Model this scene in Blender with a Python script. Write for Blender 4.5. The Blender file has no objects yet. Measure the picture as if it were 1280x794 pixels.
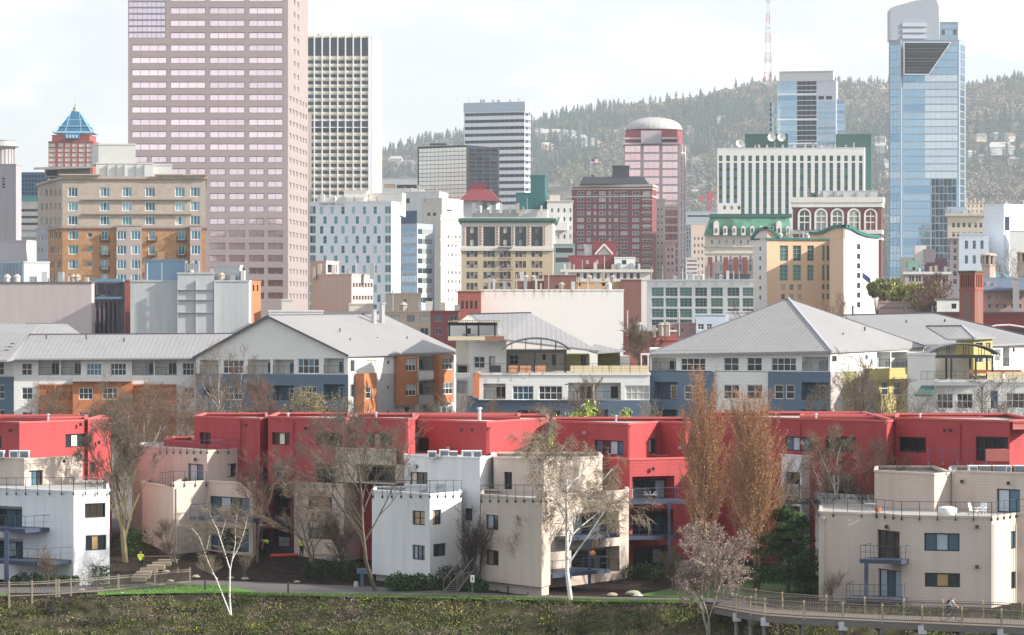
# Riverside apartments under a downtown skyline: everything is built as real geometry at real distances.
HAZE=0.000085; SUNV=(.965,-.262); SKY=.10; SUNP=4.7; EXPO=.90; HK=1.63; CLOUD_OFF=(.35,0,.12)
import bpy, math, random
from mathutils import Vector, Matrix, noise as mnoise
import numpy as np
random.seed(7)
R=math.radians
SC=bpy.context.scene
COL=SC.collection
F=4250.0; CX=640.0; CY=400.0; H=21.0     # focal length in photo pixels, vanishing row, eye height
def X(px,D): return (px-CX)*D/F
def Z(py,D): return H+(CY-py)*D/F
def P(px,py,D): return Vector((X(px,D),D,Z(py,D)))

# ------------------------------------------------------------------ terrain
def lerp(a,b,t): return a+(b-a)*t
def pl(tab,v):
    if v<=tab[0][0]: return tab[0][1]
    for (a,b),(c,d) in zip(tab,tab[1:]):
        if v<=c: return b+(d-b)*(v-a)/(c-a)
    return tab[-1][1]
RIDGE=[(-400,330),(60,262),(200,250),(300,240),(400,225),(480,206),(520,196),(575,188),(660,176),(700,168),(750,156),(800,150),(860,144),(900,134),(950,124),(1000,122),(1060,122),(1110,120),(1160,122),(1220,122),(1290,112),(1500,90),(2400,60)]
def bank_edge(x):
    D=255.; px=CX+x*F/D
    return pl([(-200,256.6),(20,256.8),(150,257.4),(300,257.6),(450,256.0),(600,254.3),(760,251.4),(880,250.3),(905,249.4),(950,247.5),(1280,245.5),(1500,245)],px)
def h(x,y):
    if y<bank_edge(x):
        d=bank_edge(x)-y
        return max(-9.0,-0.56*d-0.05*min(d,3))
    base=pl([(257,0.0),(268,0.05),(274,0.25),(284,1.3),(300,2.2),(340,4.0),(420,6.0),(1000,10.0),(2000,16.0),(3400,24.0)],y)
    if y>3500:
        px=CX+x*F/y
        ry=pl(RIDGE,px)
        top=Z(ry,7000.)
        # front shoulder and main ridge
        t=min(1,max(0,(y-3700)/3300.)); s=t*t*(3-2*t)
        n=mnoise.fractal(Vector((x/640.,y/640.,0.3)),1.0,2.0,4)
        base=lerp(base,top,s)+n*52*min(1,t*4)*(1-0.6*t)
        if y>7000: base-= (y-7000)*0.16
    return base

# ------------------------------------------------------------------ materials
MATS={}
def newmat(name):
    m=bpy.data.materials.new(name); m.use_nodes=True
    nt=m.node_tree; b=nt.nodes['Principled BSDF']
    return m,nt,b
def N(nt,t,**k):
    n=nt.nodes.new(t)
    for a,v in k.items(): setattr(n,a,v)
    return n
def mathn(nt,op,a,b=None):
    n=N(nt,'ShaderNodeMath',operation=op)
    for i,v in enumerate((a,b)):
        if v is None: continue
        if isinstance(v,(int,float)): n.inputs[i].default_value=v
        else: nt.links.new(v,n.inputs[i])
    return n.outputs[0]
def M(name,col,rough=.8,var=.12,scale=.6,metal=0.,spec=.4,bump=0.,siding=0.,sidew=.12,streak=0.,cols=None,brick=None,fine=.0,emit=None,vseam=0.):
    """wall / surface material: base colour with blotches, optional weather streaks, lap siding, vertical seams, colour per object"""
    if name in MATS: return MATS[name]
    m,nt,b=newmat(name); L=nt.links
    geo=N(nt,'ShaderNodeNewGeometry'); pos=geo.outputs['Position']
    no=N(nt,'ShaderNodeTexNoise'); no.inputs['Scale'].default_value=scale; no.inputs['Detail'].default_value=6; no.inputs['Roughness'].default_value=.62
    L.new(pos,no.inputs['Vector'])
    rgb=None
    if cols:
        oi=N(nt,'ShaderNodeObjectInfo'); cr=N(nt,'ShaderNodeValToRGB'); cr.color_ramp.interpolation='CONSTANT'
        els=cr.color_ramp.elements
        while len(els)<len(cols): els.new(.5)
        for i,c in enumerate(cols):
            els[i].position=i/len(cols); els[i].color=(*c,1)
        L.new(oi.outputs['Random'],cr.inputs['Fac']); rgb=cr.outputs['Color']
    val=mathn(nt,'MULTIPLY_ADD',no.outputs['Fac'],2*var); val.node.inputs[2].default_value=1-var
    if fine:
        n2=N(nt,'ShaderNodeTexNoise'); n2.inputs['Scale'].default_value=scale*9; n2.inputs['Detail'].default_value=4
        L.new(pos,n2.inputs['Vector'])
        v2=mathn(nt,'MULTIPLY_ADD',n2.outputs['Fac'],2*fine); v2.node.inputs[2].default_value=1-fine
        val=mathn(nt,'MULTIPLY',val,v2)
    if streak:
        mp=N(nt,'ShaderNodeMapping'); mp.inputs['Scale'].default_value=(1.1,1.1,.09); L.new(pos,mp.inputs['Vector'])
        n3=N(nt,'ShaderNodeTexNoise'); n3.inputs['Scale'].default_value=1.2; n3.inputs['Detail'].default_value=5; L.new(mp.outputs[0],n3.inputs['Vector'])
        mr=N(nt,'ShaderNodeMapRange'); L.new(n3.outputs['Fac'],mr.inputs[0]); mr.inputs[1].default_value=.42; mr.inputs[2].default_value=.78; mr.inputs[3].default_value=1; mr.inputs[4].default_value=1-streak
        val=mathn(nt,'MULTIPLY',val,mr.outputs[0])
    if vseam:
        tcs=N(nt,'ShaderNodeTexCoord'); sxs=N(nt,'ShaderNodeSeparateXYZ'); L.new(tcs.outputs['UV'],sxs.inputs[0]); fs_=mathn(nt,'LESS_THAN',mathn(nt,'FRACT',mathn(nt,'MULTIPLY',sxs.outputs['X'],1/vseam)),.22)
        dk=mathn(nt,'MULTIPLY_ADD',fs_,-.13); dk.node.inputs[2].default_value=1.0; val=mathn(nt,'MULTIPLY',val,dk)  # seam shading put into the colour as darker lines, on top of the bump
    mx=N(nt,'ShaderNodeVectorMath',operation='SCALE')
    if rgb is not None: L.new(rgb,mx.inputs[0])
    else: mx.inputs[0].default_value=col
    if brick:
        bt=N(nt,'ShaderNodeTexVoronoi'); bt.inputs['Scale'].default_value=brick[0]; L.new(pos,bt.inputs['Vector'])
        cr=N(nt,'ShaderNodeMix',data_type='RGBA'); L.new(bt.outputs['Color'],cr.inputs['Factor'])
        sep=N(nt,'ShaderNodeSeparateColor'); L.new(bt.outputs['Color'],sep.inputs[0]); L.new(sep.outputs[0],cr.inputs['Factor'])
        cr.inputs[6].default_value=(*col,1); cr.inputs[7].default_value=(*brick[1],1)
        L.new(cr.outputs[2],mx.inputs[0])
    L.new(val,mx.inputs['Scale']); L.new(mx.outputs[0],b.inputs['Base Color'])
    b.inputs['Roughness'].default_value=rough; b.inputs['Metallic'].default_value=metal
    b.inputs['Specular IOR Level'].default_value=spec
    hgt=None
    if siding or vseam:
        sx=N(nt,'ShaderNodeSeparateXYZ')
        if vseam:
            tc=N(nt,'ShaderNodeTexCoord'); L.new(tc.outputs['UV'],sx.inputs[0]); f=mathn(nt,'FRACT',mathn(nt,'MULTIPLY',sx.outputs['X'],1/vseam))
            hgt=mathn(nt,'LESS_THAN',f,.2); str_=1.0; dist=.12
        else:
            L.new(pos,sx.inputs[0]); hgt=mathn(nt,'FRACT',mathn(nt,'MULTIPLY',sx.outputs['Z'],1/siding))
            hgt=mathn(nt,'SUBTRACT',1.0,hgt); dist=sidew*siding; str_=.8
        bp=N(nt,'ShaderNodeBump'); bp.inputs['Strength'].default_value=str_; bp.inputs['Distance'].default_value=dist
        L.new(hgt,bp.inputs['Height']); L.new(bp.outputs[0],b.inputs['Normal'])
    elif bump:
        bp=N(nt,'ShaderNodeBump'); bp.inputs['Strength'].default_value=1; bp.inputs['Distance'].default_value=bump
        L.new(no.outputs['Fac'],bp.inputs['Height']); L.new(bp.outputs[0],b.inputs['Normal'])
    if emit: b.inputs['Emission Color'].default_value=(*col,1); b.inputs['Emission Strength'].default_value=emit
    MATS[name]=m; return m
def G(name,cols,rough=.06,metal=0.,wav=.0,spec=.4):
    """window glass: dark or coated pane, tint varying from pane to pane, slightly wavy"""
    if name in MATS: return MATS[name]
    m=M(name,cols[0],rough=rough,var=.10,scale=.25,metal=metal,spec=spec,cols=cols)
    if wav:
        nt=m.node_tree; b=nt.nodes['Principled BSDF']
        no=N(nt,'ShaderNodeTexNoise'); no.inputs['Scale'].default_value=.35; no.inputs['Detail'].default_value=2
        geo=N(nt,'ShaderNodeNewGeometry'); nt.links.new(geo.outputs['Position'],no.inputs['Vector'])
        bp=N(nt,'ShaderNodeBump'); bp.inputs['Strength'].default_value=1; bp.inputs['Distance'].default_value=wav
        nt.links.new(no.outputs['Fac'],bp.inputs['Height']); nt.links.new(bp.outputs[0],b.inputs['Normal'])
    return m
GL=dict(
 d=lambda:G('glass_dark',[(.018,.024,.03),(.03,.036,.04),(.05,.055,.055),(.022,.03,.034),(.04,.035,.03)]),
 c=lambda:G('glass_curtained',[(.42,.5,.58),(.5,.56,.6),(.36,.45,.55)],rough=.35),
 b=lambda:G('glass_blue',[(.05,.12,.18),(.08,.17,.24),(.05,.1,.15)]),
 t=lambda:G('glass_tan_blind',[(.42,.28,.14),(.3,.22,.15)],rough=.3),
 w=lambda:G('glass_cream_blind',[(.62,.6,.52),(.52,.52,.48)],rough=.4),
 g=lambda:G('glass_teal',[(.16,.34,.38),(.06,.2,.23),(.3,.46,.48),(.04,.12,.15),(.1,.28,.32)],metal=.35,rough=.1),
 m=lambda:G('glass_mid',[(.05,.06,.07),(.10,.12,.14),(.18,.21,.23),(.03,.04,.05),(.32,.35,.36),(.45,.45,.42)],rough=.1),
 p=lambda:G('glass_pink_mirror',[(.94,.76,.80),(.90,.73,.79),(.95,.79,.81),(.88,.71,.77),(.82,.66,.71)],metal=.96,rough=.07,wav=.012),
 q=lambda:G('glass_lilac_mirror',[(.72,.62,.72),(.76,.65,.74),(.70,.61,.71)],metal=.96,rough=.05,wav=.01),
 n=lambda:G('glass_navy',[(.012,.025,.05),(.018,.035,.07),(.03,.045,.07)],rough=.08),
 y=lambda:G('glass_grey_strip',[(.02,.03,.035),(.03,.04,.05),(.05,.06,.07)],rough=.1),
 s=lambda:G('glass_sky_blue',[(.26,.40,.53),(.31,.45,.57),(.20,.33,.46),(.40,.51,.61),(.28,.42,.55)],metal=.92,rough=.06,wav=.02),
 e=lambda:G('glass_green_grid',[(.035,.15,.11),(.02,.08,.06),(.08,.22,.17),(.04,.13,.10)],rough=.1),
 r=lambda:G('glass_rose_mirror',[(.86,.56,.56),(.9,.66,.64),(.84,.6,.62)],metal=.95,rough=.08,wav=.012),
 z=lambda:G('glass_pale_blue',[(.48,.56,.62),(.54,.61,.66),(.42,.50,.57),(.58,.64,.68)],metal=.92,rough=.05,wav=.03),
 k=lambda:G('glass_black',[(.012,.014,.018),(.02,.022,.028)],rough=.05),
 l=lambda:G('glass_pale_grid',[(.80,.86,.80),(.86,.90,.84),(.74,.80,.76)],metal=.6,rough=.3,wav=.012),
)
def framemat(c):
    return {'K':lambda:M('dark_bronze_frame',(.025,.025,.028),rough=.5,var=.05),
            'W':lambda:M('white_frame',(.74,.75,.76),rough=.5,var=.05),
            'G':lambda:M('grey_frame',(.3,.32,.34),rough=.5,var=.05),
            'B':lambda:M('blue_frame',(.045,.065,.11),rough=.5,var=.05),
            'P':lambda:M('mauve_frame',(.2,.15,.18),rough=.5,var=.05),
            'M':lambda:M('cream_frame',(.6,.56,.46),rough=.5,var=.05)}[c]()

# ------------------------------------------------------------------ mesh builder
class MB:
    def __init__(s): s.v=[]; s.f=[]; s.m=[]; s.uv={}
    def add(s,vs,fs,mi=0):
        o=len(s.v); s.v+= [tuple(v) for v in vs]
        for f in fs: s.f.append(tuple(i+o for i in f)); s.m.append(mi)
    def quad(s,a,b,c,d,mi=0): s.add((a,b,c,d),((0,1,2,3),),mi)
    def poly(s,pts,mi=0): s.add(pts,(tuple(range(len(pts))),),mi)
    def box(s,x0,x1,y0,y1,z0,z1,mi=0,ax=None,o=None):
        vs=[(x,y,z) for z in (z0,z1) for y in (y0,y1) for x in (x0,x1)]
        if ax is not None:
            vs=[(o[0]+ax[0]*x-ax[1]*y, o[1]+ax[1]*x+ax[0]*y, o[2]+z) for x,y,z in vs]
        s.add(vs,((0,2,3,1),(4,5,7,6),(0,1,5,4),(2,6,7,3),(0,4,6,2),(1,3,7,5)),mi)
    def prism(s,pts,z0,z1,mi=0,top=True,bot=True):
        n=len(pts)
        vs=[(p[0],p[1],z0) for p in pts]+[(p[0],p[1],z1) for p in pts]
        fs=[(i,(i+1)%n,n+(i+1)%n,n+i) for i in range(n)]
        if top: fs.append(tuple(range(n,2*n)))
        if bot: fs.append(tuple(range(n-1,-1,-1)))
        s.add(vs,fs,mi)
    def slab(s,pts,t,mi=0):
        """polygon of 3-D points thickened downward by t"""
        n=len(pts)
        vs=[tuple(p) for p in pts]+[(p[0],p[1],p[2]-t) for p in pts]
        fs=[tuple(range(n)),tuple(range(2*n-1,n-1,-1))]+[((i+1)%n,i,n+i,n+(i+1)%n) for i in range(n)]
        s.add(vs,fs,mi)
    def tube(s,p0,p1,r0,r1=None,n=6,mi=0,cap=True):
        if r1 is None: r1=r0
        p0=Vector(p0); p1=Vector(p1); d=p1-p0
        if d.length<1e-6: return
        d.normalize(); a=d.orthogonal().normalized(); b=d.cross(a)
        vs=[]
        for p,r in ((p0,r0),(p1,r1)):
            for i in range(n):
                t=2*math.pi*i/n; vs.append(p+(a*math.cos(t)+b*math.sin(t))*r)
        fs=[(i,(i+1)%n,n+(i+1)%n,n+i) for i in range(n)]
        if cap: fs+= [tuple(range(n-1,-1,-1)),tuple(range(n,2*n))]
        s.add(vs,fs,mi)
    def path(s,pts,rs,n=6,mi=0):
        k=len(pts); base=len(s.v); pts=[Vector(p) for p in pts]
        a=None
        for i in range(k):
            d=(pts[min(i+1,k-1)]-pts[max(i-1,0)]).normalized()
            if a is None: a=d.orthogonal().normalized()
            else:
                a=(a-d*a.dot(d)); a=a.normalized() if a.length>1e-5 else d.orthogonal().normalized()
            b=d.cross(a)
            for j in range(n):
                t=2*math.pi*j/n; q=pts[i]+(a*math.cos(t)+b*math.sin(t))*rs[i]; s.v.append((q.x,q.y,q.z))
        for i in range(k-1):
            for j in range(n):
                s.f.append((base+i*n+j,base+i*n+(j+1)%n,base+(i+1)*n+(j+1)%n,base+(i+1)*n+j)); s.m.append(mi)
        s.f.append(tuple(base+j for j in range(n-1,-1,-1))); s.m.append(mi)
        s.f.append(tuple(base+(k-1)*n+j for j in range(n))); s.m.append(mi)
    def lathe(s,c,prof,n=16,mi=0):
        base=len(s.v)
        for r,z in prof:
            for j in range(n):
                t=2*math.pi*j/n; s.v.append((c[0]+r*math.cos(t),c[1]+r*math.sin(t),c[2]+z))
        for i in range(len(prof)-1):
            for j in range(n):
                s.f.append((base+i*n+j,base+i*n+(j+1)%n,base+(i+1)*n+(j+1)%n,base+(i+1)*n+j)); s.m.append(mi)
        s.f.append(tuple(base+j for j in range(n-1,-1,-1))); s.m.append(mi)
        s.f.append(tuple(base+(len(prof)-1)*n+j for j in range(n))); s.m.append(mi)
    def mesh(s,name,mats,org=(0,0,0),smooth=False):
        me=bpy.data.meshes.new(name)
        v=np.array(s.v,dtype=np.float64)
        if len(v): v=v-np.array(org)
        me.from_pydata(v.tolist(),[],s.f)
        if not isinstance(mats,(list,tuple)): mats=[mats]
        for m in mats: me.materials.append(m)
        if len(mats)>1: me.polygons.foreach_set('material_index',s.m)
        if smooth: me.polygons.foreach_set('use_smooth',[True]*len(me.polygons))
        me.update(); return me
def link(o): COL.objects.link(o); return o
def empty(name,loc,label,cat,group=None):
    o=bpy.data.objects.new(name,None); o.location=loc; o.empty_display_size=.5
    o['label']=label; o['category']=cat
    if group: o['group']=group
    return link(o)
def part(name,mb,mats,parent,label=None,smooth=False,org=None,kind=None):
    org=(0,0,0) if org is None else org
    o=bpy.data.objects.new(name,mb.mesh(name,mats,org,smooth))
    if parent is not None: o.parent=parent
    if label: o['label']=label
    if kind: o['kind']=kind
    return link(o)
def solo(name,mb,mats,label,cat,group=None,smooth=False,org=(0,0,0)):
    o=part(name,mb,mats,None,smooth=smooth); o.location=org
    o['label']=label; o['category']=cat
    if group: o['group']=group
    return o
def struct(name,mb,mats,kind='structure',smooth=False):
    o=part(name,mb,mats,None,smooth=smooth); o['kind']=kind; return o
def copy_tree(o,parent=None):
    c=o.copy(); COL.objects.link(c)
    if parent is not None: c.parent=parent
    for ch in list(o.children): copy_tree(ch,c)
    return c

# ------------------------------------------------------------------ windows
WCACHE={}
def pane_material(ch): return GL[ch]()
def window_meshes(w,hh,kind,far):
    key=(round(w,2),round(hh,2),kind,far)
    if key in WCACHE: return WCACHE[key]
    fr,pat=kind.split(':'); rows=pat.split('/')
    fw={'N':0}.get(fr, min(.09,.1*min(w,hh)) if not far else min(.16,.09*min(w,hh)))
    mw=fw*.75 if fw else (.05 if not far else .12)
    pane=MB(); frm=MB(); mats=[]; ids={}
    nr=len(rows); zc=hh/nr
    for i,row in enumerate(rows):
        nc=len(row); xc=w/nc; z1=hh-i*zc; z0=z1-zc
        j=0
        while j<nc:
            k=j
            ch=row[j]
            if ch not in ids: ids[ch]=len(mats); mats.append(pane_material(ch))
            pane.quad((j*xc,.05,z0),((j+1)*xc,.05,z0),((j+1)*xc,.05,z1),(j*xc,.05,z1),ids[ch])
            j+=1
        for j in range(1,nc):
            frm.box(j*xc-mw/2,j*xc+mw/2,.0,.046,z0+.001,z1-.001)
        if i: frm.box(.001,w-.001,-.004,.043,z1-mw/2,z1+mw/2)
    if fw:
        frm.box(0,fw,-.02,.047,0,hh); frm.box(w-fw,w,-.02,.047,0,hh)
        frm.box(fw,w-fw,-.018,.047,0,fw); frm.box(fw,w-fw,-.018,.047,hh-fw,hh)
    fm=framemat(fr) if fr!='N' else framemat('G')
    if far:
        o=len(mats); 
        for f,v in zip([tuple(len(pane.v)+i for i in f) for f in frm.f],frm.m): pane.f.append(f); pane.m.append(o)
        pane.v+=frm.v
        if frm.f: mats=mats+[fm]
        r=(pane.mesh('window',mats),None)
    else:
        r=(pane.mesh('window',mats),frm.mesh('frame',[fm]) if frm.f else None)
    WCACHE[key]=r; return r

class Face:
    def __init__(s,A,B):
        s.A=Vector((A[0],A[1])); s.B=Vector((B[0],B[1])); d=s.B-s.A; s.L=d.length; s.d=d/s.L; s.n=Vector((s.d.y,-s.d.x))
    def u(s,px):
        k=(px-CX)/F
        den=s.d.x-k*s.d.y
        return (k*s.A.y-s.A.x)/den
    def D(s,u): return s.A.y+u*s.d.y
    def pt(s,u,z,out=0.): 
        p=s.A+s.d*u+s.n*out; return Vector((p.x,p.y,z))

def wall(mb,f,z0,z1,holes,rec,mi=0,mir=None):
    """wall sheet with real openings; holes=(u0,u1,z0,z1,recess or None)"""
    us=[0,f.L]; zs=[z0,z1]; hs=[]
    for hh in holes:
        a,b,c,d=hh[:4]; rr=hh[4] if len(hh)>4 and hh[4] is not None else rec
        a=max(a,.02); b=min(b,f.L-.02); c=max(c,z0+.01); d=min(d,z1-.02)
        if b-a<.05 or d-c<.05: continue
        hs.append((a,b,c,d,rr)); us+=[a,b]; zs+=[c,d]
    def uniq(l):
        l=sorted(l); o=[l[0]]
        for v in l[1:]:
            if v-o[-1]>1e-4: o.append(v)
        return o
    us=uniq(us); zs=uniq(zs)
    ua=np.array(us); za=np.array(zs)
    occ=np.zeros((len(us)-1,len(zs)-1),bool)
    uc=(ua[1:]+ua[:-1])/2; zc=(za[1:]+za[:-1])/2
    for a,b,c,d,_ in hs:
        occ[np.ix_((uc>a)&(uc<b),(zc>c)&(zc<d))]=True
    # merge cells in runs along u
    for j in range(len(zs)-1):
        i=0
        while i<len(us)-1:
            if occ[i,j]: i+=1; continue
            k=i
            while k+1<len(us)-1 and not occ[k+1,j]: k+=1
            mb.quad(f.pt(us[i],zs[j]),f.pt(us[k+1],zs[j]),f.pt(us[k+1],zs[j+1]),f.pt(us[i],zs[j+1]),mi)
            i=k+1
    m2=mi if mir is None else mir
    for a,b,c,d,rr in hs:
        o=-rr
        mb.quad(f.pt(a,c),f.pt(a,d),f.pt(a,d,o),f.pt(a,c,o),m2)
        mb.quad(f.pt(b,d),f.pt(b,c),f.pt(b,c,o),f.pt(b,d,o),m2)
        mb.quad(f.pt(a,c,o),f.pt(b,c,o),f.pt(b,c),f.pt(a,c),m2)
        mb.quad(f.pt(a,d),f.pt(b,d),f.pt(b,d,o),f.pt(a,d,o),m2)
    return hs

def offset_poly(pts,d):
    """offset polygon outward by d (CCW)"""
    n=len(pts); out=[]
    for i in range(n):
        a=Vector(pts[i-1][:2]); b=Vector(pts[i][:2]); c=Vector(pts[(i+1)%n][:2])
        d1=(b-a).normalized(); d2=(c-b).normalized(); n1=Vector((d1.y,-d1.x)); n2=Vector((d2.y,-d2.x))
        m=(n1+n2); k=1+n1.dot(n2)
        if k<.25: k=.25
        m=m/k; out.append((b.x+m.x*d,b.y+m.y*d))
    return out
def ring(mb,pts,do,di,z0,z1,mi=0):
    a=offset_poly(pts,do); b=offset_poly(pts,di); n=len(pts)
    vs=[(p[0],p[1],z0) for p in a]+[(p[0],p[1],z1) for p in a]+[(p[0],p[1],z1) for p in b]+[(p[0],p[1],z0) for p in b]
    fs=[]
    for i in range(n):
        j=(i+1)%n
        fs+=[(i,j,n+j,n+i),(n+i,n+j,2*n+j,2*n+i),(2*n+i,2*n+j,3*n+j,3*n+i),(3*n+i,3*n+j,j,i)]
    mb.add(vs,fs,mi)

class Bld:
    def __init__(s,name,label,px,D,cat='building',group=None,far=None):
        s.D=D; s.org=Vector((X(px,D),D,h(X(px,D),D))); s.far=(D>520) if far is None else far
        s.root=empty(name,s.org,label,cat,group); s.wins=[]; s.zb=s.org.z-1.0
    def part(s,name,mb,mats,label=None,parent=None,smooth=False):
        return part(name,mb,mats,parent or s.root,label,smooth,s.org)
    def rel(s,name,mb,mats,parent): 
        return part(name,mb,mats,parent,None,False,s.org)
    def block(s,chain,ytop,back=None,mat=None,holes=(),ybot=None,ref=None,roof=None,cop=None,copw=.12,coph=.25,par=.7,rec=.18,name='wall',label=None,ztop=None,zbot=None,dep=None,roofname='roof'):
        """chain: visible corners left to right as (px,D); closed at the back"""
        ref=min(c[1] for c in chain) if ref is None else ref
        z1=Z(ytop,ref) if ztop is None else ztop
        z0=(s.zb if ybot is None else Z(ybot,ref)) if zbot is None else zbot
        pts=[(X(a,b),b) for a,b in chain]
        if dep is not None: back=max(c[1] for c in chain)+dep
        if back is None: back=max(c[1] for c in chain)+15
        nvis=len(pts)-1
        xr,xl=pts[-1][0],pts[0][0]      # outer sides turned a little inward
        if xr<0: xr=min(xr,X(chain[-1][0],back)*1.004)
        if xl>0: xl=max(xl,X(chain[0][0],back)*1.004)
        if xr<=xl: xr,xl=pts[-1][0],pts[0][0]
        pts+= [(xr,back),(xl,back)]
        n=len(pts); faces=[Face(pts[i],pts[(i+1)%n]) for i in range(n)]
        hl={i:[] for i in range(n)}
        for e in holes:
            fi=e[1]; f=faces[fi]
            if e[0]=='r':
                _,_,x0,y0,x1,y1,kind=e[:7]; u0,u1=f.u(x0),f.u(x1); D=f.D((u0+u1)/2)
                hl[fi].append((u0,u1,Z(y1,D),Z(y0,D),kind))
            elif e[0]=='g':
                _,_,x0,x1,nx,fx,y0,y1,ny,fy,kind=e[:11]
                u0,u1=f.u(x0),f.u(x1); zt,zbm=Z(y0,ref),Z(y1,ref)
                du=(u1-u0)/nx; dz=(zt-zbm)/ny
                skip=e[11] if len(e)>11 else ()
                for i in range(nx):
                    for j in range(ny):
                        if (i,j) in skip: continue
                        kd=kind(i,j) if callable(kind) else kind
                        if kd is None: continue
                        hl[fi].append((u0+du*(i+.5-fx/2),u0+du*(i+.5+fx/2),zt-dz*(j+.5+fy/2),zt-dz*(j+.5-fy/2),kd))
        mb=MB()
        for i,f in enumerate(faces):
            hs=[]; keep=[]
            for q in hl[i]:
                kd=q[4]; rr=rec
                if kd.startswith('L'): rr=1.5
                a,b,c,d=max(q[0],.02),min(q[1],f.L-.02),max(q[2],z0+.01),min(q[3],z1-.02)
                if b-a<.06 or d-c<.06: continue
                hs.append((a,b,c,d,rr)); keep.append((a,b,c,d,rr,kd))
            wall(mb,f,z0,z1,hs,rec)
            for a,b,c,d,rr,kd in keep:
                if kd.startswith('L'):   # loggia: deep recess with its own back wall, door window and railing
                    mb.quad(f.pt(a,c,-rr),f.pt(b,c,-rr),f.pt(b,d,-rr),f.pt(a,d,-rr))
                    bb=kd.split(';')   # L;doorkind;u0frac;u1frac
                    if len(bb)>1 and bb[1]:
                        fa,fb=float(bb[2]),float(bb[3])
                        s.wins.append((f,a+(b-a)*fa,a+(b-a)*fb,c+.05,d-.35*(d-c)*.5,rr-.10,bb[1]))
                    rl=MB()
                    s.rail(rl,[f.pt(a+.03,c,.02-.1),f.pt(b-.03,c,-.08)],h=1.0,bal=.16)
                    s.part('railing',rl,framemat('K'))
                elif kd=='hole':
                    mb.quad(f.pt(a,c,-rr),f.pt(b,c,-rr),f.pt(b,d,-rr),f.pt(a,d,-rr))
                else: s.wins.append((f,a,b,c,d,rr-.055,kd))
        w=s.part(name,mb,mat,label)
        if roof:
            rb=MB(); rz=z1-par; ip=offset_poly(pts,-.02)
            rb.poly([(p[0],p[1],rz) for p in ip]); s.part(roofname,rb,roof)
            if par>0:
                cb=MB(); ring(cb,pts,copw,-.22,z1-coph+.0,z1+.04)
                s.part('coping',cb,cop or mat,parent=w)
        s.last=w
        return dict(pts=pts,faces=faces,z0=z0,z1=z1,wall=w)
    def rail(s,mb,pts,h=1.05,sp=1.25,r=.025,bal=0,mid=True,knob=0,cap=.03):
        for a,b in zip(pts,pts[1:]):
            a=Vector(a); b=Vector(b); L=(b-a).length; n=max(1,round(L/sp))
            up=Vector((0,0,1))
            mb.tube(a+up*h,b+up*h,cap,cap,4)
            if mid and not bal: mb.tube(a+up*h*.5,b+up*h*.5,.012,.012,4)
            if bal: mb.tube(a+up*.1,b+up*.1,.02,.02,4)
            for i in range(n+1):
                p=a.lerp(b,i/n); mb.tube(p-up*(knob*.6),p+up*h,r,r,4)
                if knob: 
                    mb.tube(p-up*(knob*.75+.06),p-up*(knob*.35),.075,.075,6)
            if bal:
                m=int(L/bal)
                for i in range(m):
                    p=a.lerp(b,(i+.5)/m); mb.tube(p+up*.1,p+up*h,.009,.009,3,cap=False)
    def finish(s):
        ws=sorted(s.wins,key=lambda q:-(q[2]-q[1])*(q[4]-q[3]))
        rest=MB(); restm=[]; mid={}
        for i,(f,a,b,c,d,rr,kd) in enumerate(ws):
            me,fr=window_meshes(b-a,d-c,kd,s.far)
            p=f.pt(a,c,-rr)-s.org; rz=math.atan2(f.d.y,f.d.x)
            if i<100:
                o=bpy.data.objects.new('window',me); o.location=p; o.rotation_euler=(0,0,rz); o.parent=s.root; link(o)
                if fr: 
                    q=bpy.data.objects.new('frame',fr); q.parent=o; link(q)
            else:
                for m_ in ([me,fr] if fr else [me]):
                    base=len(rest.v); cs,sn=math.cos(rz),math.sin(rz)
                    rest.v+=[(p.x+v.co.x*cs-v.co.y*sn,p.y+v.co.x*sn+v.co.y*cs,p.z+v.co.z) for v in m_.vertices]
                    for pg in m_.polygons:
                        mt=m_.materials[pg.material_index]
                        if mt.name not in mid: mid[mt.name]=len(restm); restm.append(mt)
                        rest.f.append(tuple(base+k for k in pg.vertices)); rest.m.append(mid[mt.name])
        if rest.f:
            o=bpy.data.objects.new('small_windows',rest.mesh('small_windows',restm)); o.parent=s.root; o['kind']='stuff'; link(o)
        s.wins=[]
    def box(s,name,px0,px1,y0,y1,D,dep,mat,label=None,parent=None,D1=None):
        """axis-turned box whose front runs (px0,D)-(px1,D1)"""
        D1=D if D1 is None else D1
        A=Vector((X(px0,D),D)); B=Vector((X(px1,D1),D1)); d=(B-A).normalized(); n=Vector((-d.y,d.x))
        pts=[A,B,B+n*dep,A+n*dep]; mb=MB(); mb.prism(pts,Z(y1,D),Z(y0,D)); return s.part(name,mb,mat,label,parent)
# ================================================================== DOWNTOWN
def C(name,col,**k): return M(name,col,**k)
roofg=C('roof_gravel',(.34,.34,.34),scale=.4,var=.25)
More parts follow.
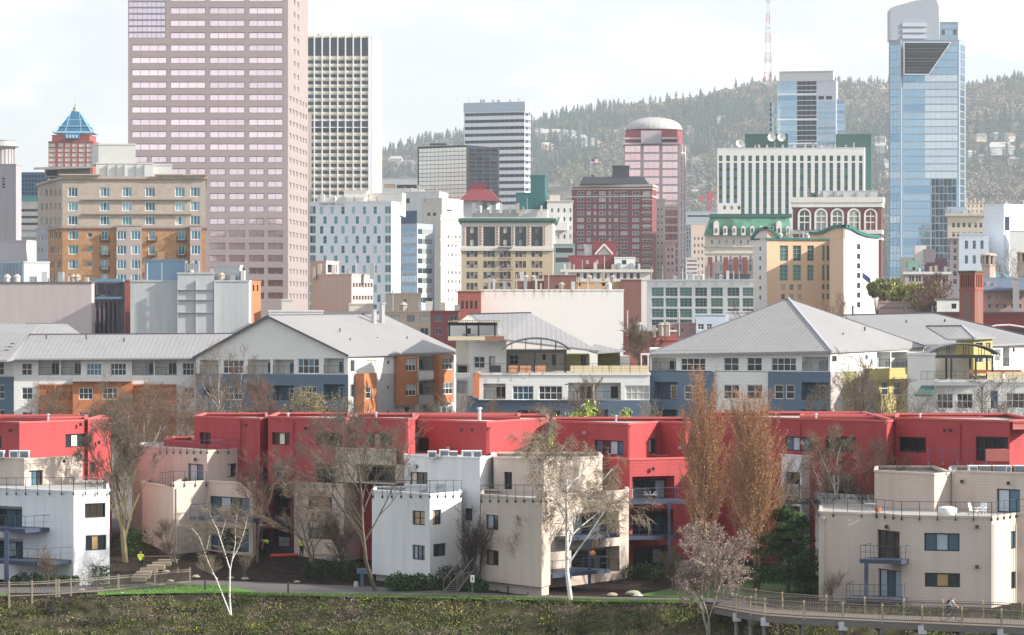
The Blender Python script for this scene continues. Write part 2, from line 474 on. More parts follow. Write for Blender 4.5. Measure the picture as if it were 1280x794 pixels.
# --- pink granite skyscraper
b=Bld('skyscraper','tallest tower, pink-grey granite with rows of pink mirror windows',262,1000,'skyscraper')
hs=[]
rows=[13.6+15.48*k for k in range(-14,24)]
cols=[(164.7,208.3),(213,257),(262,306),(311,353.6)]
for i,y in enumerate(rows):
    for j,(a,c) in enumerate(cols):
        if j==0 and y<46: continue
        if y<198: hs.append(('r',0,a,y-4,c,y+4,'P:pppp'))
        else:
            mid=(a+c)/2
            hs.append(('r',0,a,y-4,mid-2.2,y+4,'P:pp')); hs.append(('r',0,mid+2.2,y-4,c,y+4,'P:pp'))
for k in range(30):
    y=48-7.74*k
    hs.append(('r',0,160.6,y-7.3,207,y-.3,'P:qqqqqqqq'))
gran=C('pink_granite',(.34,.285,.285),rough=.55,var=.10,scale=.2,fine=.06)
f=Face((X(360,1000),1000),(X(385,1040),1040))
for y in rows:
    for q in ((.28,.36),(.46,.54)) if y<118 else ((.06,.16),(.22,.32),(.38,.48),(.56,.66),(.72,.80),(.86,.94)):
        zc=Z(y,1000); b.wins  # side openings follow below
        hs.append(('uz',1,q[0]*f.L,q[1]*f.L,zc-.7,zc+.7,'N:m'))
def block_uz(b,chain,ytop,hs,**k):
    """like block, but accepts ('uz',face,u0,u1,z0,z1,kind) openings"""
    reg=[e for e in hs if e[0]!='uz']; uz=[e for e in hs if e[0]=='uz']
    faces=[Face((X(*chain[i]),chain[i][1]),(X(*chain[i+1]),chain[i+1][1])) for i in range(len(chain)-1)]
    for _,fi,u0,u1,z0,z1,kd in uz:
        fc=faces[fi]
        pa=fc.pt(u0,z0); pb=fc.pt(u1,z0); D=fc.D((u0+u1)/2)
        reg.append(('r',fi,CX+pa.x/pa.y*F,CY-(z1-H)/D*F,CX+pb.x/pb.y*F,CY-(z0-H)/D*F,kd))
    return b.block(chain,ytop,holes=reg,**k)
block_uz(b,[(160,1000),(360,1000),(385,1040)],-205,hs,mat=gran,roof=roofg,dep=35,rec=.35)
b.finish()

# --- grid tower with white piers
b=Bld('office_tower','slim tower with white piers and dark strip windows right of the pink granite tower',425,1950,'skyscraper')
hs=[]
px0=383.2; bw=9.72
for i in range(8):
    a=px0+i*bw+.9; c=a+8.0
    hs.append(('r',0,a,47,c,70,'N:n'))
    for k in range(21):
        y=77.5+8.62*k
        if 150<y<163: continue
        hs.append(('r',0,a,y-2.1,c,y+2.2,'N:n'))
    hs.append(('r',0,a,151.5,c,164.5,'N:n'))
cream=C('cream_spandrel',(.78,.66,.45),var=.1,scale=.15)
r=b.block([(383,1950),(465.5,1950),(477.5,1990)],45,mat=cream,holes=hs,roof=roofg,dep=20,rec=.5,par=1.5)
mb=MB()
for i in range(9):
    xx=X(px0+i*bw,1950); mb.box(xx-.3,xx+.3,1949.0,1949.94,Z(250,1950),Z(45,1950))
mb.box(X(461.2,1950),X(465.8,1950),1949.3,1949.96,Z(260,1950),Z(45,1950))
b.part('piers',mb,C('white_pier',(.68,.70,.74),var=.06,scale=.2))
mb=MB()
for k in range(22):
    z=Z(73.2+8.62*k,1950); mb.box(X(383.4,1950),X(461,1950),1949.45,1949.93,z-.28,z+.28)
b.part('floor_band',mb,C('white_pier',(1,1,1)))
b.block([(383.2,1900),(389.5,1900)],140,mat=C('beige_stone',(.5,.44,.36)),roof=roofg,dep=20,name='annex')
b.finish()

# --- dark glass block
b=Bld('office_block','square block of black framed glass, pale grid left face and black right face',573,1600,'office block')
hs=[('r',0,523.4,185+5.2*k,583,189.6+5.2*k,'N:llllllllllll') for k in range(14)]  # pale panes: sky reflection on this face partly put into the glass colour
hs+=[('r',1,586+9.2*i,186+5.2*k,594+9.2*i,189.9+5.2*k,'N:k' if (i*3+k)%11 else 'N:n') for k in range(14) for i in range(4)]
b.block([(522,1610),(584,1592),(624,1618)],181.5,mat=C('black_metal',(.03,.035,.045),rough=.3,var=.1),holes=hs,roof=roofg,dep=30,rec=.12,ref=1592)
b.box('roof_unit',537,558,179.2,181.5,1612,8,C('black_metal',(0,0,0)))
b.finish()

# --- white banded tower
b=Bld('office_tower','white tower ringed by black ribbon windows in front of the wooded hill',620,1850,'office tower')
hs=[('r',0,580.8,y-1.9,655.6,y+1.9,'N:yyyyyyyyyyyy') for y in [143+8.55*k for k in range(14)]]
hs+=[('r',1,656.4,y-2.2,660.5,y+2.3,'N:yyy') for y in [143+8.55*k for k in range(14)]]+[('r',2,660.7,y-2.2,662.8,y+2.3,'N:yy') for y in [143+8.55*k for k in range(14)]]
b.block([(580,1850),(655.9,1838),(660.6,1846),(663,1862)],127,mat=C('white_panel',(.78,.80,.84),rough=.45,var=.05,scale=.15),holes=hs,roof=roofg,dep=25,rec=.4,ref=1838,par=.5)
mb=MB(); ring(mb,[(X(580,1850),1850),(X(655.9,1838),1838),(X(660.6,1846),1846),(X(663,1862),1862),(X(663,1862),1885),(X(580,1850),1885)],.25,.02,Z(138.5,1838),Z(127.2,1838)); b.part('top_band',mb,C('pale_blue_metal',(.45,.55,.62),rough=.4,var=.06))
b.box('roof_unit',600,606,124.5,127,1860,6,framemat('G')); b.box('roof_unit',621,625,124.8,127,1860,6,framemat('G'))
b.finish()

# --- teal block
b=Bld('office_block','windowless teal building stepped in two levels behind the brick hotel',664,1310)
teal=C('teal_panel',(.015,.11,.115),rough=.5,var=.12,scale=.2)
b.block([(645,1300),(663,1300)],241,mat=teal,roof=roofg,dep=20)
b.block([(663,1302),(681,1302),(684,1318)],219,mat=teal,roof=roofg,dep=20,name='upper_wall')
b.finish()

# --- brick tower with blue pyramid
b=Bld('brick_tower','red brick tower top with a blue steel pyramid crown and white windows, far left',92,1500,'skyscraper')
brk=C('dark_red_brick',(.34,.09,.08),var=.15,scale=.3)
hs=[]
for k in range(8):
    y=181.5+6.05*k
    for a,c in ((61.5,69),(72.8,79),(81.4,88),(90.6,96.5),(98.8,106)): hs.append(('r',0,a,y-2.2,c,y+2.1,'W:w'))
    hs.append(('r',0,108.5,y-2.2,114,y+2.1,'W:w'))
b.block([(60.6,1500),(116,1498),(125,1518)],176.5,mat=brk,holes=hs,roof=roofg,dep=35,ref=1498,coph=.6)
b.block([(65,1503),(112,1501),(120,1519)],168.5,mat=brk,roof=roofg,ztop=Z(168.5,1501),zbot=Z(178,1501),dep=28,name='upper_wall',ref=1501)
blue=C('blue_steel',(.035,.15,.27),rough=.35,var=.2,scale=.25,metal=.3); pal=C('pale_blue_steel',(.35,.55,.66),rough=.4,var=.1)
cx,cy=X(94.5,1520),1520; zb=Z(164.5,1510); zt=Z(140,1520)
wb,wt=8.0,1.9
mb=MB()
B4=[(cx-wb,cy-wb,zb),(cx+wb,cy-wb,zb),(cx+wb,cy+wb,zb),(cx-wb,cy+wb,zb)]; T4=[(cx-wt,cy-wt,zt),(cx+wt,cy-wt,zt),(cx+wt,cy+wt,zt),(cx-wt,cy+wt,zt)]
mb.add(B4+T4,((0,1,5,4),(1,2,6,5),(2,3,7,6),(3,0,4,7),(4,5,6,7),(3,2,1,0)))
b.part('pyramid_roof',mb,blue)
mb=MB()
for i in range(4):
    mb.tube(B4[i],T4[i],.28,.28,5)
    m0=tuple((B4[i][k]*.72+B4[(i+1)%4][k]*.28) for k in range(3)); m1=tuple((B4[i][k]*.28+B4[(i+1)%4][k]*.72) for k in range(3))
    mb.tube(m0,T4[i],.16,.16,4); mb.tube(m1,T4[(i+1)%4],.16,.16,4)
    q0=Vector(B4[i]).lerp(Vector(T4[i]),.6); q1=Vector(B4[(i+1)%4]).lerp(Vector(T4[(i+1)%4]),.6); mb.tube(q0,q1,.14,.14,4)
mb.box(cx-wb-1.2,cx+wb+1.2,cy-wb-1.2,cy+wb+1.2,zb-.5,zb+.1)
mb.box(cx-wb+1,cx+wb-1,cy-wb+1,cy+wb-1,zb+2.4,zb+2.7)
b.part('roof_truss',mb,pal)
mb=MB(); mb.lathe((cx,cy,zt),[(1.7,-.3),(1.9,.5),(1.1,.7),(1.2,2.0),(.5,2.3),(.5,3.4),(.12,3.8),(.07,7.0)],8); b.part('spire',mb,C('spire_grey',(.45,.45,.42)))
bx=b.box('crown_panel',80.5,98.5,166,173.5,1497.5,3.5,blue)
mb=MB()
for k in range(4):
    a=X(82.3+4*k,1497.2); mb.box(a,a+.95,1497.28,1497.45,Z(172.5,1497),Z(168.3,1497))
b.part('crown_window',mb,C('pale_blue_steel',(1,1,1)))
b.finish()

# --- domed pink tower
b=Bld('office_tower','pink mirror-glass tower with a round grey dome, just right of the brick hotel',818,1750,'office tower')
mauve=C('mauve_stone',(.46,.36,.38),var=.08,scale=.2)
hs=[]
for k in range(17):
    y=186.3+10.0*k
    for a,c in ((781,800.5),(804.5,824),(828,847)): hs.append(('r',0,a,y-3.9,c,y+3.8,'N:rrr'))
    hs.append(('r',1,849.8,y-3.9,852.4,y+3.8,'N:r')); hs.append(('r',1,853.2,y-3.9,856.2,y+3.8,'N:r'))
b.block([(779.5,1750),(848.5,1744),(857.5,1768)],180.5,mat=mauve,holes=hs,roof=roofg,dep=14,ref=1744,par=.4,rec=.25)
b.block([(782,1753),(846,1747),(853,1768)],162,mat=C('deep_rose',(.33,.07,.09)),ybot=181,dep=10,name='crown',roof=roofg,ref=1747,par=.2)
b.box('crown_panel',801.5,827,163.4,179.6,1744.3,4,C('grey_rose_metal',(.42,.37,.41)))
mb=MB(); 
for y in (173,179.6): mb.prism([(X(778.8,1746),1746),(X(801.3,1745.5),1745.5),(X(801.3,1750),1750),(X(778.8,1750),1750)],Z(y,1746)-.5,Z(y,1746)+.45); mb.prism([(X(827.3,1743),1743),(X(849.5,1743),1743),(X(849.5,1748),1748),(X(827.3,1748),1748)],Z(y,1746)-.5,Z(y,1746)+.45)
b.part('terrace',mb,C('pale_mauve',(.55,.48,.50)))
mb=MB(); c=(X(817.5,1765),1765,Z(162.2,1760)); rr=14.5
mb.lathe(c,[(rr+.3,0),(rr+.3,.7),(rr,.7)]+[(rr*math.cos(t),.7+6.0*math.sin(t)) for t in [R(5+10*i) for i in range(9)]]+[(.3,6.75)],32)
b.part('dome',mb,C('dome_grey',(.42,.42,.42),rough=.5,var=.15,scale=.3),smooth=False)
b.finish()

# --- brick hotel with mansard
b=Bld('brick_hotel','dark red brick hotel with a slate mansard roof and many small windows',765,1600,'hotel')
hs=[]
for k in range(13):
    y=241.5+8.35*k
    for xx,w in ((725.8,8.4),(736,5),(743.6,3.2),(753,8.4),(762.5,3.2),(770,5),(780,8.4),(794.6,8.4),(808.3,9)):
        hs.append(('r',0,xx-w/2,y-2.3,xx+w/2,y+2.4,'W:mm' if w>6 else 'W:m'))
hbr=C('hotel_brick',(.22,.055,.06),var=.12,scale=.25)
r=b.block([(715,1602),(815,1592),(820.5,1612)],230.5,mat=hbr,holes=hs,roof=roofg,dep=22,ref=1592,par=.3,cop=C('cream_stone',(.6,.55,.48)),copw=.5,coph=1.0)
mb=MB(); 
for y,w in ((235.6,.3),(245.2,.25)): ring(mb,r['pts'],w,.02,Z(y,1592)-.3,Z(y,1592)+.3)
for k in range(12):
    y=249.5+8.35*k
    mb.prism([(X(801.5,1592.2),1592.2),(X(816,1591.2),1591.2),(X(816,1592.3),1592.3),(X(801.5,1593.6),1593.6)],Z(y,1592)-.12,Z(y,1592)+.12)
b.part('stone_band',mb,C('cream_stone',(1,1,1)))
slate=C('slate',(.035,.04,.05),var=.25,scale=.6)
mb=MB(); z0,z1=Z(230.3,1598),Z(221,1598)
lo=[(X(725,1596),1596),(X(809.5,1594),1594),(X(809.5,1594)+2,1610),(X(725,1596),1611)]; hi=[(X(729,1599),1599),(X(805,1598),1598),(X(806,1598),1607),(X(729,1599),1608)]
mb.add([(*p,z0) for p in lo]+[(*p,z1) for p in hi],((0,1,5,4),(1,2,6,5),(2,3,7,6),(3,0,4,7),(4,5,6,7)))
b.part('mansard_roof',mb,slate)
mb=MB(); mb.box(X(766,1598),X(786.5,1598),1598,1606,z1-2,Z(208.5,1598)); mb.box(X(765.4,1598),X(787.1,1598),1597.6,1606.4,Z(208.5,1598),Z(207,1598)); b.part('roof_tower',mb,slate); mb=MB(); mb.box(X(738,1599),X(742.5,1599),1599,1602,z1-.5,Z(218.7,1599))
b.part('chimney',mb,slate)
mb=MB(); mb.box(X(713.6,1600),X(715.6,1600),1600,1602,Z(237,1600),Z(224.5,1600)); b.part('chimney',mb,C('cream_stone',(1,1,1)))
b.finish()
fl=empty('flag',(X(738.5,1597),1597,Z(221,1597)),'tiny striped flag flying from a pole on the dark mansard roof of the brick hotel','flag')
mb=MB(); mb.tube((0,0,0),(0,0,8.5),.07,.05,5); part('pole',mb,framemat('W'),fl)
mb=MB(); red=C('flag_red',(.6,.1,.12)); wh=C('flag_white',(.75,.75,.75)); nv=C('flag_blue',(.04,.06,.25))
for i in range(7):
    z=6.4+i*.28
    for j in range(6):
        x0,x1=.05+j*.55,.6+j*.55; y0,y1=.12*math.sin(j*1.2),.12*math.sin((j+1)*1.2)
        mb.add([(x0,y0,z),(x1,y1,z),(x1,y1,z+.28),(x0,y0,z+.28),(x0,y0+.02,z),(x1,y1+.02,z),(x1,y1+.02,z+.28),(x0,y0+.02,z+.28)],((0,1,2,3),(7,6,5,4),(0,3,7,4),(1,5,6,2)),2 if (j<3 and i>=3) else i%2)
part('banner',mb,[red,wh,nv],fl)

# --- green-cornice commercial building
b=Bld('commercial_building','cream ornate building with a dark green cornice and big black bays under it',633,1150)
bays=[(582.7,597.3),(604,618.6),(624.3,638.7),(643.8,657.8),(664,678.2)]
hs=[('r',0,a,283.5,c,307.8,'K:dmd/ddd/dmd') for a,c in bays]
terr=C('white_terracotta',(.60,.57,.52),var=.1,scale=.5,fine=.1)
r=b.block([(576.5,1148),(691,1148),(694,1168)],272,mat=terr,holes=hs,ybot=313,roof=roofg,dep=22,rec=.5,ref=1148,par=.2,name='upper_wall')
hs=[]
for k,y in enumerate((317,330.6,344.2,358,371.5)):
    for j,(a,c) in enumerate(bays):
        w=(c-a)/3
        for q in range(3): hs.append(('r',0,a+w*q+.4,y-4.2,a+w*(q+1)-.4,y+4.2,'K:d/m' if (j+q+k)%2 else 'K:m/d'))
r2=b.block([(576.5,1148.3),(691,1148.3),(694,1168.3)],313,mat=C('buff_brick',(.46,.38,.27),var=.12,scale=.4),holes=hs,dep=21,ref=1148.3)
mb=MB()
ring(mb,r['pts'],1.0,-.4,Z(276.5,1148),Z(273.0,1148)); ring(mb,r['pts'],.6,-.3,Z(278.2,1148),Z(276.6,1148))
b.part('cornice',mb,C('green_copper_dark',(.03,.12,.10),rough=.6))
mb=MB(); ring(mb,r['pts'],.35,.02,Z(313.6,1148),Z(310,1148)); b.part('stone_band',mb,terr)
mb=MB(); rb=C('brick_trim',(.30,.10,.08))
for a,c in bays:
    for xx in (a-3.1,c+2.0):
        for q in range(7): mb.box(X(xx,1148),X(xx+1.2,1148),1147.8,1147.97,Z(284+3.4*q+1.4,1148),Z(284+3.4*q-.6,1148))
b.part('brick_trim',mb,rb)
mb=MB()
for y in (309.5,323.7,337.4,351,364.8):
    mb.box(X(622.5,1147),X(640.5,1147),1146.9,1147.9,Z(y,1147)-.08,Z(y,1147)+.08)
    for q in range(9): xx=X(622.7+q*2.2,1147); mb.tube((xx,1146.95,Z(y,1147)),(xx,1146.95,Z(y-3.6,1147)),.04,.04,3)
    mb.tube((X(622.5,1147),1146.95,Z(y-3.6,1147)),(X(640.5,1147),1146.95,Z(y-3.6,1147)),.05,.05,3)
    mb.tube((X(626,1147),1147.2,Z(y+13,1147)),(X(637,1147),1147.2,Z(y,1147)),.12,.12,4)
b.part('fire_escape',mb,framemat('K'))
b.block([(590,1156),(684,1156),(686,1166)],262,mat=C('grey_penthouse',(.5,.52,.52)),ybot=273,dep=8,roof=roofg,name='penthouse',par=.1)
b.finish()

# --- white hotel with staggered slot windows and lettering
b=Bld('hotel_block','white hotel with staggered narrow windows and small roof-edge lettering',440,960,'hotel')
hs=[]
for k in range(11):
    y=263+12.25*k
    xs=(402,415.3,428.7,442,455.6,469) if k%2==0 else (406.2,419.8,433.3,446.6,460,473.7)
    for xx in xs: hs.append(('r',0,xx-2.0,y-4.6,xx+2.0,y+4.6,'N:g/g'))
    hs.append(('r',0,387.2,y-5.2,394.6,y+4.4,'G:mb')); hs.append(('r',0,480.8,y-5.4,488.6,y+4.6,'W:gg'))
hw=C('hotel_white',(.72,.75,.80),rough=.5,var=.04,scale=.2)
b.block([(386.5,962),(489.3,955),(501,968)],251.5,mat=hw,holes=hs,roof=roofg,dep=18,rec=.2,ref=955,par=.5)
hl=C('hotel_cream',(.74,.72,.68),rough=.5,var=.05,siding=.9)
b.block([(396,966),(455,963),(463,972)],247,mat=hl,ybot=252,dep=5,roof=roofg,name='penthouse',par=.1)
b.block([(430,966),(458,965),(462,972)],238.5,mat=hl,ybot=252,dep=6,roof=roofg,name='penthouse',par=.1)
b.block([(461,969),(503,966),(507,976)],241,mat=hl,ybot=270,dep=7,roof=roofg,name='penthouse',par=.1)
def lettering(b,s,px,py,D,wpx,mat,name='lettering'):
    cu=bpy.data.curves.new('t','FONT'); cu.body=s; cu.size=1; cu.extrude=.06; o=bpy.data.objects.new('t',cu); COL.objects.link(o)
    bpy.context.view_layer.update()
    me=bpy.data.meshes.new_from_object(o.evaluated_get(bpy.context.evaluated_depsgraph_get())); bpy.data.objects.remove(o)
    w=max(v.co.x for v in me.vertices); k=wpx/F*D/w
    me.transform(Matrix.Rotation(R(90),4,'X')@Matrix.Scale(k,4)); me.materials.clear(); me.materials.append(mat); me.name=name
    for pg in me.polygons: pg.material_index=0
    q=bpy.data.objects.new(name,me); q.parent=b.root; q.location=Vector((X(px,D),D,Z(py,D)))-b.org; q.rotation_euler=(0,0,R(-17)); link(q)
    return q
q=lettering(b,'COURTYARD',399.3,256.4,960.9,21,C('sign_black',(.02,.02,.02))); q.rotation_euler=(0,0,math.atan2(-7,23)*.98); q.location.y-=.6
q=lettering(b,'Marriott',421.8,256.4,959.3,9.3,C('sign_red',(.5,.02,.03))); q.rotation_euler=(0,0,math.atan2(-7,23)*.98); q.location.y-=.6
b.finish()

# --- blue glass mid-rise
b=Bld('office_block','blue glass mid-rise with a navy box on its roof, right of the white hotel',521,1150)
hs=[('r',0,501,y-4.6,520.4,y+3.6,'W:ssss') for y in [288+12.2*k for k in range(8)]]+[('r',1,522.4,y-4.4,541,y+3.4,'W:smm') for y in [290.5+12.2*k for k in range(8)]]
b.block([(500,1152),(521.3,1143),(543,1158)],279.5,mat=C('pale_blue_panel',(.42,.50,.60),rough=.4,var=.06),holes=hs,roof=roofg,dep=20,ref=1143,rec=.2)
b.block([(500,1154),(521.2,1146)],263.5,mat=C('navy_panel',(.04,.09,.17),rough=.4),ybot=280,dep=12,roof=roofg,name='roof_box',par=.1)
b.finish()

cst=C('cream_concrete',(.64,.60,.55),var=.1,scale=.25,streak=.15)
wst=C('white_concrete',(.68,.68,.67),var=.08,scale=.25,streak=.12)
b=Bld('office_block','off-white windowless stepped block above the blue glass mid-rise',525,1350)
b.block([(500,1352),(549,1345),(560,1365)],239.5,mat=wst,holes=[('r',0,508,248,512,254,'K:d'),('r',0,532,248,537,252,'K:d')],roof=roofg,dep=20,ref=1345)
b.box('roof_unit',515,530,237,239.5,1360,5,cst); b.finish()
b=Bld('office_block','tall cream concrete building with ledges and few windows, left of the green-cornice building',560,1285)
hs=[('r',0,534+7*i,266,538+7*i,270,'K:d') for i in range(2)]+[('r',1,558,262+9*k,565,264+9*k,'G:m') for k in range(6)]
r=b.block([(527,1290),(552.5,1280),(579,1305)],247.5,mat=cst,holes=hs,roof=roofg,dep=20,ref=1280)
b.block([(551,1272),(580,1285)],268.5,mat=cst,holes=[('g',0,558,577,4,.4,290,380,8,.35,'G:m')],roof=roofg,dep=12,ref=1272,name='lower_wall')
mb=MB(); 
for y in (274,300,330): ring(mb,[(X(551,1272),1272),(X(580,1285),1285),(X(580,1285),1294),(X(551,1272),1294)],.4,.02,Z(y,1272)-.3,Z(y,1272)+.3)
b.part('ledge',mb,cst); b.finish()
b=Bld('commercial_building','building with a dark red hipped roof left of the banded white tower',600,1420)
b.block([(556,1422),(600,1416),(625,1430)],249.5,mat=wst,holes=[('r',0,560,252,572,262,'G:mm'),('r',1,603,252,609,266,'K:dd'),('r',1,612,252,620,266,'K:mm')],dep=20,ref=1416)
mb=MB(); zz=Z(251,1416); zt=Z(237,1425)
lo=[(X(574,1413),1413),(X(624.5,1413),1413),(X(628,1440),1440),(X(574,1440),1440)]; hi=[(X(588,1422),1422),(X(612,1422),1422),(X(614,1430),1430),(X(588,1430),1430)]
mb.add([(*p,zz) for p in lo]+[(*p,zt) for p in hi],((0,1,5,4),(1,2,6,5),(2,3,7,6),(3,0,4,7),(4,5,6,7),(3,2,1,0))); b.part('roof',mb,C('dark_red_roof',(.18,.025,.035),rough=.6,var=.12))
b.box('roof_box',588,607,229,238.5,1423,7,C('dark_red_roof',(0,0,0))); b.finish()
b=Bld('commercial_building','low grey-roofed building with a strip of dark and red windows beside the tall pier tower',500,1700)
b.block([(478,1700),(523,1700)],223,mat=C('grey_roof_panel',(.45,.48,.52)),holes=[('r',0,480,230.5,494,235.5,'G:ttt'),('r',0,496,231,521,235.5,'K:ddddd')],roof=roofg,dep=25); b.finish()
# --- pink concrete box pair
b=Bld('office_block','small pinkish concrete block with two rows of deep windows on its sunny side',428,760)
hs=[('r',1,441+3.7*i,y-2.6,443.6+3.7*i,y+2.6,'K:d') for i in range(7) for y in (356.5,372.3)]
pc=C('pink_concrete',(.50,.42,.41),var=.06,scale=.3,siding=.0,streak=.1)
b.block([(388.5,765),(439.5,755),(466.5,775)],342.5,mat=pc,holes=hs,roof=roofg,dep=15,ref=755,rec=.5)
b.block([(388,772),(407.5,767),(423.5,778)],326,mat=pc,holes=[('r',1,409.5,331,421.5,341,'N:k')],ybot=343,dep=8,roof=roofg,name='upper_wall',ref=767,par=.2,rec=1.2)
b.block([(436,750),(467,750)],379.5,mat=cst,dep=6,roof=roofg,name='base_wall',par=.2); b.finish()
b=Bld('utility_box_building','plain beige windowless box standing below the white hotel and the blue glass mid-rise',505,740)
b.block([(483,742),(526.5,740)],366.5,mat=C('beige_plaster',(.50,.42,.33),var=.08,streak=.12),holes=[('r',0,505,374,507.5,377,'K:d')],roof=roofg,dep=12); b.finish()
b=Bld('shop_row','two-storey beige and brick row with dark square windows behind the gable roof',530,560)
hs=[('r',0,x0,394,x0+10.5,403,'G:mm') for x0 in (489,508.3,525)]+[('r',0,x0,410,x0+10.5,419,'G:mm') for x0 in (489,525)]
b.block([(470,562),(538,560)],388.5,mat=C('tan_stucco',(.46,.37,.30),var=.1),holes=hs,roof=C('dark_roof',(.12,.12,.13)),dep=14,ref=560,par=.3)
b.block([(538.2,560),(573.5,558)],388.5,mat=C('wine_brick',(.24,.07,.07),var=.15),holes=[('r',0,543,394,552.5,402,'G:mm'),('r',0,562,394,571.5,402,'G:mm'),('r',0,543,410,552.5,418,'G:mm')],roof=C('dark_roof',(0,0,0)),dep=14,ref=558,par=.3,name='brick_wall'); b.finish()
b=Bld('warehouse','low white building with a black roof edge peeking over the gable roof',400,600,'warehouse')
b.block([(336,600),(404,600)],388,mat=wst,roof=roofg,dep=14,par=.2)
b.block([(404,602),(482,606)],389.5,mat=wst,ybot=400,roof=C('dark_roof',(0,0,0)),cop=C('dark_roof',(0,0,0)),coph=.8,dep=10,par=.2,name='rear_wall')
b.block([(352,640),(366,640)],374,mat=cst,roof=roofg,dep=6,par=.2,name='penthouse'); b.finish()
# --- big white wall + brick neighbour
b=Bld('warehouse','big plain white windowless wall with rust stains under its roof edge',690,700,'warehouse')
wm=M('stained_white_wall',(.74,.73,.71),var=.06,scale=.15,fine=.05)
nt=wm.node_tree; bs=nt.nodes['Principled BSDF']; src=bs.inputs['Base Color'].links[0].from_socket
geo=N(nt,'ShaderNodeNewGeometry'); mp=N(nt,'ShaderNodeMapping'); mp.inputs['Scale'].default_value=(1.3,1.3,.16); nt.links.new(geo.outputs['Position'],mp.inputs['Vector'])
no=N(nt,'ShaderNodeTexNoise'); no.inputs['Scale'].default_value=1.1; no.inputs['Detail'].default_value=5; nt.links.new(mp.outputs[0],no.inputs['Vector'])
sx=N(nt,'ShaderNodeSeparateXYZ'); nt.links.new(geo.outputs['Position'],sx.inputs[0])
mr=N(nt,'ShaderNodeMapRange'); nt.links.new(sx.outputs['Z'],mr.inputs[0]); mr.inputs[1].default_value=Z(376,700); mr.inputs[2].default_value=Z(362,700)
mr2=N(nt,'ShaderNodeMapRange'); nt.links.new(no.outputs['Fac'],mr2.inputs[0]); mr2.inputs[1].default_value=.5; mr2.inputs[2].default_value=.72
fac=mathn(nt,'MULTIPLY',mr.outputs[0],mr2.outputs[0]); mx=N(nt,'ShaderNodeMix',data_type='RGBA'); nt.links.new(fac,mx.inputs['Factor']); nt.links.new(src,mx.inputs[6]); mx.inputs[7].default_value=(.42,.25,.13,1); nt.links.new(mx.outputs[2],bs.inputs['Base Color'])
b.block([(601.5,700),(779.5,700)],362,mat=wm,roof=roofg,dep=30,par=.3); b.finish()
b=Bld('brick_building','little red brick building end with four dark arched windows left of the big white wall',587,690)
b.block([(572,690),(601.3,690)],364,mat=C('old_brick',(.30,.09,.07),var=.2),holes=[('r',0,576.5+5.6*i,376,579.6+5.6*i,386,'K:d') for i in range(4)],roof=roofg,dep=12,cop=C('cornice_brown',(.2,.08,.07))); b.finish()
b=Bld('brick_building','long brown brick building stepping up behind the big white wall',740,800)
bb=C('brown_brick',(.20,.085,.07),var=.14,scale=.4)
b.block([(645,802),(681,802)],351.5,mat=bb,roof=roofg,dep=12,par=.2)
b.block([(680,800),(720.5,800)],344,mat=bb,holes=[('r',0,694,357,698,360,'N:k')],roof=roofg,dep=12,par=.2,name='tall_wall')
b.block([(720.5,803),(776,803)],352,mat=C('ochre_plaster',(.55,.37,.22)),roof=roofg,dep=12,par=.2,name='plaster_wall')
b.block([(776,798),(801.5,798)],349.5,mat=bb,roof=roofg,dep=14,par=.2,name='end_wall')
b.block([(801.6,799),(808.5,799)],349,mat=wst,roof=roofg,dep=14,par=.2,name='pilaster'); b.finish()
# --- ornate low white + red roofscape
b=Bld('ornate_building','low white ornate building with arched windows and dark red roof structures above',760,1000)
hs=[('r',0,721+8.3*i,341.5,725+8.3*i,348.5,'K:d') for i in range(10)]
r=b.block([(704,1000),(813,1000)],337,mat=terr,holes=hs,roof=roofg,dep=20,copw=.8,coph=.8,par=.2)
rr_=C('barn_red_metal',(.22,.045,.05),rough=.5,var=.12)
b.block([(710.5,1006),(768,1006)],319.5,mat=rr_,holes=[('r',0,733,325,736,330,'W:w'),('r',0,745,325,748,330,'W:w')],roof=roofg,dep=10,name='red_wall',par=.2)
b.block([(768,1004),(794,1004)],321.5,mat=wst,holes=[('r',0,777,325,783,331,'G:m')],roof=roofg,dep=8,name='white_wall',par=.2)
b.block([(741,1012),(770,1012)],302,mat=rr_,roof=roofg,dep=8,name='red_tower',par=.2)
b.block([(730.5,1014),(740,1014)],306,mat=wst,roof=roofg,dep=6,name='white_tower',par=.2)
mb=MB(); pts=[(744,318),(755,305.5),(766,318)]
for (a,c),(d,e) in zip(pts,pts[1:]): 
    p,q=P(a,c,1011),P(d,e,1011); mb.tube((p.x,1011,p.z),(q.x,1011,q.z),.35,.35,4)
b.part('pediment',mb,wst)
mb=MB(); mb.add([P(747,318.5,1011.4),P(763,318.5,1011.4),P(755,309,1011.4)],((0,1,2),)); b.part('pediment_window',mb,GL['m']()); b.finish()
b=Bld('office_block','green-grey small building with dark windows left of the red roof structures',705,1080)
b.block([(692,1080),(718.5,1080)],305,mat=C('sage_panel',(.25,.31,.30)),holes=[('r',0,694.5,310,716,316,'K:ddddd'),('r',0,694.5,322,716,328,'K:dddd')],roof=roofg,dep=12); b.finish()
b=Bld('office_block','white older building with sparse small windows between the teal block and the brick hotel',700,1300)
hs=[('r',0,x0-1.2,y-2.6,x0+1.2,y+2.6,'G:m') for x0 in (690,698,705.5,713) for y in (263,274,285,296,308)]
b.block([(684,1300),(716,1300)],251,mat=C('white_plaster',(.66,.65,.62),var=.08,streak=.12),holes=hs,roof=roofg,dep=15,copw=.4)
b.box('balcony',693.5,709,277,288,1297,3,wst); b.box('roof_box',687,700,244,251,1305,5,cst); b.finish()
b=Bld('office_block','slim cream building with a column of small windows wedged right of the brick hotel',832,1655)
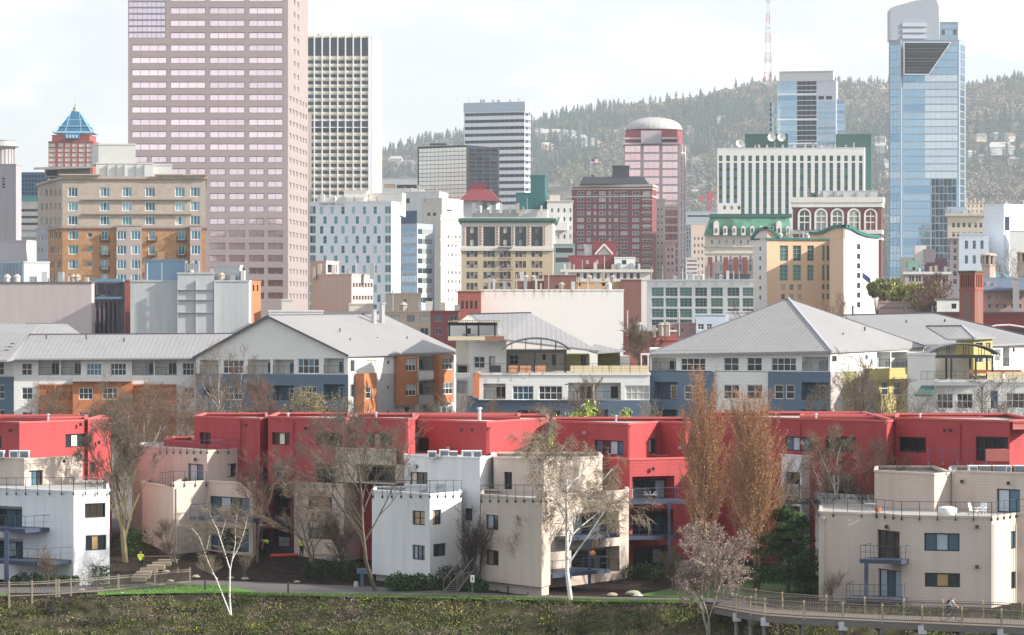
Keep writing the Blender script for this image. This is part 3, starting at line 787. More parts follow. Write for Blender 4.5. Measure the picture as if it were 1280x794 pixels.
hs=[('r',0,821.5,y-1.5,823.5,y+1.5,'G:m') for y in [262+8.4*k for k in range(10)]]+[('r',0,826,y-1.5,828,y+1.5,'G:m') for y in [262+8.4*k for k in range(10)]]
b.block([(818,1655),(831.5,1652)],249,mat=cst,holes=hs,roof=roofg,dep=10,copw=.5)
b.block([(831,1640),(844.5,1638)],303,mat=wst,holes=[('r',0,834+5*i,y-1.8,836.6+5*i,y+1.8,'G:m') for i in range(2) for y in [312+8.6*k for k in range(4)]],roof=roofg,dep=10,copw=.5,name='lower_wall'); b.finish()
b=Bld('office_block','peach and grey apartment slab left of the green mansard building',870,1500)
b.block([(857,1502),(864,1500)],281,mat=C('grey_panel',(.4,.43,.47)),holes=[('g',0,857.5,863.5,2,.6,284,345,12,.6,'G:m')],roof=roofg,dep=12,name='grey_wall')
b.block([(864,1500),(881,1500)],280,mat=C('peach_panel',(.62,.50,.42)),holes=[('g',0,866,880,3,.5,294,345,6,.5,'W:mm')],roof=roofg,dep=12); b.finish()
b=Bld('office_block','low building with pink and white stripes at the foot of the peach slab',868,1400)
b.block([(857.5,1400),(872,1400)],322,mat=wst,holes=[('r',0,858.5,325+5*k,871,327.6+5*k,'P:rrr') for k in range(4)],roof=roofg,dep=12); b.finish()
b=Bld('office_block','long low blue-grey roofed building beneath the red crane',880,1900)
b.block([(857,1900),(897,1900)],264,mat=C('blue_grey_panel',(.35,.4,.46)),roof=roofg,dep=30,holes=[('r',0,859,269,895,271.5,'G:mmmmmmm')]); b.finish()

# --- white fin office building
b=Bld('office_building','wide white office building with tall narrow green window slots and vertical fins',990,1550,'office building')
hs=[]
for k in range(20):
    xx=900.8+9.22*k
    hs.append(('r',0,xx-2.2,194.5,xx+2.2,201.5,'N:e'))
    bot=254 if k<3 else 268
    hs.append(('r',0,xx-2.2,203.5,xx+2.2,bot,'N:'+'/'.join('e' if q%2 else 'b' for q in range(9))))
hs+=[('r',0,x0,257.5,x0+3.4,262,'G:m') for x0 in (904,913,922)]
fw=C('white_fin_concrete',(.70,.70,.68),var=.05,scale=.15)
b.block([(896.6,1550),(1080.3,1545),(1081.5,1552)],184.5,mat=fw,holes=hs,roof=roofg,dep=12,ref=1545,rec=.9)
dg=C('dark_green_metal',(.035,.10,.085),rough=.5,var=.15,scale=.3)
b.block([(1045,1562),(1089,1562),(1090.5,1580)],168,mat=dg,roof=roofg,dep=12,name='rear_wall',par=.3)
b.block([(931,1556),(985,1554)],167.5,mat=dg,ybot=186,roof=roofg,dep=8,name='penthouse',par=.2)
b.finish()
for i,(px,py,rr,la) in enumerate(((925.2,179,1.9,'largest round white dish antenna on the left end of the white fin building roof'),(964.8,171.5,1.9,'left of two round white dishes side by side on the dark green penthouse'),(977,171.5,1.9,'right of two round white dishes side by side on the dark green penthouse'))):
    o=empty('satellite_dish',(X(px,1550),1550,Z(py,1550)-2.2),la,'satellite dish','dishes on the white fin building roof')
    mb=MB(); n=20
    vs=[(0,.5,2.2)]
    for q,(r0,d0) in enumerate(((rr*.5,.35),(rr*.9,0),(rr,-.15),(rr,.15))):
        vs+=[(r0*math.cos(2*math.pi*t/n),d0,2.2+r0*math.sin(2*math.pi*t/n)) for t in range(n)]
    fs=[(0,1+(t+1)%n,1+t) for t in range(n)]
    for q in range(3): fs+=[(1+q*n+t,1+q*n+(t+1)%n,1+(q+1)*n+(t+1)%n,1+(q+1)*n+t) for t in range(n)]
    mb.add(vs,fs); part('reflector',mb,C('dish_white',(.75,.75,.73)),o)
    mb=MB(); mb.tube((0,.6,0),(0,.6,2.2),.15,.15,6); mb.tube((0,.6,2.2),(0,-.9,2.2),.06,.06,4); part('mount',mb,framemat('K'),o)

# --- blue glass tower with dark strip
b=Bld('office_tower','pale blue glass tower with a black stepped strip, behind the white fin building',1010,1900,'office tower')
hs=[]
for k in range(17):
    y=104+6.25*k
    hs.append(('r',0,972.5,y-2.9,995.6,y+2.9,'N:ssss'))
    hs.append(('r',0,996.2,y-2.9,1020.6,y+2.3,'N:kkkk' if k%5!=3 else 'N:nknk'))
    if k>1: hs.append(('r',0,1022,y-2.0,1043.8,y+2.2,'N:ssss'))
hs.append(('r',0,1023,120,1030,124.5,'N:k')); hs=[h_ for h_ in hs if not(h_[0]=='r' and h_[2]==1022 and 114<(h_[3]+h_[5])/2<127)]; hs.append(('r',0,1032.5,120,1040,124.5,'N:k'))
pm=C('pale_metal_cladding',(.50,.54,.60),rough=.45,var=.06)
b.block([(971.5,1902),(1045,1895),(1047.5,1906)],100.5,mat=pm,holes=hs,roof=roofg,dep=18,ref=1895,rec=.15)
b.block([(974,1905),(1041.5,1899),(1043,1908)],88.5,mat=C('grey_louvre',(.46,.46,.47),siding=1.0),ybot=101,dep=10,name='penthouse',roof=roofg,par=.2)
b.block([(1045.2,1898),(1056.5,1897)],123.5,mat=pm,holes=[('r',0,1046,y-2.6,1056,y+2.2,'N:sss') for y in [128+6.25*k for k in range(10)]],dep=14,roof=roofg,name='wing_wall')
b.block([(961.5,1890),(967.5,1889)],127,mat=pm,holes=[('r',0,962,y-2.6,967,y+2.2,'N:ns') for y in [131+6.25*k for k in range(7)]],dep=14,roof=roofg,name='wing_wall',ybot=190)
for y in (117.6,149,179.2):
    mb=MB(); mb.prism([(X(971.4,1901.6),1901.6),(X(1021,1896.9),1896.9),(X(1021,1897.8),1897.8),(X(971.4,1902.6),1902.6)],Z(y,1897)-.45,Z(y,1897)+.45); b.part('floor_band',mb,C('white_panel',(1,1,1)))
b.finish()

# --- lattice radio mast on the ridge
o=empty('radio_mast',(X(960,6700),6700,h(X(960,6700),6700)),'red and white lattice radio mast rising from the wooded ridge','radio mast')
zb=o.location.z; top=Z(-45,6700); Ht=top-zb
mbr=MB(); mbw=MB()
nseg=26
def hw_(t): return 6.2*(1-t)**1.4+1.6
for i in range(nseg):
    t0,t1=i/nseg,(i+1)/nseg; mbx=mbr if (i//2)%2 else mbw
    a0,a1=hw_(t0),hw_(t1)
    c0=[(-a0,-a0),(a0,-a0),(a0,a0),(-a0,a0)]; c1=[(-a1,-a1),(a1,-a1),(a1,a1),(-a1,a1)]
    for j in range(4):
        p=(*c0[j],t0*Ht); q=(*c1[j],t1*Ht); n_=(*c1[(j+1)%4],t1*Ht); m_=(*c0[(j+1)%4],t0*Ht)
        mbx.tube(p,q,.5,.5,4); mbx.tube(p,n_,.26,.26,3); mbx.tube(m_,q,.26,.26,3); mbx.tube(q,n_,.26,.26,3)
part('red_sections',mbr,C('mast_red',(.55,.06,.06)),o); part('white_sections',mbw,C('mast_white',(.7,.7,.7)),o)
mb=MB()
for t in (.25,.5,.72): a=hw_(t)+1.6; mb.box(-a,a,-a,a,t*Ht,t*Ht+.5)
part('platform',mb,framemat('G'),o)

# --- tall blue glass tower, right
b=Bld('skyscraper','tallest blue glass tower at the right with a slanted crown and a black trapezoid opening',1160,1700,'skyscraper')
hs=[]
for k in range(32):
    y=98+9.3*k
    hs.append(('r',0,1112.3,y-4.3,1124.8,y+4.1,'N:sss'))
    if y<222: hs.append(('r',2,1128.5,y-4.3,1197.4,y+4.1,'G:sssszzzzzz'))  # shade and reflection across the front put into darker left, paler right panes
    else:
        hs.append(('r',2,1128.5,y-4.3,1163,y+4.1,'G:sssss')); 
        for q in range(6): hs.append(('r',2,1164.5+5.2*q,y-4.3,1169.3+5.2*q,y+4.1,'K:kb' if (q*7+k*5)%3 else 'G:nb'))  # mottled dark panes: reflection of another building put into the glass colours
        hs.append(('r',2,1196.2,y-4.3,1198.2,y+4.1,'N:s'))
    hs.append(('r',3,1200.2,y-4.3,1205.8,y+4.1,'N:ss'))
for k in range(1,5):
    y=98-9.3*k; xd=1161+(93-(y+4))*0.70
    hs.append(('r',2,max(1164,xd+2.5),y-4.3,1197.4,y+4.1,'G:sss' if k>2 else 'G:sssss'))
    hs.append(('r',0,1112.3,y-4.3,1124.8,y+4.1,'N:sss')); hs.append(('r',3,1200.2,y-4.3,1205.8,y+4.1,'N:ss'))
bm=C('blue_metal',(.30,.37,.46),rough=.4,var=.06,scale=.2)
chain=[(1111,1704),(1126,1698),(1127,1702),(1199,1700),(1207,1712)]
b.block(chain,49.5,mat=bm,holes=hs,roof=roofg,dep=24,ref=1698,rec=.12,par=.4)
mb=MB(); pts=[P(1130,93,1699),P(1161,93,1699),P(1188.5,53,1699),P(1130,53,1699)]
vs=[(p.x,p.y+o_,p.z) for o_ in (0,1.6) for p in pts]; mb.add(vs,((0,1,2,3),(0,4,5,1),(1,5,6,2),(2,6,7,3),(3,7,4,0)))
louv=b.part('louvre_opening',mb,C('black_louvre',(.02,.024,.028),rough=.35,siding=1.6,sidew=.4,var=.4,scale=.5))
for i in range(9):
    y_=57+4*i; xr_=1188-(y_-53)*.68; mb=MB(); mb.box(X(1131,1699),X(xr_-1,1699),1698.7,1698.98,Z(y_+.5,1699),Z(y_-.5,1699)); b.part('louvre_blade',mb,C('louvre_grey',(.07+.02*(i%3),.08+.02*(i%3),.09+.02*(i%3))) if i%3 else C('louvre_dark',(.05,.055,.06)),parent=louv)
mb=MB()
for i in range(4):
    p,q=pts[i],pts[(i+1)%4]; mb.tube((p.x,p.y-.05,p.z),(q.x,q.y-.05,q.z),.24,.24,4)
b.part('opening_frame',mb,C('white_panel',(1,1,1)))
# crown: slanted metal blade with thickness
mb=MB(); prof=[(1113,50),(1113,12),(1116,8.5),(1145,.5),(1170,-1.5),(1173.5,8),(1174.5,50)]
pp=[P(a,c,1703) for a,c in prof]; n=len(pp)
mb.add([(p.x,1703,p.z) for p in pp]+[(p.x,1717,p.z) for p in pp],(tuple(range(n)),tuple(range(2*n-1,n-1,-1)))+tuple(((i+1)%n,i,n+i,n+(i+1)%n) for i in range(n)))
b.part('crown',mb,C('crown_metal',(.36,.39,.45),rough=.5,var=.05,siding=0))
mb=MB()
for y in (31,38.5,46): mb.box(X(1128,1703),X(1158,1703),1702.4,1702.95,Z(y+2.4,1703),Z(y-2.2,1703))
b.part('crown_window',mb,C('crown_grille',(.50,.55,.60)))
b.block([(1174.8,1704),(1197.7,1703)],27.5,mat=bm,ybot=50,dep=12,name='penthouse',roof=roofg,par=.2,holes=[('r',0,1176.5,30,1196,35,'G:ssss'),('r',0,1176.5,37,1196,44,'G:mssm')])
mb=MB(); mb.tube(P(1113,12,1706),P(1112,-25,1706),.35,.15,5); b.part('antenna',mb,framemat('W')); b.finish()

# --- brick arcade building
b=Bld('brick_arcade_building','dark brick building with five tall white-framed arched windows under a heavy white cornice',1046,1350)
brn=C('maroon_brick',(.15,.045,.05),var=.15,scale=.3)
r=b.block([(991,1350),(1101.5,1348),(1103.5,1362)],257,mat=brn,roof=roofg,dep=14,ref=1348,par=.1)
mb=MB(); ring(mb,r['pts'],.9,-.3,Z(253,1348),Z(246.5,1348)); ring(mb,r['pts'],.6,-.2,Z(259,1348),Z(253.2,1348)); ring(mb,r['pts'],.35,.02,Z(292.5,1348),Z(287.5,1348)); ring(mb,r['pts'],.3,.02,Z(300,1348),Z(297,1348))
b.part('cornice',mb,C('white_stone',(.68,.66,.63),var=.1,streak=.12))
for xx in (1005.4,1026,1046.4,1067,1088):
    def arch(w,yb,yt):
        hwid=w; pts=[(xx-hwid,yb)]; cy_=yt+hwid
        pts+=[(xx-hwid*math.cos(R(t)),cy_-hwid*math.sin(R(t))) for t in range(0,181,15)]; pts.append((xx+hwid,yb)); return pts
    def solid(pts,y0,y1):
        mb=MB(); n=len(pts); q=[P(a,c,1349) for a,c in pts]
        mb.add([(p.x,y0,p.z) for p in q]+[(p.x,y1,p.z) for p in q],(tuple(range(n-1,-1,-1)),tuple(range(n,2*n)))+tuple((i,(i+1)%n,n+(i+1)%n,n+i) for i in range(n))); return mb
    w=b.part('arched_window',solid(arch(6.6,287.4,262.5),1348.55,1350.5),GL['m']())
    fr=MB(); o_=arch(8.3,287.4,260.6); i_=arch(6.5,287.4,262.6); n=len(o_)
    for k in range(n-1):
        a,c,d,e=P(*o_[k],1349),P(*o_[k+1],1349),P(*i_[k+1],1349),P(*i_[k],1349)
        vs=[(p.x,yy,p.z) for yy in (1348.0,1350.3) for p in (a,c,d,e)]; fr.add(vs,((0,1,2,3),(7,6,5,4),(0,4,5,1),(2,6,7,3)))
    for xo in (-6.4,0,6.4): fr.box(X(xx+xo-.5,1349),X(xx+xo+.5,1349),1348.1,1349.5,Z(287.4,1349),Z(265,1349))
    for yy in (270.5,278,): fr.box(X(xx-6.5,1349),X(xx+6.5,1349),1348.15,1349.5,Z(yy+.7,1349),Z(yy-.7,1349))
    b.part('frame',fr,C('white_stone',(1,1,1)),parent=w)
b.block([(1025,1354),(1097,1353)],238.5,mat=C('grey_penthouse',(.5,.52,.52)),ybot=247,dep=8,roof=roofg,name='penthouse',par=.1)
b.box('roof_unit',1013,1020,241,247,1353,4,dg); b.finish()

# --- white building, green mansard
b=Bld('mansard_building','white ornate building with a patchy green copper mansard and white dormers',935,1250)
hs=[('r',0,x0-1.6,y-4.4,x0+1.6,y+4,'W:mm/mm') for x0 in (895,901,913,925,938,950,962,974) for y in (324,335,346)]+[('r',0,889+9.0*i,300,891+9.0*i,305,'G:m') for i in range(11)]
r=b.block([(881,1250),(990,1248)],294,mat=terr,holes=hs,dep=16,ref=1248,coph=.7,copw=.5)
mb=MB(); ring(mb,r['pts'],.5,.02,Z(309,1248),Z(307,1248)); ring(mb,r['pts'],.3,.02,Z(317,1248),Z(315.6,1248)); b.part('stone_band',mb,terr)
mb=MB()
for x0 in (887.5,907,919.6,931,944,956,968): mb.box(X(x0-2.6,1249),X(x0+2.6,1249),1247.4,1249,Z(346,1249),Z(321.5,1249))
b.part('brick_panel',mb,C('red_brick_panel',(.20,.045,.045)))
mb=MB(); z0,z1=Z(293.8,1248),Z(272,1252)
lo=[(X(882,1248.5),1248.5),(X(990,1247),1247),(X(991,1262),1262),(X(882,1248),1262)]; hi=[(X(888.5,1252),1252),(X(986,1252),1252),(X(986,1252),1259),(X(888.5,1252),1259)]
mb.add([(*p,z0) for p in lo]+[(*p,z1) for p in hi],((0,1,5,4),(1,2,6,5),(2,3,7,6),(3,0,4,7),(4,5,6,7)))
cg=M('copper_patina',(.09,.26,.18),var=.5,scale=.55,rough=.7,fine=.25,brick=(.35,(.03,.09,.06)))
b.part('mansard_roof',mb,cg)
mb=MB(); mb.box(X(888,1251),X(990,1251),1251.5,1260,z1,Z(267.3,1251)); b.part('roof_deck',mb,dg)
for i in range(9):
    xx=895.5+11.2*i; big=(i in(0,7)); hh_=(17 if big else 11)
    mb=MB(); w_=2.6 if not big else 3.4
    pts=[(xx-w_,294)]+[(xx-w_*math.cos(R(t)),294-hh_+w_-w_*1.3*math.sin(R(t))) for t in range(0,181,30)]+[(xx+w_,294)]
    q=[P(a,c,1247) for a,c in pts]; n=len(q)
    mb.add([(p.x,1246.6,p.z) for p in q]+[(p.x,1251,p.z) for p in q],(tuple(range(n-1,-1,-1)),tuple(range(n,2*n)))+tuple((k,(k+1)%n,n+(k+1)%n,n+k) for k in range(n)))
    d_=b.part('dormer',mb,C('white_stone',(1,1,1)))
    mb=MB(); mb.box(X(xx-1.2,1246.5),X(xx+1.2,1246.5),1246.45,1246.55,Z(291,1246.5),Z(285.5,1246.5)); b.part('pane',mb,GL['m'](),parent=d_)
b.finish()

# --- peach building with wavy green eaves
b=Bld('peach_building','peach building with pale sides and wavy dark green roof edges',1020,985)
pe=C('peach_stucco',(.66,.46,.31),var=.05,scale=.2,streak=.06); pw=C('ivory_stucco',(.64,.61,.60),var=.05,scale=.2,streak=.06)
gk='G:ee/ee/ee/ee'
hs=[('r',1,x0-5.2*w_,y0,x0+5.2*w_,y1,gk) for x0,w_ in ((980,1),(996.3,1),(1013.3,.8)) for y0,y1 in ((307,326.5),(331,351))]
hs+=[('r',1,x0-2.4,y-3.4,x0+2.4,y+3.4,'G:mm/mm') for x0 in (979,989.5,999.7) for y in (359,371)]
hs+=[('r',1,x0-1.6,y0,x0+1.6,y1,'G:e/e/e') for x0 in (1029.4,1035.2) for y0,y1 in ((307,326),(331,351),(355,362),(367,374))]
r=b.block([(958.5,986),(974,987),(1037.5,990)],297.5,mat=pe,holes=hs,roof=roofg,dep=16,ref=986,cop=C('green_eave',(.02,.15,.13)),copw=.4,coph=.6,rec=.35)
lf=b.block([(941,1003),(958.3,986)],300,mat=pw,holes=[('r',0,949,y-2.5,951.2,y+2.5,'K:d') for y in (311,323,335,347,360,372)],roof=roofg,dep=6,ref=986,name='side_wall',rec=.3)
b.block([(1037,972),(1054.5,966)],297.5,mat=pe,roof=roofg,dep=18,ref=966,name='bay_wall',rec=.3)
rf=b.block([(1054.6,966.1),(1098,986)],297.5,mat=pw,holes=[('r',0,1071.2,y-3.3,1075.6,y+3.3,'K:dd/dd') for y in (308.5,320.5,332.5,344.6,357,369,381)],roof=roofg,dep=6,ref=966,name='side_wall',rec=.3)
eave=C('green_eave',(1,1,1))
def wave(p0,p1,tab,mat,th=.6,th2=1.9):
    """curved gable above a wall from p0 to p1=(px,D); tab=(px,y) roofline"""
    f=Face((X(*p0),p0[1]),(X(*p1),p1[1])); base=None; mb=MB(); me_=MB(); L=[]
    for i in range(25):
        px=p0[0]+(p1[0]-p0[0])*i/24; u=f.u(px); D=f.D(u); L.append((u,Z(pl(tab,px),D)))
    zb_=Z(298.5,f.D(0))
    for (u0,z0),(u1,z1) in zip(L,L[1:]):
        a,c,d,e=f.pt(u0,zb_,.02),f.pt(u1,zb_,.02),f.pt(u1,z1,.02),f.pt(u0,z0,.02)
        a2,c2,d2,e2=f.pt(u0,zb_,-th),f.pt(u1,zb_,-th),f.pt(u1,z1,-th),f.pt(u0,z0,-th)
        mb.quad(a,c,d,e); mb.quad(c2,a2,e2,d2)
        v=[f.pt(u0,z0-.1,.7),f.pt(u1,z1-.1,.7),f.pt(u1,z1+.75,.7),f.pt(u0,z0+.75,.7),f.pt(u0,z0-.1,-th2),f.pt(u1,z1-.1,-th2),f.pt(u1,z1+.75,-th2),f.pt(u0,z0+.75,-th2)]
        me_.add(v,((0,1,2,3),(7,6,5,4),(3,2,6,7),(0,4,5,1)))
    g_=b.part('gable',mb,mat); b.part('eave',me_,eave,parent=g_)
wave((941,1003),(958.3,986),[(941,300),(945,293),(950,288.5),(958,286.5)],pw)
wave((958.5,985.9),(974,986.9),[(958,286.5),(963,288),(968,293),(974,297)],pe)
wave((1013,979),(1037,971.9),[(1013,293),(1022,293.2),(1030,291.5),(1037,287.5)],pe)
wave((1037,971.9),(1054.5,965.9),[(1037,287.5),(1044,284.8),(1054,284.3)],pe)
wave((1054.6,966),(1098,985.9),[(1054,284.3),(1062,286),(1072,292),(1084,296),(1098,297.3)],pw)
b.finish()
o=empty('flagpole',(X(1078,960),960,Z(362,960)-14),'small blue flag on a pole in front of the pale side of the peach building','flag')
mb=MB(); mb.tube((0,0,0),(0,0,19),.08,.05,5); part('pole',mb,framemat('G'),o)
mb=MB(); 
for j in range(5): mb.add([(x,y,z) for x,z,y in ((.05+j*.45,18.9-j*.35,.1*math.sin(j)),(.5+j*.45,18.5-j*.35,.1*math.sin(j+1)),(.5+j*.45,16.9-j*.35,.1*math.sin(j+1)),(.05+j*.45,17.2-j*.35,.1*math.sin(j)))],((0,1,2,3),),0)
part('banner',mb,C('flag_blue',(1,1,1)),o)

# --- white factory with green gridded windows
b=Bld('factory_building','three-storey white building filled with green gridded windows',875,900,'factory')
hs=[('r',0,x0-7.6,y-5.6,x0+7.6,y+5.4,'G:eee/eee/eee') for x0 in (822,839.3,857.3,876.3,896,916.7,935.5) for y in (365,378.3,391.6,405)]
r=b.block([(808.7,902),(942,896)],349.5,mat=C('factory_white',(.72,.72,.72),var=.05),holes=hs,roof=roofg,dep=20,ref=896,rec=.3,copw=.3)
mb=MB()
for x0 in (820,837,855,874,894,914,933):
    zc=Z(354.5,896); xx=X(x0,897.5); yy=902-6*(x0-808.7)/133-.25
    for t in range(10): 
        a0,a1=2*math.pi*t/10,2*math.pi*(t+1)/10; mb.tube((xx+.42*math.cos(a0),yy,zc+.42*math.sin(a0)),(xx+.42*math.cos(a1),yy,zc+.42*math.sin(a1)),.06,.06,3)
b.part('round_ornament',mb,framemat('G')); b.finish()
b=Bld('office_block','flat dark-roofed penthouse block above the green gridded windows',912,960)
b.block([(897,960),(937,958)],342.5,mat=C('dark_roof',(0,0,0)),roof=roofg,dep=8); b.finish()
b=Bld('small_house','light blue two-storey house with small windows tucked behind the slope of the hipped roof',895,600,'house')
b.block([(870,600),(907,600)],392.5,mat=C('light_blue_siding',(.42,.50,.60),siding=.3),holes=[('r',0,872,405,880,412,'W:dd/dd'),('r',0,883,405,890,412,'W:dd/dd')],roof=roofg,dep=12,par=.2)
b.block([(907,602),(940,602)],389,mat=C('pale_grey_siding',(.5,.52,.56)),roof=roofg,dep=12,par=.2,name='annex_wall')
b.block([(836,604),(870,604)],404,mat=C('dusty_pink_brick',(.42,.27,.26),var=.2),holes=[('g',0,838,868,5,.5,408,418,1,.5,'G:m')],roof=roofg,dep=12,par=.2,name='annex_wall'); b.finish()
b=Bld('brick_building','low red brick buildings with white trims right of the big white wall',805,570)
b.block([(779,585),(845,585)],413,mat=C('dusty_red_brick',(.32,.11,.10),var=.25),roof=C('dusty_roof',(.42,.36,.36)),dep=12,par=.3,cop=wst)
b.block([(821,560),(868,560)],424,mat=C('bright_red_brick',(.38,.08,.07),var=.2),roof=roofg,dep=10,par=.2,name='front_wall'); b.finish()

# --- right cluster
b=Bld('stone_building','weathered low building with a green panel and beige roof boxes below the blue glass tower',1155,1150)
hs=[('r',0,1136.5+8.5*i,345,1139+8.5*i,352,'K:d') for i in range(6)]+[('r',0,1140+8.5*i,345,1142.5+8.5*i,352,'K:d') for i in range(6)]
b.block([(1131,1150),(1187,1150)],340,mat=C('mauve_plaster',(.42,.34,.34),var=.15),holes=hs,roof=roofg,dep=18,cop=C('white_stone',(1,1,1)),copw=.6,coph=.8)
b.block([(1126,1160),(1150,1160)],322,mat=cst,roof=roofg,dep=10,name='rear_wall',par=.2)
b.box('roof_box',1144,1158,307,330,1158,5,cst); b.box('roof_box',1156,1168.5,311.5,328,1157,5,C('mauve_box',(.2,.16,.2))); b.box('roof_box',1158,1184,323,339,1164,5,C('maroon_box',(.07,.035,.05))); b.box('roof_box',1134.5,1149,326.5,338,1153,4,C('sage_green_box',(.18,.33,.28)))
b.finish()
b=Bld('stone_building','brown stone office with a cream top storey and cornice right of the blue glass tower',1205,1300)
hs=[('r',0,x0-1.8,y-3,x0+1.8,y+3,'G:m/d') for x0 in (1192,1198,1205,1212,1219.5,1226) for y in (281.5,293)]
r=b.block([(1184.5,1300),(1232,1298)],267,mat=C('cream_stone2',(.62,.54,.43),var=.08),holes=hs,ybot=298,roof=roofg,dep=14,ref=1298,copw=.9,coph=.9,name='upper_wall')
hs=[('r',0,x0-2.4,y-3.2,x0+2.4,y+3.2,'G:m/d') for x0 in (1193.7,1204,1214) for y in (303,313,322.6,332.6,342,352)]
b.block([(1187,1300.4),(1232,1298.4)],298,mat=C('brown_grey_stone',(.34,.28,.29),var=.12),holes=hs,dep=13,ref=1298.4); b.box('roof_box',1184,1208,258.5,267,1306,6,C('blue_metal',(0,0,0))); b.finish()
b=Bld('stone_building','cream gothic-topped building peeking over the brown stone office',1218,1500)
r=b.block([(1207,1500),(1229.5,1500)],253,mat=C('cream_stone2',(0,0,0)),roof=roofg,dep=14,holes=[('g',0,1208,1229,4,.4,255,267,2,.5,'G:m')])
for i in range(5): mb=MB(); xx=1207.7+5.3*i; mb.box(X(xx,1500),X(xx+1.6,1500),1499.6,1502,Z(254,1500),Z(250.5 if i%2 else 247.5,1500)); b.part('pinnacle',mb,C('cream_stone2',(0,0,0)))
b.finish()
bw_=C('icy_white_stucco',(.70,.76,.84),var=.05,scale=.2,siding=1.2)
b=Bld('warehouse','pale blue-white blocky building with five tall slot windows at the right edge',1235,1090,'warehouse')
hs=[('r',0,x0-2,y-5.2,x0+2,y+5.2,'G:bb') for x0 in (1208,1217.8,1227.4) for y in (306,324.5)][:6]
b.block([(1198.7,1082),(1236,1080)],291.5,mat=bw_,holes=hs,roof=roofg,dep=16,ref=1080)
b.block([(1230.2,1097),(1255,1090),(1300,1105)],255,mat=bw_,holes=[('r',1,1256,271,1262,288,'N:n')],roof=roofg,dep=20,ref=1090,name='tall_wall')
b.block([(1262,1080),(1300,1080)],288,mat=wst,roof=roofg,dep=10,name='front_wall'); b.finish()
def turret(px,D,la,wpx,yt):
    o=empty('bell_turret',(X(px,D),D,h(X(px,D),D)),la,'turret','stone turrets at the right'); k=D/F; z0=o.location.z
    def zz(y): return Z(y,D)-z0
    w=wpx*k/2; st=C('pinkish_stone',(.52,.40,.34),var=.12,fine=.1)
    mb=MB(); mb.lathe((0,0,0),[(w*1.0,0),(w*1.0,zz(yt+16)),(w*1.12,zz(yt+15.5)),(w*1.12,zz(yt+13.8)),(w*.95,zz(yt+13.5))],8); part('shaft',mb,st,o)
    mb=MB()
    for t in range(8):
        a=2*math.pi*(t)/8; mb.tube((w*.9*math.cos(a),w*.9*math.sin(a),zz(yt+13.8)),(w*.9*math.cos(a),w*.9*math.sin(a),zz(yt+3)),w*.2,w*.2,4)
    part('belfry_columns',mb,st,o)
    mb=MB(); mb.lathe((0,0,0),[(w*.62,zz(yt+13.5)),(w*.62,zz(yt+3.2))],8); part('belfry_core',mb,C('dark_roof',(0,0,0)),o)
    mb=MB(); mb.lathe((0,0,0),[(w*1.15,zz(yt+3.2)),(w*1.2,zz(yt+1.6)),(w*.9,zz(yt+.2)),(.3,zz(yt-.8))],8); part('cap',mb,st,o)
turret(1236,800,'stone belfry turret with dark openings just behind the square brick chimney',17,317)
turret(1281.5,800,'stone belfry turret cut by the right edge of the photo',19,314)
# square brick chimney tower
b=Bld('brick_chimney','tall square red brick tower with slotted top, arched panels and mossy cap',1214,600,'chimney tower',far=False)
cb=C('orange_red_brick',(.27,.085,.06),var=.18,scale=1.2,fine=.15)
hs=[('r',0,1201+2.9*i,344,1202.6+2.9*i,359.5,'N:k') for i in range(6)]+[('r',1,1220.2+2.05*i,344,1221.4+2.05*i,359,'N:k') for i in range(4)]
r=b.block([(1199,601),(1218.5,597),(1229,603)],338.5,mat=cb,holes=hs,roof=roofg,dep=3,ref=597,rec=.25,par=.2,cop=C('mossy_cap',(.08,.085,.02),var=.4),copw=.2,coph=.35)
mb=MB(); ring(mb,r['pts'],.12,.01,Z(363,597),Z(361,597)); ring(mb,r['pts'],.1,.01,Z(343,597),Z(341.5,597)); b.part('brick_band',mb,cb)
for fi,(a,c) in ((0,(1204,1213.5)),(1,(1221,1226.5))):
    f=r['faces'][fi]; u0,u1=f.u(a),f.u(c); mb=MB(); um=(u0+u1)/2; rr=(u1-u0)/2; z1_=Z(372,597)
    pts=[f.pt(u0,Z(402,597),.04)]+[f.pt(um-rr*math.cos(R(t)),z1_+rr*math.sin(R(t)),.04) for t in range(0,181,20)]+[f.pt(u1,Z(402,597),.04)]
    back=[p-Vector((f.n.x,f.n.y,0))*.1 for p in pts]; n=len(pts)
    mb.add(pts+back,(tuple(range(n-1,-1,-1)),)+tuple((i,(i+1)%n,n+(i+1)%n,n+i) for i in range(n))); b.part('arched_panel',mb,C('sooty_brick',(.20,.12,.10),var=.25,scale=1.5))
b.finish()
b=Bld('brick_building','long dark red brick wall with a flat roof behind the chimney tower',1250,640)
b.block([(1146,645),(1300,640)],390,mat=C('deep_red_brick',(.20,.045,.045),var=.2),roof=roofg,dep=14,par=.2,cop=C('dark_roof',(0,0,0))); b.finish()
b=Bld('small_house','small white house with a single dark window left of the brick chimney tower',1185,680,'house')
b.block([(1171,680),(1199.5,680)],373.5,mat=wst,holes=[('r',0,1189.4,379.5,1195.5,386,'K:dd/dd')],roof=C('teal_roof',(.12,.22,.25)),dep=12,par=.2,cop=C('dark_roof',(0,0,0)))
mb=MB(); mb.slab([P(1160,391,678),P(1180,381,678),P(1200,391,678)],.4); b.finish()
b=Bld('brick_building','long low pinkish building with a pale flat roof below the olive trees',1138,700)
b.block([(1098,700),(1170,700)],377,mat=C('pinkish_brick',(.40,.26,.24),var=.2),roof=wst,dep=12,par=.1,holes=[('r',0,1100,384,1169,386.5,'G:mmmmmmmmmmmmmm')]); b.finish()
b=Bld('brick_building','weathered pink brick yard buildings with a dark blue roof between the turrets',1258,760)
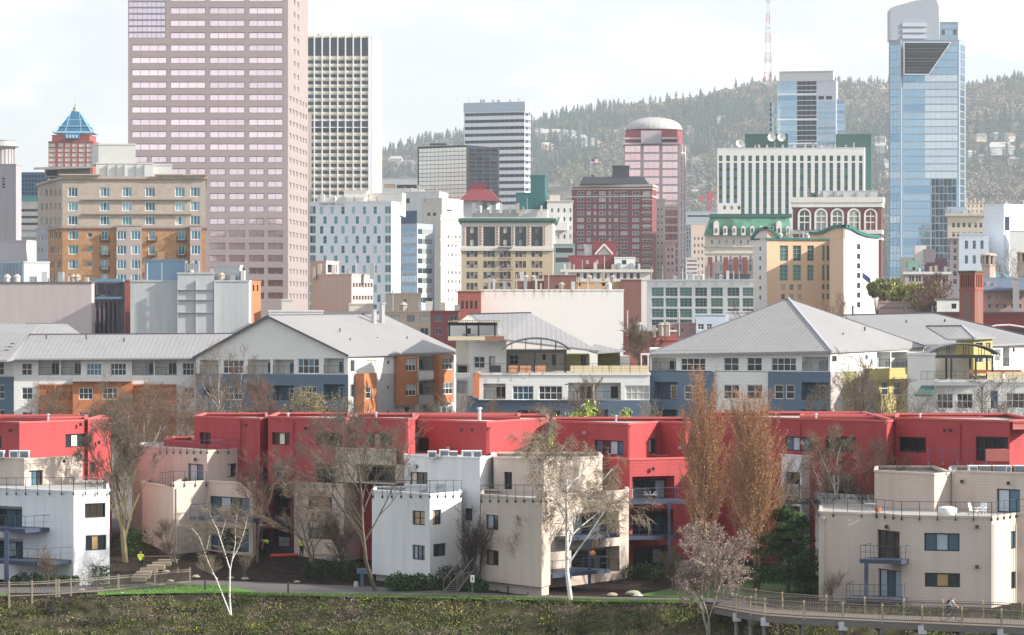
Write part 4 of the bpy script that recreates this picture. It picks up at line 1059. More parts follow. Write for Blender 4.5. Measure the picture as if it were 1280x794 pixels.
b.block([(1229,760),(1300,760)],363,mat=C('pinkish_brick2',(.42,.27,.24),var=.3,scale=.8),roof=C('blue_slate',(.10,.13,.2)),dep=12,par=.2,holes=[('g',0,1232,1280,5,.35,366,388,2,.45,'G:m')])
mb=MB(); 
mb.slab([P(1229,362,757),P(1300,362,757),P(1300,347,775),P(1229,347,775)],.3); b.part('sloped_roof',mb,C('blue_slate',(0,0,0)))
b.block([(1266,755),(1274,755)],348,mat=C('grey_chimney',(.3,.27,.29)),dep=4,name='chimney',roof=roofg,par=.1); b.finish()
b=Bld('small_house','building with a shallow teal hipped roof right of the belfry turret',1255,830,'house')
b.block([(1243,832),(1275,832)],352,mat=C('pinkish_brick2',(0,0,0)),dep=12)
mb=MB(); mb.add([P(1240,353,830),P(1264,350,830),P(1280,353,845),P(1240,353,846),P(1247,338,838)],((0,1,4),(1,2,4),(2,3,4),(3,0,4))); b.part('roof',mb,C('teal_roof',(0,0,0))); b.finish()

# --- far left cluster
b=Bld('concrete_tower','grey slab tower with a round capped concrete top at the left edge',8,900,'office tower')
lg=C('lavender_concrete',(.40,.37,.40),var=.08,scale=.2,streak=.15)
b.block([(-40,905),(20,900),(26.8,908)],205,mat=lg,roof=roofg,dep=12,ref=900,holes=[('r',0,2.5,222+3.6*k,6.5,224.6+3.6*k,'G:m') for k in range(4)],par=.3)
c=(X(2,915),912,0); mb=MB(); n=40
mb.lathe((c[0],c[1],0),[(3.9,Z(206,912)),(3.9,Z(185,912))],24); cyl=b.part('round_shaft',mb,lg)
mb=MB()
for t in range(24): a=2*math.pi*t/24; mb.box(c[0]+3.9*math.cos(a)-.14,c[0]+3.9*math.cos(a)+.14,c[1]+3.9*math.sin(a)-.14,c[1]+3.9*math.sin(a)+.14,Z(206,912),Z(185,912))
b.part('rib',mb,lg,parent=cyl)
mb=MB(); mb.lathe((c[0],c[1],0),[(4.0,Z(185,912)),(5.3,Z(183.5,912)),(5.3,Z(182.3,912)),(4.3,Z(181.8,912)),(4.3,Z(176.5,912)),(4.5,Z(176,912))],32); b.part('round_cap',mb,C('cap_grey',(.42,.43,.42))); b.finish()
b=Bld('office_block','dark navy glass block half hidden behind the tan brick apartments, far left',42,1300)
b.block([(26,1300),(60,1300)],215.5,mat=C('navy_panel',(0,0,0)),holes=[('g',0,27,59,8,.8,218,250,6,.7,'N:n')],roof=roofg,dep=15)
b.block([(20,1290),(46,1290)],244,mat=C('teal_band',(.06,.17,.18)),roof=roofg,dep=8,name='teal_wall'); b.finish()
b=Bld('office_block','cream block with horizontal window bands beside the left edge concrete tower',35,1150)
b.block([(20,1152),(48,1150)],252,mat=C('cream_panel',(.66,.64,.6)),holes=[('r',0,22,y-1.7,47.5,y+1.7,'G:mmmmmm') for y in (263,271.5,280,289,298)],roof=roofg,dep=12); b.finish()
b=Bld('office_block','pale lavender windowless block below the left edge concrete tower',15,800)
b.block([(-40,802),(33,798),(46,806)],300.5,mat=C('pale_lavender',(.58,.54,.58),var=.05),roof=roofg,dep=12,ref=798); b.finish()
b=Bld('metal_shed','corrugated blue and pale metal roof block above the pink slab, far left',28,700,'shed')
b.block([(-40,700),(29.5,698)],327,mat=M('blue_corrugated',(.26,.34,.42),var=.06,siding=0),roof=roofg,dep=10,ref=698)
b.block([(29.7,698),(62,700)],327,mat=C('pale_metal',(.52,.55,.58)),roof=roofg,dep=9,ref=698,name='pale_wall')
mb=MB()
for i in range(16): xx=X(1+1.8*i,698); mb.box(xx,xx+.1,697.9,698.3,Z(352,698),Z(328,698))
b.part('rib',mb,C('blue_corrugated',(0,0,0))); b.finish()
# tan and orange brick apartments
b=Bld('apartment_building','tan and orange brick apartment block with teal windows in front of the pink tower',168,735,'apartment building')
tan=M('tan_brick',(.47,.395,.335),var=.06,scale=.4,fine=.12,brick=(1.4,(.41,.34,.285))); ora=M('orange_brick',(.47,.27,.145),var=.06,scale=.4,fine=.12,brick=(1.6,(.38,.20,.10)))
def gg(i): return ('W:gbg','W:ggg','W:wgw')[i%3] if i%7==3 else ('W:gbg','W:ggg')[i%2]
hs=[]; n=0
for y in (240.3,258,275.6):
    for x0 in (91.2,131,158.8,187.8,225,244): 
        n+=1; hs.append(('r',1,x0-6.3,y-5.8,x0+6.3,y+5.8,gg(n)))
for y in (241,258.5,276):
    for i in range(5): hs.append(('r',0,51.5+5.5*i,y-4.5,54+5.5*i,y+5,'W:m'))
A0=(47,772)
r=b.block([A0,(78,733),(257,733)],221,mat=tan,holes=hs,ybot=283,roof=roofg,dep=18,ref=733,coph=.5,copw=.4,name='upper_wall',rec=.25)
b.block([(76.5,732.5),(123,732.5)],217.8,mat=tan,ybot=222,dep=12,roof=roofg,name='parapet',par=.2,copw=.4); b.block([(195,732.5),(257,732.5)],217.8,mat=tan,ybot=222,dep=12,roof=roofg,name='parapet',par=.2,copw=.4)
mb=MB()
for y in (249.5,267.6): mb.box(X(103,733),X(240,733),732.5,732.95,Z(y+.7,733),Z(y-.7,733))
b.part('brick_band',mb,C('band_grey',(.33,.28,.26)))
hs=[]
for y in (294,312.4,330.8,348.5):
    hs.append(('r',1,85.5,y-5.8,98.3,y+5.8,gg(n))); n+=1
    hs.append(('r',1,109.5,y-3,115.3,y+2.6,'W:g'))
    for x0 in (130.6,189.8,226.7): hs.append(('r',1,x0-4.4,y-5.6,x0+4.4,y+6.0,'W:gg'))
for y in (294,312.4,330.8,348.5):
    for i in range(3): hs.append(('r',0,63+5*i,y-5,66+5*i,y+5,'W:m'))
r=b.block([(60,748),(78,731),(257,731)],283.3,mat=ora,holes=hs,dep=15,ref=731,cop=C('band_grey',(0,0,0)),copw=.35,coph=.4,roof=roofg,rec=.3)
hs=[('r',0,x0-6.2,y-5.8,x0+6.2,y+5.8,'W:gbg') for x0 in (152,169.8) for y in (294,312.4,330.8,348.5)]
b.block([(145.8,729.5),(177.4,729.5)],281,mat=C('taupe_brick',(.40,.34,.32)),holes=hs,dep=1.4,name='bay_wall',roof=roofg,par=.1)
b.block([(237.5,729.5),(252,729.5)],281,mat=C('taupe_brick',(0,0,0)),holes=[('r',0,238.6,y-5.8,250.8,y+5.8,'W:gbg') for y in (294,312.4,330.8)],dep=1.4,name='bay_wall',roof=roofg,par=.1)
for x0 in (130.6,189.8,226.7):
    for y in (301,319.5,338):
        mb=MB(); zz=Z(y,730); xa,xb=X(x0-6,730),X(x0+6,730); mb.box(xa,xb,729.9,730.95,zz-.15,zz)
        b.rail(mb,[Vector((xa+.05,730.9,zz)),Vector((xa+.05,729.95,zz)),Vector((xb-.05,729.95,zz)),Vector((xb-.05,730.9,zz))],h=1.0,bal=.18); b.part('balcony',mb,framemat('K'))
hs=[('g',0,46,60,3,.4,288,352,4,.55,'W:m')]
b.block([(45.5,765),(60,750)],283,mat=C('shade_blue_brick',(.40,.41,.45)),holes=hs,dep=8,name='left_wing_wall',roof=roofg)  # left face in shade: the bluish shade is put into its brick colour
pg=C('pale_panel',(.60,.60,.58),var=.05)
b.block([(120,745),(191.5,745)],203.5,mat=pg,ybot=228,dep=10,name='penthouse',roof=roofg,par=.2)
b.block([(191.5,747),(215,747)],205.5,mat=pg,ybot=221,dep=9,name='penthouse',roof=roofg,par=.2)
b.block([(114.5,756),(123,750),(169.5,750)],179.8,mat=pg,ybot=205,dep=9,name='stair_tower',roof=roofg,par=.2,ref=750)
b.block([(56,752),(113,748)],210.5,mat=pg,ybot=221,dep=8,name='penthouse',roof=roofg,par=.2,holes=[('r',0,58,213,72,220,'G:mmm')])
mb=MB(); mb.slab([P(42,209.5,744),P(117,207,742),P(117,207,756),P(42,209.5,760)],.5); b.part('canopy',mb,C('taupe_canopy',(.4,.38,.36)))
mb=MB()
for xx in (134,146,155,170,180): mb.box(X(xx,744.5),X(xx+.7,744.5),744.5,744.95,Z(224,744.5),Z(206,744.5))
b.part('pipe',mb,framemat('G')); b.finish()
b=Bld('windowless_building','long pink windowless slab wall at the left behind the grey roofs',50,620,'warehouse')
b.block([(-60,622),(114.5,620),(118,623)],352.5,mat=C('dusty_pink_stucco',(.50,.44,.44),var=.05,scale=.15,streak=.08),roof=roofg,dep=20,ref=620,cop=C('dark_cap',(.15,.13,.14)),coph=.3,copw=.1); b.finish()
b=Bld('loft_building','narrow dark purple building with tall windows and a blue canopy between two blank walls',140,640)
hs=[('r',0,119.5+7.4*i,354.5,125.7+7.4*i,369,'P:mb') for i in range(5)]+[('r',0,119.8+5.6*i,377,123.6+5.6*i,422,'P:k/n/k/n/k') for i in range(6)]
b.block([(118.3,640),(156,640)],349.5,mat=C('purple_paint',(.18,.13,.19)),holes=hs,dep=14,roof=roofg,par=.3)
b.block([(156.2,639),(162.8,639)],350,mat=C('old_brick',(0,0,0)),dep=14,roof=roofg,par=.3,name='brick_wall')
b.box('canopy',117,154,348.6,352.4,636.5,3,C('blue_canopy',(.12,.24,.36)))
b.box('belt',118.4,155.8,371,374,639.2,.7,C('blue_canopy',(0,0,0))); b.finish()
b=Bld('concrete_building','pale grey concrete windowless building with panel joints and a blue rooftop box',238,612,'warehouse')
gc=C('grey_concrete',(.47,.49,.51),var=.07,scale=.25,streak=.14,fine=.05)
b.block([(163,613),(311,612),(314,616)],350.5,mat=gc,dep=20,ref=612,roof=roofg,par=.2)
b.block([(222,611.4),(268,611.2)],341,mat=gc,dep=8,name='raised_wall',roof=roofg,par=.2)
mb=MB()
for y in (362.5,375,391): mb.box(X(222,611),X(268,611),610.9,611.35,Z(y+.25,611),Z(y-.25,611))
for xx in (222,268,245): mb.box(X(xx-.3,611),X(xx+.3,611),610.85,611.3,Z(420,611),Z(350.7,611))
b.part('panel_joint',mb,C('joint_grey',(.33,.34,.35)))
b.block([(181,622),(231.5,620)],324.5,mat=M('blue_grey_panel2',(.22,.34,.47),var=.05),ybot=351,dep=7,name='roof_box',roof=roofg,par=.1)
b.block([(267.5,618),(299.5,616),(303,619)],331.5,mat=gc,ybot=351,dep=7,name='stair_tower',roof=roofg,par=.1)
mb=MB(); 
for i in range(7): mb.box(X(231+2.6*i,617),X(233+2.6*i,617),617,619,Z(341,617),Z(330 if i%3 else 326,617))
b.part('roof_unit',mb,framemat('G')); b.finish()
b=Bld('brick_building','thin sunlit orange brick sliver between the grey concrete building and the pink tower',320,640)
b.block([(314,640),(326,645)],351,mat=C('orange_brick2',(.40,.17,.09)),dep=8,roof=roofg,holes=[('r',0,316,356,318,364,'K:d'),('r',0,321,356,323,364,'K:d')]); b.finish()

def clutter(specs):
    for i,(a,c,y,D) in enumerate(specs):
        rng_=random.Random(i); px=a
        par_=None
        best=[o for o in SC.objects if o.type=='EMPTY' and o.get('category') and abs(o.location.y-D)<25 and abs(CX+o.location.x/o.location.y*F-(a+c)/2)<70]
        if not best: continue
        root=min(best,key=lambda o:abs(o.location.y-D)+abs(CX+o.location.x/o.location.y*F-(a+c)/2)*.3)
        while px<c:
            w=rng_.uniform(2,6)*1000/D*.8; hh_=rng_.uniform(.8,2.4); mb=MB(); zz_=Z(y,D); x0=X(px,D); kind=rng_.random()
            if kind<.6: mb.box(x0,x0+w*D/F,D+3,D+3+2.5,zz_-1.2,zz_+hh_)
            elif kind<.8: mb.tube((x0,D+3,zz_-1),(x0,D+3,zz_+hh_+1.5),.12,.1,6)
            else: mb.lathe((x0,D+4,zz_-1),[(.6,0),(.6,1.8),(.75,1.9),(.2,2.4)],8)
            part('roof_unit',mb,(framemat('G'),C('roof_unit_pale',(.5,.5,.5)),C('roof_unit_tan',(.38,.33,.28)))[rng_.randrange(3)],root,org=root.location)
            px+=w+rng_.uniform(2,14)
clutter([(400,480,251,960),(392,460,45,1950),(590,680,262,1150),(505,545,239,1350),(530,575,247,1285),(815,935,349,900),(650,775,351,800),(1240,1290,255,1095),(610,770,361,700),(390,465,342,760),(905,1070,184,1550),(5,110,352,620),(170,300,350,612),(1000,1095,246,1350),(960,1030,297,987),(586,650,127,1850),(705,810,336,1000),(1135,1185,340,1150),(1190,1230,267,1300),(1235,1290,363,760),(490,570,388,560),(785,860,413,580)])
# --- small lattice crane, red, in the distance
o=empty('tower_crane',(X(887.5,2100),2100,Z(300,2100)),'distant red construction crane below the hillside houses','crane')
mb=MB(); cr=C('crane_red',(.62,.05,.1)); Hc=Z(246,2100)-Z(300,2100)
for i in range(9):
    z0,z1=i*Hc/9,(i+1)*Hc/9
    for j,(a,c) in enumerate(((-.9,-.9),(.9,-.9),(.9,.9),(-.9,.9))):
        a2,c2=((.9,-.9),(.9,.9),(-.9,.9),(-.9,-.9))[j]; mb.tube((a,c,z0),(a,c,z1),.2,.2,4); mb.tube((a,c,z0),(a2,c2,z1),.12,.12,3)
part('mast',mb,cr,o)
mb=MB(); mb.tube((0,0,Hc),(3.5,0,Hc+5.5),.6,.3,4); mb.tube((0,0,Hc),(-6,0,Hc-.5),.5,.4,4); mb.tube((-3,0,Hc+2.2),(6.8,0,Hc-2),.35,.3,4); part('jib',mb,cr,o)
mb=MB(); mb.box(-1.3,1.3,-1.3,1.3,Hc-1.4,Hc+1.2); mb.box(-6.5,-4.2,-.8,.8,Hc-2,Hc); part('cab',mb,cr,o)
# ================================================================== GREY-ROOFED APARTMENTS
def px_of(v): return (CX+v[0]/v[1]*F, v[1])
def along(p,d,px):
    x,y=X(*p),p[1]; k=(px-CX)/F; t=(k*y-x)/(d[0]-k*d[1]); return (px,y+t*d[1])
E1=(.8829,-.4695); E2=(.4695,.8829)
def roofplane(b,pts,ed,mat,t=.25,name='roof',parent=None,over=None):
    mb=MB(); mb.slab(pts,t); me=mb.mesh(name,[mat],b.org)
    uv=me.uv_layers.new(name='UVMap'); e=Vector((ed[0],ed[1],0)).normalized()
    for lp in me.loops:
        co=me.vertices[lp.vertex_index].co+b.org; uv.data[lp.index].uv=(co.x*e.x+co.y*e.y, co.z)
    o=bpy.data.objects.new(name,me); o.parent=parent or b.root; link(o); return o
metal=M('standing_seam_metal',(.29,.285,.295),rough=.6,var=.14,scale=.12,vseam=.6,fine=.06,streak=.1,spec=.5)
cap=C('dark_ridge',(.10,.10,.12))
aw=C('apt_white',(.70,.70,.68),var=.05,scale=.3,siding=.35,streak=.05)
sb=C('slate_blue_stucco',(.10,.15,.215),var=.06,scale=.4,siding=.35)
ob=C('burnt_orange_siding',(.46,.17,.075),var=.08,scale=.5,siding=.3)
gy=C('apt_grey',(.42,.42,.42),var=.06,scale=.4,siding=.35)
yl=C('mustard_siding',(.40,.34,.14),var=.08,scale=.5,siding=.4); yg=C('olive_yellow_siding',(.24,.235,.10),var=.08,siding=.4)
def strip(b,p,q,r,name,mat,parent=None):
    mb=MB(); mb.tube(p,q,r,r,4); return b.part(name,mb,mat,parent=parent)
Lg='L;W:dd;.45;.93'
Lh='L;W:mm;.1;.55'
# G1
b=Bld('apartment_block','apartment end at the left edge with slate blue lower walls and a hipped grey roof',5,430,'apartment building',far=False)
b.block([(-60,432),(17,428)],448,mat=aw,ybot=471,holes=[('r',0,-8,452,5,469,'W:dd/dd')],dep=10,name='upper_wall')
b.block([(-60,431.8),(17.3,427.8)],471,mat=sb,dep=10,holes=[('r',0,-8,481,5.5,499,'W:dd/dd'),('r',0,-8,512,6,530,'W:dd/dd')])
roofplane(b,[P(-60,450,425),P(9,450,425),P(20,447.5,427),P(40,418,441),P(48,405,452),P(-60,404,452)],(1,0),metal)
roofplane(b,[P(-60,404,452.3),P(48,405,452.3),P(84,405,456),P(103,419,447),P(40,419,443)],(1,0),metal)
strip(b,P(33,404.6,452),P(84,404.9,456),.15,'ridge_cap',cap)
for k in range(3): b.box('skylight',6+3.4*k,11+3.4*k,437-4*k,438.4-4*k,428+2.5*k,.5,cap)
b.finish()
# G2
b=Bld('apartment_block','long white apartments with orange balconies under a grey roof, left of the gable',130,428,'apartment building',far=False)
Wn='W:dd/dd'
hs=[('r',0,27,454,40.3,469.5,Wn),('r',0,48,450,74,469,'L;W:dd;.55;.95'),('r',0,76,450,101,469,'L;W:dd;.6;.98'),('r',0,108,454,127,469.5,'W:bbbb/bbbb'),('r',0,138,454,158,469.5,'W:dddd/dddd'),('r',0,165,450,192,469,'L;W:cd;.5;.95'),('r',0,194,450,221,469,'L;W:dd;.55;.95'),('r',0,228,453.5,243,469.5,'W:ddd/ddd'),
('r',0,27,484.5,41,499.5,Wn),('r',0,228,484.5,243,499.5,Wn),('r',0,27.5,515,41,531,Wn),('r',0,228,515,243,531,Wn)]
A=(17.3,428); B=(245,428)
b.block([A,B],447.5,mat=aw,holes=hs,dep=13)
b.block([(48,427.6),(91,427.6)],480.5,mat=ob,holes=[('r',0,49,482,68,500,'L;W:dd;.5;.95'),('r',0,70,482,90,500,'L;W:mm;.5;.95'),('r',0,49,512,68,530,'L'),('r',0,70,512,90,530,'L')],dep=.3,name='orange_wall')
b.block([(165,427.6),(220.5,427.6)],480.5,mat=ob,holes=[('r',0,166,482,191,500,'L;W:dd;.4;.85'),('r',0,193,482,219.5,500,'L;W:mm;.5;.95'),('r',0,166,512,191,530,'L'),('r',0,193,512,219.5,530,'L')],dep=.3,name='orange_wall')
b.block([(91,426),(165,426)],474.5,mat=ob,holes=[('r',0,98.5,484.5,116,499.5,'W:ddd/ddd'),('r',0,128,484.5,147,499.5,'W:ddd/ddd'),('r',0,98.5,515,116,530,'W:ddd/ddd'),('r',0,128,515,147,530,'W:ddd/ddd')],dep=1.9,name='bay_wall')
roofplane(b,[P(90,476,425.2),P(166,476,425.2),P(164.5,472.5,427.9),P(91.5,472.5,427.9)],(1,0),metal,.12,'bay_roof')
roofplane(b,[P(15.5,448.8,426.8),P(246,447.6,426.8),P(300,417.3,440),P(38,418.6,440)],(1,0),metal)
strip(b,P(36,418.4,440),P(297,417.2,440),.16,'ridge_cap',cap); strip(b,P(15.5,449.3,426.7),P(246,448,426.7),.13,'gutter',C('gutter_grey',(.3,.31,.33)))
mb=MB(); 
for px,py in ((58,424),(108,424.5),(155,428)): p=P(px,py,436); mb.tube(p,p+Vector((0,0,.6)),.12,.12,5)
b.part('roof_vent',mb,cap)
b.finish()
# G3
b=Bld('apartment_block','big gabled apartment building, white over slate blue, with orange bays at its right',340,420,'apartment building',far=False)
z_e=Z(444.5,415)
f0=Face((X(245,425),425),(X(435,415),415)); f1=Face((X(435,415),415),(X(572,440),440))
ref=415
hsU=[('r',0,249.5,450,273,469,'L;W:dd;.6;.95'),('r',0,278.5,450,304.5,468.5,'W:mmmm/dddd'),('r',0,309.5,449.5,338,468.5,'L;W:dd;.6;.95'),('r',0,341,449.5,367.5,468,'L;W:bb;.5;.95'),('r',0,372,448.3,398.8,467.2,'W:bdbd/dddd'),('r',0,404.5,448,430,467.3,'L;W:bd;.45;.92')]
hsU+=[('r',1,438,449.5,444.5,465.5,'W:m'),('r',1,458.2,450,470,456,'W:www'),('r',1,484,450.5,487.7,455.8,'W:d')]
b.block([(245,425),(435,415),(497,426.3)],444.5,mat=aw,ybot=468.5,holes=hsU,back=446,name='upper_wall',ref=415)
hsL=[('r',0,255,483,273,500,'L;W:bb;.5;.95'),('r',0,280,483.5,303.5,500,'W:mddd/dddd'),('r',0,309.5,482,338,500.5,'L;W:dd;.5;.9'),('r',0,341,482,367.5,500.5,'L;W:dd;.5;.9'),('r',0,376,483,396,499.5,'W:ddd/ddd'),('r',0,404.5,480.5,431,500,'L;W:bb;.45;.92')]
hsL+=[('r',0,255,513,273,530,'L'),('r',0,280,513,303.5,530,'W:dddd/dddd'),('r',0,309.5,513,338,530,'L'),('r',0,341,513,367.5,530,'L'),('r',0,404.5,511.5,431,530,'L')]
b.block([(245,425),(435,414.9),(435.2,415)],468.5,mat=sb,holes=hsL,dep=14,name='lower_wall',ref=415)
hsG=[('r',0,438,480,444.5,497,'W:m'),('r',0,484,482,487.7,487,'W:d'),('r',0,484,513,487.7,518,'W:d')]
b.block([(435.4,415.1),(497,426.3)],468.5,mat=gy,holes=hsG,back=444,name='grey_wall',ref=415)
def wedge_bay(x0,x1,y0,y1,outm,mat,holes,name='bay_wall',xb=None,roof=None,f=f1):
    fo=Face(f.A+f.n*outm,f.B+f.n*outm); u0,u1=fo.u(x0),fo.u(x1)
    p0=f.pt(u0,0,.05); p1=f.pt(u0,0,outm); p2=f.pt(u1,0,outm); p3=f.pt(u1,0,.05)
    ch=[px_of(p0),px_of(p1),px_of(p2),px_of(p3)]
    z1,z0=Z(y0,p1.y),Z(y1,p1.y)
    hh=[('r',1,*h_) for h_ in holes]
    return b.block(ch[:3],0,ztop=z1,zbot=z0,mat=mat,holes=hh,dep=1.2,name=name,roof=roof,par=.05)
wedge_bay(455,471,467,520,1.3,ob,[(457.5,483.3,464.5,498.5,'W:m/d')])
b.block([(497.2,426.3),(572,440)],444.5,mat=aw,holes=[('r',0,523.5,445.5,542,463.5,'L;W:mm;.5;.95'),('r',0,523.5,476,542,494,'L;W:mm;.5;.95'),('r',0,498,508,521,520,'W:mdm'),('r',0,524,506,541.5,520,'L'),('r',0,546,508,566,518,'W:mdm')],back=446,name='side_wall',ref=415)
wedge_bay(502,521.5,445.5,507,.95,ob,[(507.2,448.3,520.5,464,'W:mmm/ddd'),(507.5,480,520.5,495,'W:mmm/ddd')])
wedge_bay(549,567.5,444.5,504,.95,ob,[(553,447,566.5,462.3,'W:mmm/ddd'),(553,478,566.5,493,'W:mmm/ddd')])
wedge_bay(523.5,542.2,463.8,474.5,.5,aw,[],'balcony_wall'); wedge_bay(523.5,542.2,494,504.5,.5,gy,[],'balcony_wall')
# gable triangle + roof
ov=.35
pkF=P(336.5,396.5,420.3); pkB=P(478.5,394.8,445.5); eL=P(245,447.6,425); eR=P(435,444.6,415); eRB=P(574,441,440.3); eLB=eL+(eRB-eR)
mb=MB(); n_=Vector((f0.n.x,f0.n.y,0))
mb.add([eL,eR,pkF,eL-n_*.3,eR-n_*.3,pkF-n_*.3],((0,1,2),(5,4,3),(0,3,4,1),(1,4,5,2),(2,5,3,0))); b.part('gable',mb,aw)
o_=n_*.5; dr=(eR-pkF); dl=(eL-pkF); up=Vector((0,0,.22))
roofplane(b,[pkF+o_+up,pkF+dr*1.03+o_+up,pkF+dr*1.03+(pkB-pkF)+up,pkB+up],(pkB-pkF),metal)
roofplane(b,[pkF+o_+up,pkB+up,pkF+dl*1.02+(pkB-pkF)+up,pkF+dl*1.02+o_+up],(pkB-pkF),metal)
strip(b,pkF+o_+up,pkB+up,.14,'ridge_cap',cap)
strip(b,pkF+o_+up*.6,pkF+dr*1.03+o_+up*.6,.13,'barge_board',cap); strip(b,pkF+o_+up*.6,pkF+dl*1.02+o_+up*.6,.13,'barge_board',cap)
mb=MB(); 
for px,py,D_,r_,hh_ in ((467.5,400,438,.33,1.2),(477.5,399,440,.36,1.9)): p=P(px,py,D_); mb.tube(p-Vector((0,0,.6)),p+Vector((0,0,hh_)),r_,r_,8); mb.tube(p+Vector((0,0,hh_)),p+Vector((0,0,hh_+.15)),r_*1.3,r_*1.3,8)
b.part('chimney_pipe',mb,C('galvanised',(.5,.5,.52),rough=.4,metal=.5))
mb=MB(); 
for px,py,D_ in ((425,415,425),(438,427,423),(472,426,430),(509,425,436)): p=P(px,py,D_); mb.tube(p,p+Vector((0,0,.45)),.1,.1,5)
b.part('roof_vent',mb,cap); b.finish()

def arch_shelter(b,x0,x1,ya,yb,ye,D,posts,yp,dep=4.0):
    """barrel-vaulted dark metal shelter: x0-x1 ends, ya apex row, yb spring row, ye beam bottom row"""
    sh=framemat('K'); 
    n=16; hx=(X(x1,D)-X(x0,D))/2; cx_=(X(x1,D)+X(x0,D))/2; hz=Z(ya,D)-Z(yb,D)
    fr=[(cx_+hx*math.sin(t),Z(yb,D)+hz*(math.cos(t)-math.cos(1.05))/(1-math.cos(1.05))) for t in [lerp(-1.05,1.05,i/n) for i in range(n+1)]]
    k=hx/ (hx*math.sin(1.05)); fr=[(cx_+(x-cx_)*k,z) for x,z in fr]
    mb=MB()
    for (xa,za),(xb,zb_) in zip(fr,fr[1:]):
        mb.add([(xa,D,za),(xb,D,zb_),(xb,D+dep,zb_),(xa,D+dep,za),(xa,D,za+.14),(xb,D,zb_+.14),(xb,D+dep,zb_+.14),(xa,D+dep,za+.14)],((3,2,1,0),(4,5,6,7),(0,1,5,4),(2,3,7,6),(0,4,7,3),(1,2,6,5)))
    b.part('vaulted_roof',mb,C('dark_vault',(.20,.20,.22),rough=.5,vseam=0))
    mb=MB()
    for yy in (D+.1,D+dep*.5,D+dep-.2):
        mb.box(X(posts[0]-1,D),X(posts[-1]+1.5,D),yy-.08,yy+.08,Z(ye,D),Z(ye-3.6,D))
        for i in range(1,n): 
            xa,za=fr[i]
            if i%3==0 and za-.05>Z(ye-3.6,D): mb.tube((xa,yy,Z(ye-3.6,D)),(xa,yy,za),.05,.05,4)
        for p,q in zip(fr,fr[1:]): mb.tube((p[0],yy,p[1]-.05),(q[0],yy,q[1]-.05),.07,.07,4)
    b.part('beam',mb,sh)
    for px in posts:
        for yy in (D+.1,D+dep-.2):
            mb=MB(); mb.box(X(px,D)-.11,X(px,D)+.11,yy-.11,yy+.11,Z(yp,D),Z(ye,D)); b.part('post',mb,sh)
# G4
b=Bld('apartment_block','terraced white apartment building with a vaulted shelter and pergola on its decks',690,405,'apartment building',far=False)
hs=[('r',0,640.5,482.5,667,500,'W:bbbb/bbbb'),('r',0,673.5,482.5,703,500,'W:dddd/dddd'),('r',0,710,478.5,741,500,'L;W:dd;.42;.98'),('r',0,743,478.5,776,500,'L;W:cd;.25;.9'),('r',0,781.5,482,812,499.8,'W:mmmm/mmmm'),('r',0,604,479.5,632,499,'L;W:dd;.5;.98')]
b.block([(598,404),(812.3,402)],466.5,mat=aw,ybot=500.5,holes=hs,dep=12,roof=C('deck_tan',(.36,.3,.25)),par=.05,name='front_wall',ref=402)
hs=[('r',0,646,513,700,530,'L'),('r',0,718,512,760,530,'L'),('r',0,775,514,790,530,'W:dd')]
b.block([(586,405),(812.3,401.8)],500.5,mat=sb,holes=hs,dep=12,name='lower_wall',ref=402)
b.block([(583,409),(598,406)],497,mat=sb,ybot=530,dep=6,name='balcony_wall')
b.box('orange_fin',591,599,466,497,403.5,1.5,ob)
# upper set-back volumes
b.block([(570,424),(586,421)],425,mat=C('apt_cream',(.60,.57,.50),siding=.35),holes=[('r',0,571,457,584,470,'N:k'),('r',0,571,476,584,492,'G:mm')],dep=10,name='recess_wall')
b.block([(586,419),(633,416)],425,mat=aw,holes=[('r',0,592,445.5,605.8,460.5,'W:mm/mm'),('r',0,611.3,445.5,619,462,'K:m')],dep=12,name='upper_wall',roof=C('deck_tan',(0,0,0)),par=.05,ref=416)
b.block([(633,420),(708,418)],437,mat=C('apt_cream',(0,0,0)),holes=[('r',0,636,443.5,648.5,456.5,'W:bb/dd'),('r',0,678,443,682,450,'K:d'),('r',0,690,443,695,457,'K:m')],dep=12,name='upper_wall',ref=418)
b.block([(708,417),(737,416)],443,mat=yg,holes=[('r',0,726,443.5,733,457,'K:d')],dep=10,name='yellow_wall')
b.block([(747,419),(775,418)],440.5,mat=yg,dep=10,name='yellow_wall')
b.block([(775,416),(787,415)],445,mat=aw,dep=6,name='side_wall')
# roofs
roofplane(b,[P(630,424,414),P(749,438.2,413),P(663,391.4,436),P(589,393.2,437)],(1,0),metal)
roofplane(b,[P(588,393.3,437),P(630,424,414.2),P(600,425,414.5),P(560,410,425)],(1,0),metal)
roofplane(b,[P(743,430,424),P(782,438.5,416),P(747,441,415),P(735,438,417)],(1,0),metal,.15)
strip(b,P(588,392.8,437),P(664,391.2,436),.16,'ridge_cap',cap)
mb=MB(); mb.add([P(572,404,421),P(599,404,421),P(584.5,394,421),P(572,426,421),P(599,426,421)],((0,1,2),(3,4,1,0))); b.part('gable',mb,aw)
b.block([(560,421),(622,418)],404,mat=aw,ybot=426,holes=[('r',0,584,410.5,588.5,420,'K:d')],dep=3,name='pergola_back_wall')
mb=MB()
for px in (561.3,583,598,618.6):
    for yy in (414.6,417): mb.box(X(px,414.6)-.09,X(px,414.6)+.09,yy,yy+.18,Z(423,414.6),Z(403,414.6))
b.part('pergola_post',mb,framemat('K'))
mb=MB(); mb.box(X(559,414),X(621,414),414.4,414.6,Z(407,414),Z(403.3,414)); mb.box(X(559,414),X(621,414),417.2,417.4,Z(407,414),Z(403.3,414)); b.part('pergola_beam',mb,framemat('K'))
mb=MB()
for i in range(22): xx=X(560+3*i,414); mb.box(xx,xx+.09,413.6,418,Z(403.2,414),Z(401.2,414))
